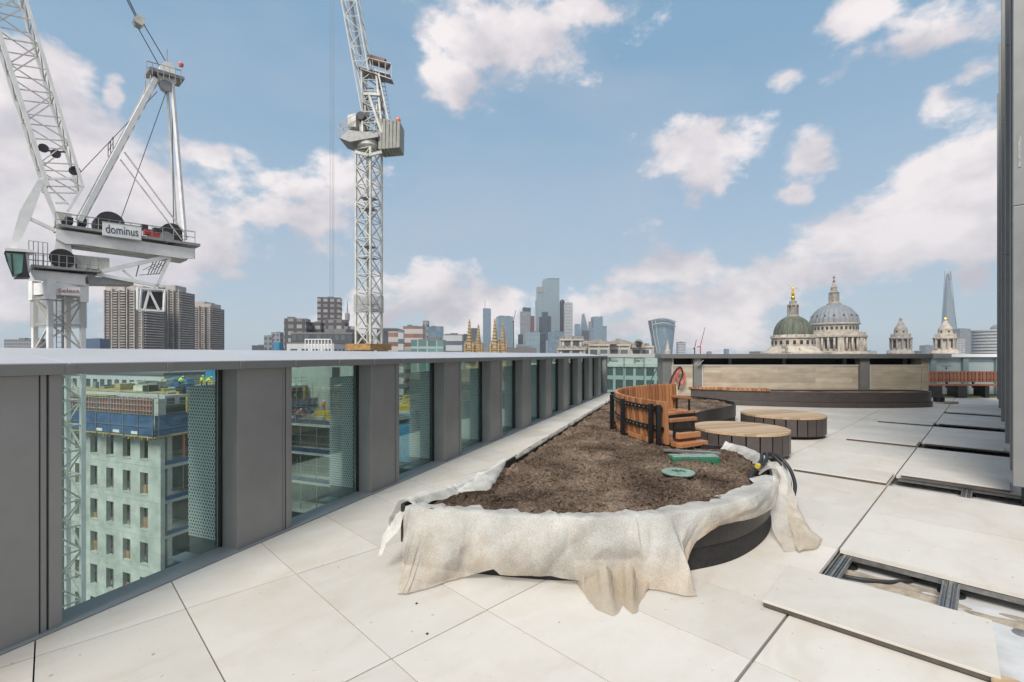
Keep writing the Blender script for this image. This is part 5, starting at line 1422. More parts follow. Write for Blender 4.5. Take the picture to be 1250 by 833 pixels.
# second wing seen through the second bay
Q0=at(380,500,60.5);Q0.z=0
def qbox(mb,a0,a1,b0,b1,z0,z1):
    c=Vector((Q0.x,Q0.y,0))+NO*((a0+a1)/2)+D*((b0+b1)/2)+UP*((z0+z1)/2); return mb.box(c,(abs(b1-b0),abs(a1-a0),abs(z1-z0)),rz=ROT)
def qp(a,b,z): return Vector((Q0.x,Q0.y,0))+NO*a+D*b+UP*z
wg=thing('concrete_core_wing',qp(0,0,GZ),'concrete core and open floor decks of the building site behind the second glass bay','building under construction')
mb=MB()
for z in (-7.5,-11.2,-15.0,-18.8,-22.6): qbox(mb,-7,12,0,16,z-.35,z)
build_each(mb,'floor_slab',M['concrete2'],wg)
mb=MB()
for z in (-7.5,-11.2,-15.0): qbox(mb,-7,12,-.05,-.02,z+.02,z+.55)
mb.build('edge_board',mat('navy_toe_board',(.03,.05,.13),.6,var=.4,scale=.7),wg)
mb=MB(); qbox(mb,-7,2.2,7,7.4,-7.5,-.2); qbox(mb,3.4,12,7,7.4,-7.5,-.2); qbox(mb,2.2,3.4,7.02,7.38,-4.2,-.2); qbox(mb,-2.2,-1.2,4,6.9,-7.5,-3.5); mb.build('core_wall',mat('green_grey_concrete',(.42,.45,.41),.85,var=.15,scale=.5,detail=9),wg)
mb=MB(); qbox(mb,-1.9,-1.5,3.9,3.98,-7.3,-4); qbox(mb,-5.2,-4.8,6.9,6.98,-7.3,-4); qbox(mb,1.6,2.9,6.88,6.98,-3.2,-.4); mb.build('dark_opening',M['dark_in'],wg)
mb=MB(); qbox(mb,-7,12,3,3.3,-22,-7.9); mb.build('inner_wall',M['brown_in'],wg)
mb=MB()
for a in (-6,-3.2,-.5,2.2,5,8):
    qbox(mb,a,a+.1,.4,.5,-22,-7.9)
build_each(mb,'steel_prop',M['scaf'],wg)
mb=MB()
for i in range(8): qbox(mb,-7+i*2.4,-6.95+i*2.4,-.06,0,-7.5,-6.2)
for z in (-6.9,-6.3): qbox(mb,-7,12,-.07,-.02,z,z+.05)
mb.build('guard_rail',M['scaf'],wg)
mb=MB(); qbox(mb,-2.6,.4,1.2,2.6,-7.5,-6.0); o=mb.build('site_container',M['yellow'],origin=qp(-1,1.5,-7.5)); tag(o,'yellow site skip on the concrete deck below the orange clad worker','skip')
for i in range(46):
    a=rnd.uniform(-6.5,11);b_=rnd.uniform(.6,6.5); h=rnd.uniform(.1,1.1)
    m_=MB(); qbox(m_,a,a+rnd.uniform(.3,2.2),b_,b_+rnd.uniform(.2,.9),-7.48,-7.48+h)
    m_.build('material_pile',rnd.choice([M['ply'],M['sitetan'],M['bluesheet'],M['scaf'],M['concrete2'],M['bluenet'],M['cranedark'],M['whitesteel2']]),wg)
mb=MB()
for i in range(40):
    a=rnd.uniform(-6.8,11.5);b_=rnd.uniform(.2,6.8); z_=rnd.choice((-7.5,-11.2,-15.0)); qbox(mb,a,a+.07,b_,b_+.07,z_,z_+rnd.uniform(1.2,3.2))
for z_ in (-7.5,-11.2,-15.0):
    for zz_ in (1.1,2.1): qbox(mb,-7,12,.25,.30,z_+zz_,z_+zz_+.05)
mb.build('scaffold_tube',M['scaf'],wg)
# workers
def yof(px,py,z): return (H-z)*F/(py-HY)
p=qp(-1.6,3.2,-7.48); person((at(395,490,p.y).x,p.y,-7.48+1.1),1.75,M['hivis_o'],'worker in bright orange suit and white helmet on the deck behind the yellow skip',face=2.6,bend=.4)
mb=MB(); q=at(395,490,p.y); mb.box((q.x,q.y,-7.45+.53),(2.2,1.2,1.06)); tag(mb.build('timber_stack',M['ply'],origin=(q.x,q.y,-7.45)),'stack of boards under the worker in orange','timber stack')
q=at(362,497,p.y+1); person((q.x,q.y,-7.48),1.7,mat('dull_orange',(.5,.17,.1),.8),'worker in dull orange bending beside the concrete core on the same deck',face=1,bend=1.0)
for px,label,bend in ((219,'worker in lime hi vis leaning over on the top deck, the leftmost',.8),(246,'worker in lime hi vis with arm out on the top deck, middle one',.3),(252,'worker in lime hi vis crouching on the top deck, the rightmost',1.1)):
    Y=4.45*F/(473.5-HY) if px!=252 else 4.45*F/(474-HY)
    q=at(px,473,Y); person((q.x,q.y,-3.04),1.75,M['hivis_y'],label,face=1.5,bend=bend,pose='reach')
# ================= GROUND =================
mb=MB(); mb.v=[Vector((-9000,-3000,GZ)),Vector((9000,-3000,GZ)),Vector((9000,12000,GZ)),Vector((-9000,12000,GZ))]; mb.f=[[0,1,2,3]]
o=mb.build('ground',M['asphalt']); o['kind']='structure'
# ================= CITY =================
FM={}
FM['dark']=facade('dark_grid',(.075,.075,.08),(.10,.12,.14),2.6,3.5,.62,.62)
FM['darkblock']=facade('brown_dark_grid',(.085,.08,.085),(.32,.30,.29),4.5,3.8,.62,.55)
FM['grey']=facade('grey_grid',(.26,.27,.28),(.12,.14,.16),3,3.6,.6,.5)
FM['lgrid']=facade('white_grid',(.52,.53,.52),(.09,.11,.12),2.6,3.4,.62,.62)
FM['glass']=facade('blue_glass',(.16,.21,.24),(.17,.25,.31),3,3.8,.85,.8,var=.25)
FM['glass2']=facade('grey_glass',(.19,.24,.27),(.25,.32,.36),1.8,7.6,.8,.9,var=.12)
FM['dglass']=facade('dark_glass',(.05,.06,.07),(.06,.08,.10),3,3.8,.8,.7,var=.3)
FM['band']=facade('pale_banded',(.44,.45,.45),(.15,.17,.19),50,4.2,1.1,.42)
FM['redband']=facade('red_banded',(.44,.41,.39),(.26,.15,.13),40,3.6,1.1,.45)
FM['whitewin']=facade('white_window_frames',(.50,.47,.42),(.10,.13,.14),3.2,3.6,.72,.68)
FM['green']=facade('green_glass',(.30,.38,.36),(.14,.24,.23),2.4,3.2,.86,.8)
FM['dense']=facade('dense_pale_frames',(.30,.36,.34),(.05,.07,.075),1.7,2.5,.74,.72,var=.5)
FM['brick']=facade('red_brick_block',(.24,.11,.08),(.08,.09,.10),3.2,3.3,.4,.5)
FM['brickyel']=facade('stock_brick_block',(.30,.23,.15),(.09,.10,.11),3,3.4,.42,.5)
FM['conc']=facade('brown_concrete_balcony',(.10,.085,.075),(.035,.033,.03),3.1,3.2,.55,.5,var=.4)
def tower(name,label,px0,px1,ytop,Y,fm,depth=None,yaw=0,cat='building',roof=None,group=None,ext=None):
    x0,x1=(px0-CX)/F*Y,(px1-CX)/F*Y; z1=H-(ytop-HY)/F*Y; vis=x1-x0
    w=vis; d=depth or vis*.8
    if yaw: 
        c,s=abs(math.cos(yaw)),abs(math.sin(yaw)); k=vis/(w*c+d*s); w*=k; d*=k
    cx=(x0+x1)/2; cy=Y+ (w*abs(math.sin(yaw))+d*abs(math.cos(yaw)))/2
    t=thing(name,(cx,cy,GZ),label,cat,group)
    MB().box((cx,cy,(GZ+z1)/2),(w,d,z1-GZ),rz=yaw).build('walls',FM[fm] if isinstance(fm,str) else fm,t,boxuv=True)
    rf=MB(); 
    u=vis*.04
    # parapet + plant on the roof
    for sx,sy,a,b in ((0,1,w,u),(0,-1,w,u),(1,0,u,d-2*u),(-1,0,u,d-2*u)):
        c=Vector((sx*(w-u)/2,sy*(d-u)/2,0)); c.rotate(Matrix.Rotation(yaw,3,'Z')); rf.box((cx+c.x,cy+c.y,z1+u*.35),(a,b,u*.7),rz=yaw)
    rnd=random.Random(int(px0*7+ytop))
    for i in range(2 if roof is None else roof):
        c=Vector((rnd.uniform(-.25,.25)*w,rnd.uniform(-.3,.1)*d,0)); c.rotate(Matrix.Rotation(yaw,3,'Z')); h=vis*rnd.uniform(.05,.10)
        rf.box((cx+c.x,cy+c.y,z1+h/2+.02),(w*rnd.uniform(.2,.4),d*.3,h),rz=yaw)
    rf.build('roof_plant',M['farcoping'],t)
    return t,(x0,x1,cx,cy,z1,w,d)
# far low roofs that fill the skyline between the named blocks
_r=random.Random(21); _g='distant low roofs filling the skyline'
for i in range(46):
    px=_r.choice((_r.uniform(300,560),_r.uniform(540,800),_r.uniform(560,760))); w_=_r.uniform(5,15); yt=_r.uniform(407,427) if px>440 else _r.uniform(416,426)
    if 596<px<620 and yt<415: yt=420
    tower('distant_building','far off low building on the skyline',px,px+w_,yt,_r.uniform(820,1180),_r.choice(('grey','glass','band','dark','lgrid','glass2','brickyel','dglass')),cat='building',roof=1,group=_g)
for i in range(10):
    px=_r.uniform(1060,1210); tower('distant_building','far off low building on the skyline',px,px+_r.uniform(6,14),_r.uniform(426,430.5),_r.uniform(1600,1900),_r.choice(('grey','band')),cat='building',roof=1,group=_g)
for i in range(26):
    px=_r.uniform(-900,330); Y_=_r.uniform(150,700); tower('distant_building','city block below the horizon behind the building site',px,px+_r.uniform(40,110)*150/Y_*1.6,HY+F*_r.uniform(5,16)/Y_,Y_,_r.choice(('grey','band','lgrid','brickyel','brick','dark')),yaw=_r.uniform(-.3,.3),cat='building',roof=2,group='city blocks below the horizon behind the site')
# --- residential residential towers with saw tooth balconies ---
BALC=mat('brown_concrete',(.46,.41,.36),.85,var=.35,scale=.15,detail=8)
def resi(label,px0,px1,ytop,Y,steps,hd):
    x0,x1=(px0-CX)/F*Y,(px1-CX)/F*Y; z1=H-(ytop-HY)/F*Y; cx=(x0+x1)/2; w=x1-x0
    t=thing('residential_tower',(cx,Y+w*.4,GZ),label,'tower block','brown concrete towers on the left skyline')
    MB().span(x0+w*.06,x1-w*.06,Y+1.5,Y+w*.8,GZ,z1-3).build('walls',FM['conc'],t,boxuv=True)
    mb=MB(); z=GZ+4
    n=5
    while z<z1-4:
        for i in range(n):
            a=x0+w*i/n;b=x0+w*(i+1)/n; yy=Y+abs(i-n//2)*1.0
            mb.span(a+w*.045,b-w*.045,yy-.6,yy+2.4,z,z+1.25)
            if i in(0,n-1): mb.span(a if i==0 else a+w*.05,b if i else b-w*.05,yy+1,yy+w*.6,z,z+1.15)
        z+=3.2
    mb.build('balconies',BALC,t)
    mb=MB()
    for i in range(n+1): a=x0+w*(.06+.88*i/n); mb.span(a-.5,a+.5,Y-.2,Y+3,GZ,z1-2+ (i%2)*1.5)
    mb.build('piers',BALC,t)
    mb=MB()
    for a,b,y in steps: mb.span((a-CX)/F*Y,(b-CX)/F*Y,Y+3,Y+w*.6,z1-3.2,H-(y-HY)/F*Y)
    mb.build('crown',BALC,t)
resi('tallest brown concrete tower block rising behind the crane counterweights, nearest the crane mast',124,176,352,560,((126,150,346),(152,172,349)),0)
resi('middle of the three brown concrete tower blocks, just right of the counterweight basket',183,220,353,620,((190,212,348),(186,200,351)),0)
resi('shortest brown concrete tower block at the right of the three, stepped crown',221,258,373,700,((232,248,368),(224,236,371),(248,256,370.5)),0)
tower('office_building','low grey roof far off at the left picture edge',5,38,415.5,500,'grey')
tower('office_building','small blue box building between the crane mast and the tallest tower block',105,122,414,450,mat('blue_cladding',(.08,.12,.2),.5))
tower('office_building','small pale grey house roofed block left of the dark buildings',320,331,410,330,'grey',yaw=.3)
tower('office_building','small grey block standing left of the dark office, a little taller',331,342,406,360,'grey')
tower('office_building','dark wide office block with white window grid left of the dark square tower',343.5,372,389.5,260,'lgrid' if False else 'darkblock',yaw=.15)
tower('office_building','square dark tower with regular windows above the lower dark blocks',382,413,363.5,330,'darkblock',yaw=.25,roof=1)
for a,b,y,l in ((372,391,394,'dark brown block with framed windows at the foot of the square dark tower, left one'),(395,420,391,'dark brown block with framed windows below the square dark tower, middle one'),(419,432,399,'dark brown block right of the square dark tower, by the crane mast')):
    tower('office_building',l,a,b,y,270,'darkblock',yaw=.1)
tower('office_building','dark slab roofed building with shallow curve behind the crane mast foot',355,430,408,200,'dark',depth=30)
tower('office_building','long low dark glass block right of the crane mast with rounded roof',460,486,402,320,'dark',depth=30)
tower('office_building','low pale block with red bands right of the crane mast',474,489,405,180,'redband')
tower('office_building','slim white stair tower between two red banded blocks',486,492.5,403,175,'band')
tower('office_building','second pale block with red bands, the taller one beside the green glass office',492,516,399,190,'redband',roof=3)
tower('office_building','grey stepped office tower with a slim shaft, left of the golden spires',516,523,392,300,'grey')
tower('office_building','grey glass office right of the slim shaft',520,541,399,280,'glass',yaw=.2)
tower('office_building','low green glass office in front of the grey stepped block',500,541,416,120,'green',yaw=.05)
tower('office_building','pale stepped office between the green glass office and the golden spires',541,564,409,200,'band',roof=4)
tower('office_building','low roof terrace building with white scaffold frames left of the crane mast',350,408,420,110,'lgrid',depth=20)
# white rooftop scaffold frames
mb=MB(); Y=105
for i in range(9): a=at(372+i*4,415,Y); mb.span(a.x,a.x+.15,Y,Y+.15,-3,a.z)
a=at(372,415,Y);b=at(404,415,Y); mb.span(a.x,b.x,Y-.02,Y+.13,a.z,a.z+.2); mb.span(a.x,b.x,Y+.2,Y+.3,a.z-1.2,a.z-1.0); tag(mb.build('rooftop_frame',M['white'],origin=((a.x+b.x)/2,Y,-3)),'white rooftop scaffold frame left of the crane mast base','scaffold')
mb=MB(); a=at(334,424,60);b=at(341,418,60); mb.span(a.x,b.x,60,61,-2,b.z); tag(mb.build('blue_tank',M['bluesheet'],origin=(a.x,60,-2)),'small blue rooftop tank behind the coping left of centre','tank')
# telecom tower
t=thing('telecom_mast',at(424,400,1200),'thin telecom mast with antennas behind the dark blocks','mast'); q=at(424,400,1200); zt=at(424,368,1200).z
mb=MB(); mb.lathe((q.x,1200,0),[(4,GZ),(4,at(0,392,1200).z),(6,at(0,391,1200).z),(6,at(0,383,1200).z),(2,at(0,382,1200).z),(.8,zt)],n=12); mb.build('shaft',M['cranegrey'],t)
# spires
ch=thing('church_tower',(at(592,425,130).x,133,GZ),'honey stone church tower crowned by four pinnacles with weather vanes','church tower')
cx=at(593.5,425,130).x
MB().span(cx-5.6,cx+5.6,131,142,GZ,H+.8).build('tower_walls',M['spirestone'],ch)
for px,Y,top in ((573,131,380),(604,131,379),(584,141,386),(614,141,384)):
    q=at(px,428,Y); zt=at(px,top+10,Y).z; mb=MB(); w=1.35
    mb.lathe((q.x,Y,0),[(w*1.1,0),(w*1.1,2.6),(w*1.25,2.7),(w*1.25,2.95),(w*.85,3.0),(w*.62,5.2),(w*.75,5.3),(w*.55,5.5),(w*.12,zt)],n=8,a0=.39)
    for a in range(4):
        ang=a*math.pi/2+.785; mb.lathe((q.x+w*1.15*math.cos(ang),Y+w*1.15*math.sin(ang),0),[(.3,0),(.3,3.6),(.36,3.7),(.04,5.2)],n=6)
    for k in range(9):
        zz=3.2+k*(zt-3.2)/9; r=w*(.85-.73*k/9)+.06; mb.lathe((q.x,Y,zz),[(r,0),(r+.1,.08),(r,.16)],n=8,a0=.39)
    p=mb.build('pinnacle',M['spirestone'],ch)
    mb=MB(); mb.bar((q.x,Y,zt),(q.x,Y,zt+1.9),.09); mb.bar((q.x-.45,Y,zt+1.3),(q.x+.45,Y,zt+1.3),.14); mb.lathe((q.x,Y,zt+.1),[(.05,0),(.22,.2),(.05,.4)],n=8); v=mb.build('weather_vane',M['cranedark'],p)
    v.parent=p
# city cluster
tower('skyscraper','slim grey skyscraper with a mast behind the golden spires',589.5,599,377,1500,'glass',roof=1)
q=at(592,376,1500); tag(MB().bar((q.x,1505,q.z),(q.x,1505,q.z+25),1.6).build('roof_mast',M['cranegrey'],origin=(q.x,1505,q.z)),'thin antenna on the slim grey skyscraper behind the spires','antenna')
tower('skyscraper','broad grey glass tower right of the golden spires',605,626.5,387,1300,'glass',yaw=.2)
tower('skyscraper','dark block between the pinnacles, half hidden',575,583,401,1100,'dark')
tower('skyscraper','flat topped grey tower left of the dark capped tower',635,648,381,1300,'grey')
tower('skyscraper','dark capped slab directly behind the flat topped grey tower',638,648,376,1400,'dglass')
tower('skyscraper','narrow reddish dark tower left of the tallest skyscraper',647.5,652.5,386,1250,mat('plum_cladding',(.13,.07,.07),.5))
# tallest, stepped glass
t=thing('skyscraper',(at(668,433,1480).x,1500,GZ),'tallest grey blue glass skyscraper in the cluster with three stepped shoulders','skyscraper')
for a,b,y,d0 in ((663,683,341,0),(655.5,663.2,350,4),(654,656,366,8)):
    x0,x1=(a-CX)/F*1480,(b-CX)/F*1480; MB().span(x0,x1-.3,1480+d0,1540,GZ,H+(HY-y)/F*1480).build('glass_shaft',FM['glass2'],t,boxuv=True)
mb=MB(); x0,x1=(664-CX)/F*1480,(683-CX)/F*1480; z=H+(HY-341)/F*1480
b0=len(mb.v)
for x,zz in ((x0,z),(x1,z),(x1,z+3),(x0+12,z+3)): mb.v+= [Vector((x,1482,zz)),Vector((x,1530,zz))]
for i in range(4): j=(i+1)%4; mb.f.append([b0+2*i,b0+2*j,b0+2*j+1,b0+2*i+1])
mb.f.append([b0,b0+2,b0+4,b0+6]); mb.f.append([b0+1,b0+3,b0+5,b0+7]); mb.build('roof_crown',M['glassblue'],t)
mb=MB(); x0,x1=(655.5-CX)/F*1480,(663-CX)/F*1480; mb.span(x0,x1,1483,1483.9,H+(HY-357)/F*1480,H+(HY-350)/F*1480); mb.build('louvre_band',M['cranegrey'],t)
# dark ribbed tower in front
t=thing('skyscraper',(at(665.5,433,1350).x,1370,GZ),'dark ribbed tower with a raised middle in front of the tallest skyscraper','skyscraper')
for a,b,y,d0 in ((662,669,381,0),(658,662.1,387,3),(668.9,673,386,3)):
    x0,x1=(a-CX)/F*1350,(b-CX)/F*1350; MB().span(x0,x1-.2,1350+d0,1390,GZ,H+(HY-y)/F*1350).build('shaft',FM['dglass'],t,boxuv=True)
q=at(686.3,433,1450); t=thing('skyscraper',(q.x,1450,GZ),'slim dark round topped tower right of the tallest skyscraper','skyscraper')
r=3.2/F*1450; zt=H+(HY-366)/F*1450
mb=MB(); mb.lathe((q.x,1450,0),[(r,GZ),(r,zt-8),(r*.8,zt-3),(r*.3,zt)],n=16); mb.build('shaft',M['cranedark'],t)
tower('skyscraper','pale banded skyscraper beside the slim dark tower',689,699,370,1350,'band')
tower('skyscraper','small dark edged tower between the banded skyscraper and the pointed wedge',702,708.5,396,1300,'glass')
# wedge
def wedge(label,pts,Y,dep,mt):
    q=at(sum(p[0] for p in pts)/len(pts),433,Y); t=thing('skyscraper',(q.x,Y+dep/2,GZ),label,'skyscraper'); mb=MB(); n=len(pts)
    for yy in (Y,Y+dep):
        for x,y in pts: a=at(x,y,Y); mb.v.append(Vector((a.x,yy,a.z if y<440 else GZ)))
    mb.f.append(list(range(n))[::-1]); mb.f.append(list(range(n,2*n)))
    for i in range(n): mb.f.append([i,(i+1)%n,n+(i+1)%n,n+i])
    mb.build('glass_body',mt,t,boxuv=True); return t
wedge('pointed blue glass wedge skyscraper with a sharp tip',[(706,450),(712.4,383),(713.3,383),(720,410),(721,450)],1400,35,FM['glass'])
tower('skyscraper','small dark block at the foot of the pointed wedge',711,719,404,1250,'dglass')
tower('skyscraper','grey sliver between the wedge and the blue stepped tower',719,725,393,1330,'grey')
t=thing('skyscraper',(at(732,433,1300).x,1320,GZ),'blue glass tower stepped down to the right, right of the pointed wedge','skyscraper')
for a,b,y,d0 in ((724.5,736,386.5,0),(736,741,398,2),(722,724.7,400,4)):
    x0,x1=(a-CX)/F*1300,(b-CX)/F*1300; MB().span(x0,x1-.2,1300+d0,1345,GZ,H+(HY-y)/F*1300).build('glass_shaft',FM['glass'],t,boxuv=True)
tower('office_building','low pinkish grey glass office left of the dark ribbed tower',641,659,406,700,'glass2')
tower('office_building','low blue glass office right of the dark ribbed tower',670,689,406,650,'glass')
tower('plant_room','long low grey plant room behind the coping near the middle',618,655,425.5,90,M['farcoping'],depth=8,cat='plant room')
def terr(label,px0,px1,ytop,Y,ped=False):
    t,(x0,x1,cx,cy,z1,w,d)=tower('classical_building',label,px0,px1,ytop,Y,'whitewin',depth=14,roof=0)
    mb=MB(); mb.span(x0-.3,x1+.3,Y-.5,Y+1,z1-.4,z1+.15); mb.span(x0-.2,x1+.2,Y-.3,Y+1,z1-3.9,z1-3.6)
    n=max(2,int((x1-x0)/3))
    for i in range(n+1): a=x0+(x1-x0)*i/n; mb.span(a-.25,a+.25,Y-.25,Y-.003,z1-3.6,z1-.4)
    mb.build('cornice',M['portland'],t)
    mb=MB()
    for i in range(5): a=x0+(x1-x0)*(i+.5)/5; mb.span(a-.5,a+.5,Y+3,Y+5,z1+.3,z1+1.1)
    build_each(mb,'chimney',M['portland2'],t)
    if ped:
        mb=MB(); b0=0; xm=(x0+x1)/2
        for yy in (Y-.5,Y+2):
            for x,z in ((xm-6,z1+.15),(xm+6,z1+.15),(xm,z1+1.9)): mb.v.append(Vector((x,yy,z)))
        mb.f=[[0,2,1],[3,4,5],[0,1,4,3],[1,2,5,4],[2,0,3,5]]; mb.build('pediment',M['portland2'],t)
terr('pale stone classical building with tall windows below the banded skyscraper',684,712,414.5,170)
terr('lower white fronted building in front of the classical roofs, left part',681,713,426,150)
terr('dark roofed classical block between the two pale ones',711,722,417,175)
terr('white window framed classical building with a small pediment, left of the lunette',719,743,421,150,True)
terr('white window framed classical building just under the lunette window',744,768,421,152,True)
terr('low stone range right of the lunette reaching to the curved top tower',768,797,423,160)
# lunette
q=at(779.5,421,158); t=thing('lunette_gable',(q.x,158,0),'round arched lunette window gable on the classical roofs','gable')
mb=MB(); r=1.6
for i in range(13):
    a=math.pi*i/12; 
    if i: mb.bar(pp,Vector((q.x+r*math.cos(a),158,q.z+r*math.sin(a))),.35)
    pp=Vector((q.x+r*math.cos(a),158,q.z+r*math.sin(a)))
for i in range(1,6): a=math.pi*i/6; mb.bar((q.x,158,q.z),(q.x+r*math.cos(a),158,q.z+r*math.sin(a)),.12)
mb.span(q.x-2.2,q.x+2.2,157.8,160,q.z-1,q.z); mb.build('arch',M['portland2'],t)
MB().lathe((q.x,158.6,q.z),[(1.3,-.5),(1.3,.9),(.3,1.3)],n=12).build('pane',M['socket'],t)
# curved top tower
def curved():
    Y=1500; t=thing('skyscraper',(at(809,433,Y).x,Y,GZ),'top heavy glass tower with a curved flaring roof, standing alone right of the cluster','skyscraper')
    mb=MB(); n=14; zs=[]
    rows=[(450,801.5,820.5),(431,801,820.8),(410,798.5,823),(398,796,824),(392,794.7,824)]
    for y,a,b in rows:
        for i in range(n+1):
            f=i/n; x=a+(b-a)*f; p=at(x,y,Y); z=p.z if y<449 else GZ
            if y==392: z=at(x,391.5-3.2*math.sin(math.pi*(f*.9+.05))+f*2.5,Y).z
            mb.v.append(Vector((p.x,Y-8*math.sin(math.pi*f),z)))
        for i in range(n+1):
            f=1-i/n; x=a+(b-a)*f; p=at(x,y,Y); z=p.z if y<449 else GZ
            if y==392: z=at(x,391.5-3.2*math.sin(math.pi*(f*.9+.05))+f*2.5,Y).z
            mb.v.append(Vector((p.x,Y+35+8*math.sin(math.pi*f),z)))
    m=2*(n+1)
    for r_ in range(len(rows)-1):
        for i in range(m): mb.f.append([r_*m+i,r_*m+(i+1)%m,(r_+1)*m+(i+1)%m,(r_+1)*m+i])
    mb.f.append([(len(rows)-1)*m+i for i in range(m)])
    mb.build('glass_body',FM['glass'],t,boxuv=True)
    mb=MB()
    for (y0,xa,xb) in ((391.5,794.5,824.3),(397,796,824)):
        pts=[]
        for i in range(15): f=i/14; pts.append(at(xa+(xb-xa)*f,y0-3.4*math.sin(math.pi*(f*.9+.05))+f*2.5,Y)+Vector((0,-9-8*math.sin(math.pi*f),0)))
        mb.tube(pts,1.6,6)
    for k in range(-1,0): pass
    for xa,xb in ((794.7,801.2),(799,804.8)): mb.tube([at(xa,392,Y)+Vector((0,-9,0)),at((xa*2+xb)/3,410,Y)+Vector((0,-9,0)),at(xb,431,Y)+Vector((0,-9,0))],1.3,6)
    mb.build('roof_rim',M['concrete2'],t)
curved()
tower('office_building','small pale round cornered block right of the curved top tower',828,837,418,1200,'band')
tower('office_building','tiny blue grey block on the horizon left of the green dome',885,890,426.5,1600,'glass')
tower('office_building','tiny low grey block on the horizon between the red crane and the dome',864,869,429.5,1500,'grey')
# distant cranes
def farcrane(label,px,y0,tx,ty,mt,bx):
    Y=900; q=at(px,433,Y); t=thing('distant_crane',(q.x,Y,GZ),label,'tower crane','small far off cranes on the horizon')
    mb=MB(); mb.bar((q.x,Y,GZ),(q.x,Y,at(px,y0,Y).z),1.6); mb.build('mast',mt,t)
    mb=MB(); a=at(px,y0,Y); mb.bar(a,at(tx,ty,Y),.9); mb.bar(at(px,y0-2,Y),at(tx,ty,Y),.4); mb.bar(a,at(bx,y0+1,Y),1.8); mb.bar(a,at(px+.5,y0-4,Y),.7); mb.build('jib',mt,t)
farcrane('distant red luffing crane on the horizon right of the pale block',855,423,860.5,400,M['red'],851)
farcrane('distant dark crane on the horizon just left of the red one',848,425,850,415,M['cranedark'],846)
farcrane('distant dark crane leaning over the grey towers right of the golden spires',627,392,629.5,379,M['cranedark'],625)
# small spire before the curved tower
q=at(815,433,400); t=thing('small_steeple',(q.x,400,GZ),'tiny white steeple in front of the curved top tower','steeple')
MB().lathe((q.x,400,0),[(2.4,GZ),(2.4,at(0,428,400).z),(1.5,at(0,427,400).z),(1.5,at(0,423,400).z),(.2,at(0,415,400).z)],n=8).build('steeple_body',M['portland'],t)
# ---- the two domes ----
def ringcols(mb,c,r,z0,z1,n,rad,n2=8):
    for i in range(n):
        a=2*math.pi*i/n; mb.tube([(c[0]+r*math.cos(a),c[1]+r*math.sin(a),z0),(c[0]+r*math.cos(a),c[1]+r*math.sin(a),z1)],rad,n2)
def domeprof(r,z0,h,n=14,top=.12):
    out=[]
    for i in range(n+1):
        a=math.pi/2*i/n; out.append((max(r*math.cos(a),r*top),z0+h*math.sin(a)))
        if r*math.cos(a)<r*top: break
    return out
Y=390; q=at(1018,433,Y); zz=lambda y,Y=390: H+(HY-y)/F*Y
c=(q.x,Y,0); dm_=thing('cathedral_dome',(q.x,Y,GZ),'great grey lead cathedral dome with stone lantern and column ring','dome')
k=F/Y
MB().lathe(c,[(25.5/k,zz(396.5)),]+domeprof(25.2/k,zz(396),(zz(371)-zz(396)),16,.26),n=96,rib=lambda i:1.0 if i%3 else 1.022).build('lead_shell',M['lead'],dm_,smooth=False)
mb=MB(); mb.lathe(c,[(24/k,zz(409)),(24.5/k,zz(397.5)),(26.4/k,zz(397)),(26.6/k,zz(395.6)),(25.4/k,zz(395.2))],n=64)
mb.lathe(c,[(29/k,zz(413)),(33/k,zz(412.5)),(33.3/k,zz(410.6)),(31.5/k,zz(410.5)),(31.5/k,zz(406.7)),(30.6/k,zz(406.5)),(30.6/k,zz(409)),(24/k,zz(409.2))],n=64)
mb.lathe(c,[(27/k,zz(430)),(27/k,zz(413))],n=48)
mb.lathe(c,[(36/k,GZ),(36/k,zz(431)),(33.5/k,zz(430.5)),(33.5/k,zz(429)),(27/k,zz(428.8))],n=48); mb.build('drum',M['portland'],dm_)
mb=MB(); ringcols(mb,c,31.2/k,zz(429),zz(413),32,.75); mb.build('colonnade',M['portland'],dm_,smooth=True)
mb=MB()
for i in range(8):
    a=2*math.pi*(i+.5)/8; mb.box((c[0]+30/k*math.cos(a),c[1]+30/k*math.sin(a),(zz(429)+zz(413))/2),(3,4.2,zz(413)-zz(429)),rz=a)
build_each(mb,'niche_wall',M['portland'],dm_)
mb=MB()
for i in range(32):
    a=2*math.pi*(i+.5)/32; mb.box((c[0]+24.4/k*math.cos(a),c[1]+24.4/k*math.sin(a),zz(401.5)),(.3,1.5,2.2),rz=a); mb.box((c[0]+27.05/k*math.cos(a),c[1]+27.05/k*math.sin(a),zz(421)),(.2,1.9,7),rz=a)
build_each(mb,'window',M['socket'],dm_)
mb=MB()
for i in range(16):
    a=2*math.pi*(i+.5)/16; mb.box((c[0]+23/k*math.cos(a),c[1]+23/k*math.sin(a),zz(387.5)),(1.6,1.1,2.3),rz=a)
build_each(mb,'dormer',M['cranedark'],dm_)
mb=MB(); mb.lathe(c,[(7.6/k,zz(373)),(7.6/k,zz(371)),(5.6/k,zz(370)),(5.2/k,zz(368)),(4.4/k,zz(367.5)),(4.4/k,zz(358.5)),(5.3/k,zz(358)),(5.3/k,zz(357)),(3.4/k,zz(356)),(3.2/k,zz(352)),(3.6/k,zz(351.5)),(2.6/k,zz(350)),(1.4/k,zz(347)),(1.0/k,zz(345))],n=24)
ringcols(mb,c,5.0/k,zz(367.5),zz(358.3),8,.45)
lan=mb.build('lantern',M['portland2'],dm_)
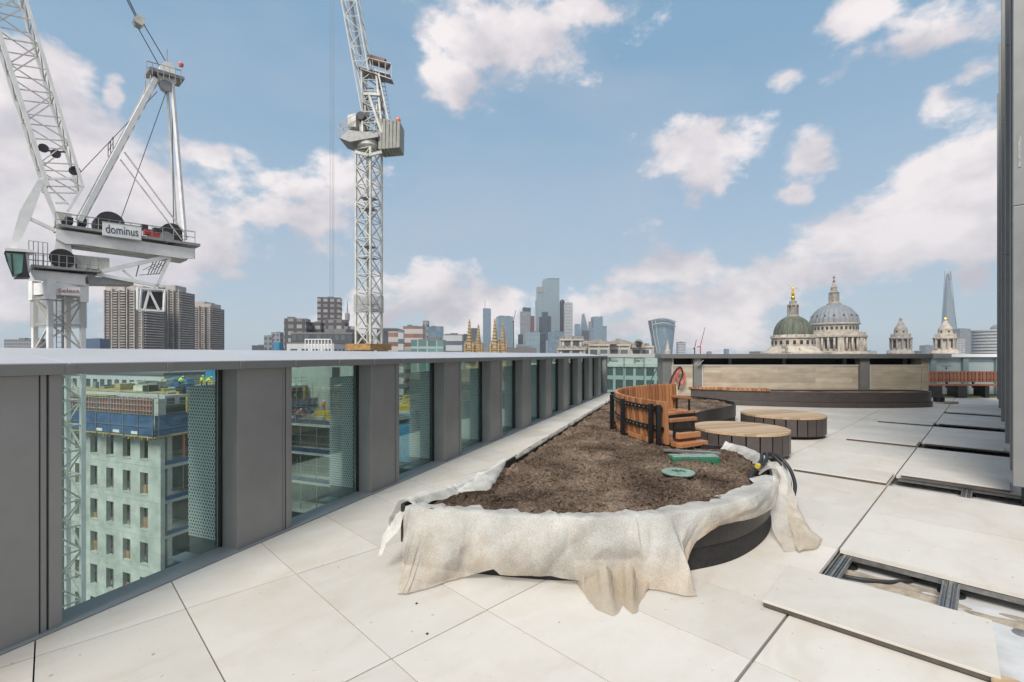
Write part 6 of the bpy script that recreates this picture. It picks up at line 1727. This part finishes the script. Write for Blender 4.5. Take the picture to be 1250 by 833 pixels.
mb=MB(); mb.lathe((c[0],c[1],zz(343.6)),[(.2,-1),(.85,-.5),(1.05,0),(.85,.6),(.2,1)],n=12); mb.bar((c[0],c[1],zz(343)),(c[0],c[1],zz(336.8)),.45); mb.bar((c[0]-1.1,c[1],zz(339)),(c[0]+1.1,c[1],zz(339)),.45); mb.build('ball_and_cross',mat('dark_gilding',(.22,.16,.09),.4,.5),dm_)
# west towers
def wtower(label,px,Y,ytop,s,mt,gold=False):
    q=at(px,433,Y); k=F/Y; z=lambda y: H+(HY-y)/F*Y
    t=thing('baroque_bell_tower',(q.x,Y,GZ),label,'bell tower','pair of baroque stone bell towers'); c=(q.x,Y,0)
    mb=MB(); mb.lathe(c,[(13.5*s/k,GZ),(13.5*s/k,z(431)),(11.5*s/k,z(428.5)),(10.6*s/k,z(428)),(10.0*s/k,z(426)),(8.2*s/k,z(425.8)),(8.2*s/k,z(414.5)),(11.3*s/k,z(414)),(11.5*s/k,z(412.6)),(9.5*s/k,z(412)),(9.0*s/k,z(408.5)),(7*s/k,z(408)),(6.3*s/k,z(403.5)),(6.6*s/k,z(403)),(6.0*s/k,z(400.5)),(4.6*s/k,z(398)),(3.4*s/k,z(396)),(2.8*s/k,z(394.5)),(2.2*s/k,z(393.5)),(1.2*s/k,z(391.5))],n=16,a0=.2)
    mb.build('tower_body',mt,t)
    mb=MB(); ringcols(mb,c,10.2*s/k,z(426),z(414),12,.62,6); 
    for i in range(8):
        a=2*math.pi*(i+.5)/8; mb.tube([(c[0]+9.6*s/k*math.cos(a),c[1]+9.6*s/k*math.sin(a),z(412.5)),(c[0]+9.6*s/k*math.cos(a),c[1]+9.6*s/k*math.sin(a),z(407.5))],[.7,.25],6)
    mb.build('columns',mt,t)
    mb=MB()
    for i in range(4):
        a=2*math.pi*(i+.43)/4-.6; mb.box((c[0]+8.2*s/k*math.cos(a),c[1]+8.2*s/k*math.sin(a),z(420)),(.5,2.2,6.4),rz=a)
    for i in range(6):
        a=2*math.pi*(i+.25)/6; mb.box((c[0]+6.4*s/k*math.cos(a),c[1]+6.4*s/k*math.sin(a),z(405.8)),(.4,1.2,2.4),rz=a)
    build_each(mb,'opening',M['socket'],t)
    mb=MB(); mb.lathe((c[0],c[1],z(390)),[(.5,-1.4),(1.1,-.6),(1.2,.2),(.8,1.1),(.1,2.0)],n=10); mb.build('pine_finial',M['gold'] if gold else mt,t)
wtower('shaded grey baroque bell tower standing free right of the great dome',1099.5,420,387,1.0,M['portland2'])  # darker stone colour stands in for the shade on this tower
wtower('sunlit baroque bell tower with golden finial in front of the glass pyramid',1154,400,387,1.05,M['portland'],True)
# green dome with gilt figure
Y=210; zz=lambda y: H+(HY-y)/F*210; k=F/Y; q=at(968,433,Y); c=(q.x,Y,0)
gd=thing('courthouse_dome',(q.x,Y,GZ),'green copper court dome on a stone drum with a tall lantern','dome')
MB().lathe(c,[(21/k,zz(409.5))]+domeprof(20.6/k,zz(408.8),(zz(385.5)-zz(408.8)),16,.25),n=96,rib=lambda i:1.0 if i%4 else 1.03).build('copper_shell',M['copper'],gd)
mb=MB(); mb.lathe(c,[(23/k,zz(424)),(23/k,zz(413.6)),(24.5/k,zz(413.3)),(24.5/k,zz(412)),(23/k,zz(411.8)),(22/k,zz(409.3)),(19/k,zz(409.2))],n=64)
mb.lathe(c,[(34/k,GZ),(34/k,zz(431)),(29/k,zz(429)),(26/k,zz(425)),(24.2/k,zz(423.6)),(22/k,zz(423.5))],n=40)
mb.build('drum',M['portland'],gd)
mb=MB()
for i in range(20):
    a=2*math.pi*(i+.5)/20; mb.box((c[0]+23/k*math.cos(a),c[1]+23/k*math.sin(a),zz(418.5)),(.25,1.1,1.7),rz=a)
build_each(mb,'window',M['socket'],gd)
mb=MB(); x0=at(985,433,214).x
mb.span(c[0]+2,at(1004,433,Y).x,Y+4,Y+16,GZ,zz(424)); mb.span(c[0]+1.6,at(1005,433,Y).x,Y+3.5,Y+16,zz(424)+.004,zz(423.2)); 
mb.span(at(934,433,Y).x,c[0],Y+4,Y+14,GZ,zz(429)); mb.span(at(945,433,Y).x,at(997,433,Y).x,Y-10,Y-6,GZ,zz(430))
mb.build('roof_block',M['portland2'],gd)
mb=MB()
for i in range(16):
    a=2*math.pi*i/16; mb.box((c[0]+23.6/k*math.cos(a),c[1]+23.6/k*math.sin(a),zz(411)),(.5,.5,.9),rz=a)
for px,y in ((956,421.5),(960,424),(976,427.5),(990,428)): q2=at(px,y,Y-9.5); mb.lathe(q2,[(.5,-1.6),(.7,-.4),(.45,.3),(.25,.6),(.3,.9),(.05,1.1)],n=8)
build_each(mb,'stone_ornament',M['portland2'],gd)
mb=MB(); mb.lathe(c,[(7/k,zz(387)),(6.4/k,zz(385)),(4.6/k,zz(384.5)),(4.6/k,zz(374)),(6.2/k,zz(373.5)),(6.0/k,zz(372)),(4.2/k,zz(371)),(4.0/k,zz(368)),(2.4/k,zz(367.5)),(2.0/k,zz(366))],n=20); ringcols(mb,c,5.6/k,zz(384.5),zz(373.5),8,.28)
mb.build('lantern',M['portland2'],gd)
st=thing('gilded_statue',(c[0],Y,zz(366)),'golden figure with both arms stretched out on top of the green dome','statue')
mb=MB(); b=zz(366); u=.3665   # metre per px
mb.lathe((c[0],Y,b),[(.2,0),(.75,.3),(.95,.9),(.75,1.5),(.3,1.75)],n=14); mb.build('globe',M['gold'],st,smooth=True)
mb=MB(); 
mb.tube([(c[0],Y,b+1.7),(c[0],Y,b+2.6),(c[0]-.05,Y,b+3.6),(c[0]-.05,Y,b+4.3),(c[0]-.05,Y,b+4.9),(c[0]-.05,Y,b+5.25),(c[0]-.05,Y,b+5.45),(c[0]-.05,Y,b+5.8),(c[0]-.05,Y,b+6.1)],[.55,.62,.5,.36,.45,.38,.14,.24,.16],12)
mb.tube([(c[0]-.3,Y,b+5.1),(c[0]-1.1,Y,b+5.2),(c[0]-1.9,Y-.1,b+5.3)],[.17,.13,.08],8); mb.tube([(c[0]+.2,Y,b+5.1),(c[0]+1.0,Y,b+5.2),(c[0]+1.8,Y-.1,b+5.15)],[.17,.13,.08],8)
mb.build('figure',M['gold'],st,smooth=True)
mb=MB(); mb.bar((c[0]-1.9,Y-.1,b+5.0),(c[0]-2.05,Y-.1,b+6.7),.10,.05); mb.build('sword',M['gold'],st)
mb=MB(); mb.bar((c[0]+1.4,Y-.1,b+5.0),(c[0]+2.5,Y-.1,b+4.9),.06)
for x in (1.45,2.45): mb.bar((c[0]+x,Y-.1,b+4.95),(c[0]+x,Y-.1,b+4.35),.03); mb.lathe((c[0]+x,Y-.1,b+4.25),[(.1,-.08),(.28,.05)],n=10)
mb.build('scales',M['gold'],st)
# glass pyramid tower
Y=1500; q=at(1157,433,Y); t=thing('glass_spire_tower',(q.x,Y+20,GZ),'tall tapering glass spire tower with open splintered tip at the far right','skyscraper')
def P4(px,py,dy=0): return at(px,py,Y+dy)
sh=[((1142.5,1174),450,0),((1146,1171.5),420,6),((1150.3,1166.5),385,12),((1153,1161.2),350,18),((1154.6,1159.2),334,20)]
mb=MB()
for (a,b),y,d in sh:
    p=P4(a,y);r=P4(b,y);z=p.z if y<449 else GZ
    m=(p.x+r.x)/2; dd=(r.x-p.x)/2
    for vx,vy in ((p.x,Y+20),(m-dd*.35,Y+20-dd*.9),(r.x,Y+20-dd*.2),(m+dd*.3,Y+20+dd)): mb.v.append(Vector((vx*vy/Y,vy,z)))
for i in range(4):
    for j in range(4): mb.f.append([i*4+j,i*4+(j+1)%4,(i+1)*4+(j+1)%4,(i+1)*4+j])
mb.f.append([16,17,18,19]); mb.build('glass_facets',facade('spire_glass',(.24,.29,.32),(.30,.37,.41),2.5,8,.9,.9,var=.12,grough=.45),t,boxuv=True)
mb=MB()
for xs in ((1147,1153.5,8),(1170.5,1160.6,12)): mb.bar(P4(xs[0],433,xs[2]),P4(xs[1],331,10),.9)
mb.bar(P4(1154.5,338,0),P4(1154,330.5,10),1.2);mb.bar(P4(1158.6,340,10),P4(1157.6,333,14),2.0);mb.bar(P4(1160.4,342,8),P4(1159.8,331.5,10),1.2)
for y in (346,352,358): mb.bar(P4(1153,y,2),P4(1161.5,y,2),.8)
mb.build('edge_fins',M['cranegrey'],t)
mb=MB()
for i in range(22):
    y=345+i*4; f=(y-338)/95; xa=1153.3-8*f; xb=1160.6+10.5*f
    mb.bar(P4(xa+(xb-xa)*.34,y,2-10*f),P4(xb-.8,y,14-4*f),.5)
mb.build('floor_lines',M['concrete2'],t)
tower('skyscraper','grey tower with dark cap right of the glass spire tower',1172,1185,402,1400,'grey')
tower('office_building','bright white block in front of the grey capped tower',1167,1178,413.5,900,'lgrid',roof=0)
tower('office_building','faint pale block left of the glass spire tower',1130,1141,422,1500,'grey')
tower('office_building','tiny dark roof between the bell towers',1119,1126,429,1400,'dark')
q=at(1219,433,700); t=thing('round_office_building',(q.x,700,GZ),'round banded white office building beside the screen at the far right','building')
r=24/F*700; z1=H+(HY-403)/F*700
MB().lathe((q.x,700,0),[(r,GZ),(r,z1)],n=48).build('walls',FM['grey'],t)
mb=MB(); z=GZ
while z<z1: mb.lathe((q.x,700,z),[(r+.05,0),(r+1.0,.1),(r+1.0,2.2),(r+.05,2.3)],n=48); z+=4.6
mb.build('floor_band',M['concrete2'],t)
MB().lathe((q.x+4,700,z1),[(12,0),(11.5,4),(8,7.5),(2,9)],n=24).build('roof_dome',M['cranegrey'],t)
# ---- mid ground city seen through the glass ----
rnd=random.Random(11)
mids=[(-95,120,60,26,-2.7,'lgrid','white gridded office beyond the building site, seen at the top of the first glass bay'),
(-97,152,20,20,-2.4,'brick','red brick stair block next to the white gridded office'),
(-52,112,22,20,-4.5,'brick','red brick block behind the third glass bay'),
(-24,95,16,18,-9,'brickyel','yellow brick block behind the third glass bay'),
(-8,128,24,22,-6,'green','green glazed office behind the fourth glass bay'),
(22,92,30,24,-.5,'dense','white framed office seen through the far corner balustrade'),
(44,78,18,18,-3.5,'whitewin','pale office with tall windows right behind the corner balustrade'),
(2,175,36,26,-12,'grey','grey office block behind the middle bays'),
(-45,190,40,26,-14,'brickyel','long yellow brick block farther behind the site'),
(-90,215,50,30,-10,'grey','wide grey block in the distance behind the site'),
(-140,160,40,40,-6,'grey','grey block far left behind the tower crane'),
(60,150,50,30,-9,'grey','grey block hidden behind the corner pier')]
for i,(x,y,w,d,z,fm,l) in enumerate(mids):
    t=thing('city_block',(x,y,GZ),l,'building')
    MB().box((x,y,(GZ+z)/2),(w,d,z-GZ),rz=-R(90)+ROT).build('walls',FM[fm],t,boxuv=True)
    mb=MB()
    for k in range(5): mb.box((x+rnd.uniform(-.3,.3)*w,y+rnd.uniform(-.3,.3)*d,z-.2+.7),(rnd.uniform(2,6),rnd.uniform(2,5),1.4+rnd.uniform(-.6,.5)),rz=-R(90)+ROT)
    mb.box((x,y,z+.1),(w+.6,d+.6,.5),rz=-R(90)+ROT)
    mb.build('roof_plant',M['concrete2'] if i%2 else M['farcoping'],t)
# site machinery & podium decks behind the third bay
q=at(497,480,85); t=thing('yellow_site_hoist',(q.x,85,GZ),'yellow construction hoist standing behind the third glass bay','hoist')
mb=MB(); lattice(mb,(q.x,85,GZ),(q.x,85,-6),1.2,1.2,16,.15,.06,(1,0,0)); mb.build('hoist_mast',M['yellow'],t)
MB().box((q.x-.2,83.6,-9),(2.4,1.8,3.0),rz=.4).build('hoist_cage',M['yellow'],t,bevel=.1)
mb=MB(); 
for k,(z,dd) in enumerate(((-8,0),(-11.5,0),(-15,0),(-18.5,0))): mb.box((q.x+5,92+dd,z),(20,6,.3),rz=ROT-R(90))
for i in range(12): mb.box((q.x-4+i*1.7,88.5+i*-.66,-21),(.15,.15,30),rz=0)
t2=thing('orange_scaffold',(q.x+5,92,GZ),'orange brown scaffold decks behind the third glass bay','scaffold'); mb.build('scaffold_decks',M['ply'],t2)
q=at(505,520,70); t=thing('blue_sheeted_frame',(q.x,70,GZ),'blue sheeted scaffold frame low behind the third glass bay','scaffold')
MB().box((q.x,70,-11),(9,5,5),rz=ROT).build('blue_sheets',M['bluesheet'],t); mb=MB(); mb.box((q.x,70,-13.9),(11,6.4,.5),rz=ROT); mb.box((q.x,70,-26),(9,5,23),rz=ROT); mb.build('dark_base',M['dark_in'],t)
mb=MB(); mb.prism([(-60,60),(40,40),(60,110),(-30,130)],GZ+.004,GZ+6); o=mb.build('site_podium',mat('pinkish_site_slab',(.26,.19,.17),.9,var=.4,scale=.08,detail=9)); tag(o,'pinkish grey podium slab at the foot of the building site','podium')
# ================= SUN, SKY, AIR, CAMERA =================
SUN_EL=R(47); SUN_AZ=R(206)     # azimuth clockwise from +Y : behind the camera, left
w=bpy.data.worlds.new('World'); sc.world=w; w.use_nodes=True; nt=w.node_tree; N=nt.nodes; Lk=nt.links
for n in list(N): N.remove(n)
out=N.new('ShaderNodeOutputWorld'); bg=N.new('ShaderNodeBackground'); Lk.new(bg.outputs[0],out.inputs[0]); bg.inputs['Strength'].default_value=.12
BS=.12
sky=N.new('ShaderNodeTexSky'); sky.sky_type='NISHITA'; sky.sun_disc=False; sky.sun_elevation=SUN_EL; sky.sun_rotation=SUN_AZ; sky.altitude=60; sky.air_density=1.0; sky.dust_density=1.5; sky.ozone_density=1.5
tc=N.new('ShaderNodeTexCoord'); dirv=tc.outputs['Generated']
def mth(op,a,b=None,c=None,clamp=False):
    n=N.new('ShaderNodeMath'); n.operation=op; n.use_clamp=clamp
    for i,x in enumerate((a,b,c)):
        if x is None: continue
        if isinstance(x,(int,float)): n.inputs[i].default_value=x
        else: Lk.new(x,n.inputs[i])
    return n.outputs[0]
def vm(op,a,b=None,c=None,out_='Vector'):
    n=N.new('ShaderNodeVectorMath'); n.operation=op
    for i,x in enumerate((a,b,c)):
        if x is None: continue
        if isinstance(x,(tuple,list)): n.inputs[i].default_value=x
        else: Lk.new(x,n.inputs[i])
    return n.outputs[out_]
sp=N.new('ShaderNodeSeparateXYZ'); Lk.new(dirv,sp.inputs[0])
az=mth('ARCTAN2',sp.outputs[0],sp.outputs[1]); el=mth('ARCSINE',sp.outputs[2])
cb=N.new('ShaderNodeCombineXYZ'); Lk.new(az,cb.inputs[0]); Lk.new(el,cb.inputs[1]); AE=cb.outputs[0]
# noise coordinates compressed vertically a little towards the horizon
ns=N.new('ShaderNodeTexNoise'); ns.inputs['Scale'].default_value=5.0; ns.inputs['Detail'].default_value=12; ns.inputs['Roughness'].default_value=.56; ns.inputs['Distortion'].default_value=.15
nv=vm('MULTIPLY',dirv,(1,1,1.5)); Lk.new(nv,ns.inputs['Vector'])
ns2=N.new('ShaderNodeTexNoise'); ns2.inputs['Scale'].default_value=5.0; ns2.inputs['Detail'].default_value=6; ns2.inputs['Roughness'].default_value=.55; ns2.inputs['Distortion'].default_value=.15
Lk.new(vm('ADD',nv,(-.05,-.02,.09)),ns2.inputs['Vector'])
BL=[(60,225,190,95),(20,170,80,60),(190,240,120,60),(120,320,220,80),(255,300,90,60),(290,335,50,22),(255,190,45,18),(330,262,45,22),(395,268,65,48),(445,225,50,45),(140,118,12,18),(45,80,60,30),(60,110,45,30),
(640,50,100,42),(705,20,60,30),(560,105,34,28),
(545,372,95,46),(475,392,60,34),(600,372,40,32),(430,400,60,20),
(860,175,62,30),(862,215,34,34),
(992,192,34,34),(975,240,26,14),
(1130,50,120,30),(1040,25,50,26),(1190,90,50,16),(1145,130,40,32),(960,95,25,12),
(1170,225,100,62),(1070,285,130,42),(960,330,110,36),(820,335,85,38),(880,365,120,36),(1205,285,70,40),(1130,260,120,50),
(800,396,150,34),(880,412,110,20),(745,372,45,26),(1190,340,28,18)]
dmin=None
for px,py,rx,ry in BL:
    a=math.atan2(px-CX,F); hyp=math.sqrt(F*F+(px-CX)**2); e=math.atan2(HY-py,hyp)
    cs_=math.cos(a); ra=rx/F*cs_*cs_; re=ry/hyp*math.cos(e)
    n=vm('MULTIPLY_ADD',AE,(1/ra,1/re,0),(-a/ra,-e/re,0)); l=vm('LENGTH',n,out_='Value')
    # smaller blobs have proportionally harder noise: work in size-normalised distance
    f=mth('MULTIPLY',mth('SUBTRACT',1.0,l),min(1.35,.5+re*3.8))
    dmin=f if dmin is None else mth('MAXIMUM',dmin,f)
# generic clouds away from the photographed part of the sky
gen=N.new('ShaderNodeTexNoise'); gen.inputs['Scale'].default_value=1.6; gen.inputs['Detail'].default_value=3; Lk.new(dirv,gen.inputs['Vector'])
back=mth('SUBTRACT',mth('MULTIPLY',gen.outputs['Fac'],3.0),1.45)
front=N.new('ShaderNodeMapRange'); Lk.new(sp.outputs[1],front.inputs[0]); front.inputs['From Min'].default_value=.30; front.inputs['From Max'].default_value=.62
frontb=N.new('ShaderNodeMapRange'); Lk.new(el,frontb.inputs[0]); frontb.inputs['From Min'].default_value=.62; frontb.inputs['From Max'].default_value=.85; frontb.inputs['To Min'].default_value=1; frontb.inputs['To Max'].default_value=0
ff=mth('MULTIPLY',front.outputs[0],frontb.outputs[0])
back=mth('ADD',back,mth('MULTIPLY',ff,-3.0))
base=mth('MAXIMUM',mth('MAXIMUM',dmin,-.9),back)
fine=N.new('ShaderNodeTexNoise'); fine.inputs['Scale'].default_value=17; fine.inputs['Detail'].default_value=7; fine.inputs['Roughness'].default_value=.6; Lk.new(nv,fine.inputs['Vector'])
base=mth('MULTIPLY_ADD',mth('SUBTRACT',fine.outputs['Fac'],.5),1.3,base)
dens=mth('ADD',base,mth('MULTIPLY',mth('SUBTRACT',ns.outputs['Fac'],.5),2.7))
mr=N.new('ShaderNodeMapRange'); mr.interpolation_type='SMOOTHSTEP'; Lk.new(dens,mr.inputs[0]); mr.inputs['From Min'].default_value=-.10; mr.inputs['From Max'].default_value=.40
# cloud shading
rel=mth('SUBTRACT',ns.outputs['Fac'],ns2.outputs['Fac'])
lit=N.new('ShaderNodeMapRange'); Lk.new(rel,lit.inputs[0]); lit.inputs['From Min'].default_value=-.16; lit.inputs['From Max'].default_value=.12
k=.84/BS
cmx=N.new('ShaderNodeMix'); cmx.data_type='RGBA'; Lk.new(lit.outputs[0],cmx.inputs['Factor']); cmx.inputs['A'].default_value=(.60*k,.565*k,.61*k,1); cmx.inputs['B'].default_value=(.99*k,.91*k,.90*k,1)
# blue of the sky: nishita tinted towards the pale blue of the photograph
hs_=N.new('ShaderNodeMix'); hs_.data_type='RGBA'; hs_.inputs['Factor'].default_value=.80
elr=N.new('ShaderNodeMapRange'); Lk.new(el,elr.inputs[0]); elr.inputs['From Min'].default_value=0; elr.inputs['From Max'].default_value=.55
g=N.new('ShaderNodeMix'); g.data_type='RGBA'; Lk.new(elr.outputs[0],g.inputs['Factor']); g.inputs['A'].default_value=(.52*k,.63*k,.72*k,1); g.inputs['B'].default_value=(.235*k,.42*k,.60*k,1)
Lk.new(sky.outputs[0],hs_.inputs['A']); Lk.new(g.outputs['Result'],hs_.inputs['B'])
veil=N.new('ShaderNodeTexNoise'); veil.inputs['Scale'].default_value=2.2; veil.inputs['Detail'].default_value=6; Lk.new(vm('MULTIPLY',dirv,(1,1,2.5)),veil.inputs['Vector'])
vv=N.new('ShaderNodeMapRange'); Lk.new(veil.outputs['Fac'],vv.inputs[0]); vv.inputs['From Min'].default_value=.45; vv.inputs['From Max'].default_value=.8; vv.inputs['To Max'].default_value=.45
vx=N.new('ShaderNodeMix'); vx.data_type='RGBA'; Lk.new(vv.outputs[0],vx.inputs['Factor']); Lk.new(hs_.outputs['Result'],vx.inputs['A']); vx.inputs['B'].default_value=(.58*k,.58*k,.63*k,1)
fin=N.new('ShaderNodeMix'); fin.data_type='RGBA'; cf_=mth('MULTIPLY',mr.outputs[0],.93); Lk.new(cf_,fin.inputs['Factor']); Lk.new(vx.outputs['Result'],fin.inputs['A']); Lk.new(cmx.outputs['Result'],fin.inputs['B'])
Lk.new(fin.outputs['Result'],bg.inputs['Color'])
sl=bpy.data.lights.new('sun','SUN'); sl.energy=3.3; sl.angle=R(24); sl.color=(1,.95,.88)
so=bpy.data.objects.new('sun',sl); COL.objects.link(so)
sd=Vector((math.sin(SUN_AZ)*math.cos(SUN_EL),math.cos(SUN_AZ)*math.cos(SUN_EL),math.sin(SUN_EL)))
so.rotation_euler=sd.to_track_quat('Z','Y').to_euler()
if HAZE:
    hz_=MB().span(-2500,2500,-60,2200,GZ-1,420); m=bpy.data.materials.new('haze_air'); m.use_nodes=True; n=m.node_tree.nodes; n.remove(n['Principled BSDF'])
    pv_=n.new('ShaderNodeVolumePrincipled'); pv_.inputs['Color'].default_value=(.85,.9,.97,1); pv_.inputs['Density'].default_value=HAZE; pv_.inputs['Anisotropy'].default_value=.2
    m.node_tree.links.new(pv_.outputs[0],n['Material Output'].inputs['Volume'])
    o=hz_.build('haze',m); o['kind']='stuff'
cam=bpy.data.cameras.new('camera'); co=bpy.data.objects.new('camera',cam); COL.objects.link(co)
co.location=(0,0,H); co.rotation_euler=(R(90),0,0); cam.sensor_width=36; cam.lens=F/1250*36; cam.shift_y=(HY-416.5)/1250; cam.clip_end=20000; cam.clip_start=.05
sc.camera=co
sc.render.engine='CYCLES'
vs=sc.view_settings; vs.view_transform='Standard'; vs.look='None'; vs.gamma=1; vs.exposure=EXPO
sc.render.resolution_x=1024; sc.render.resolution_y=682
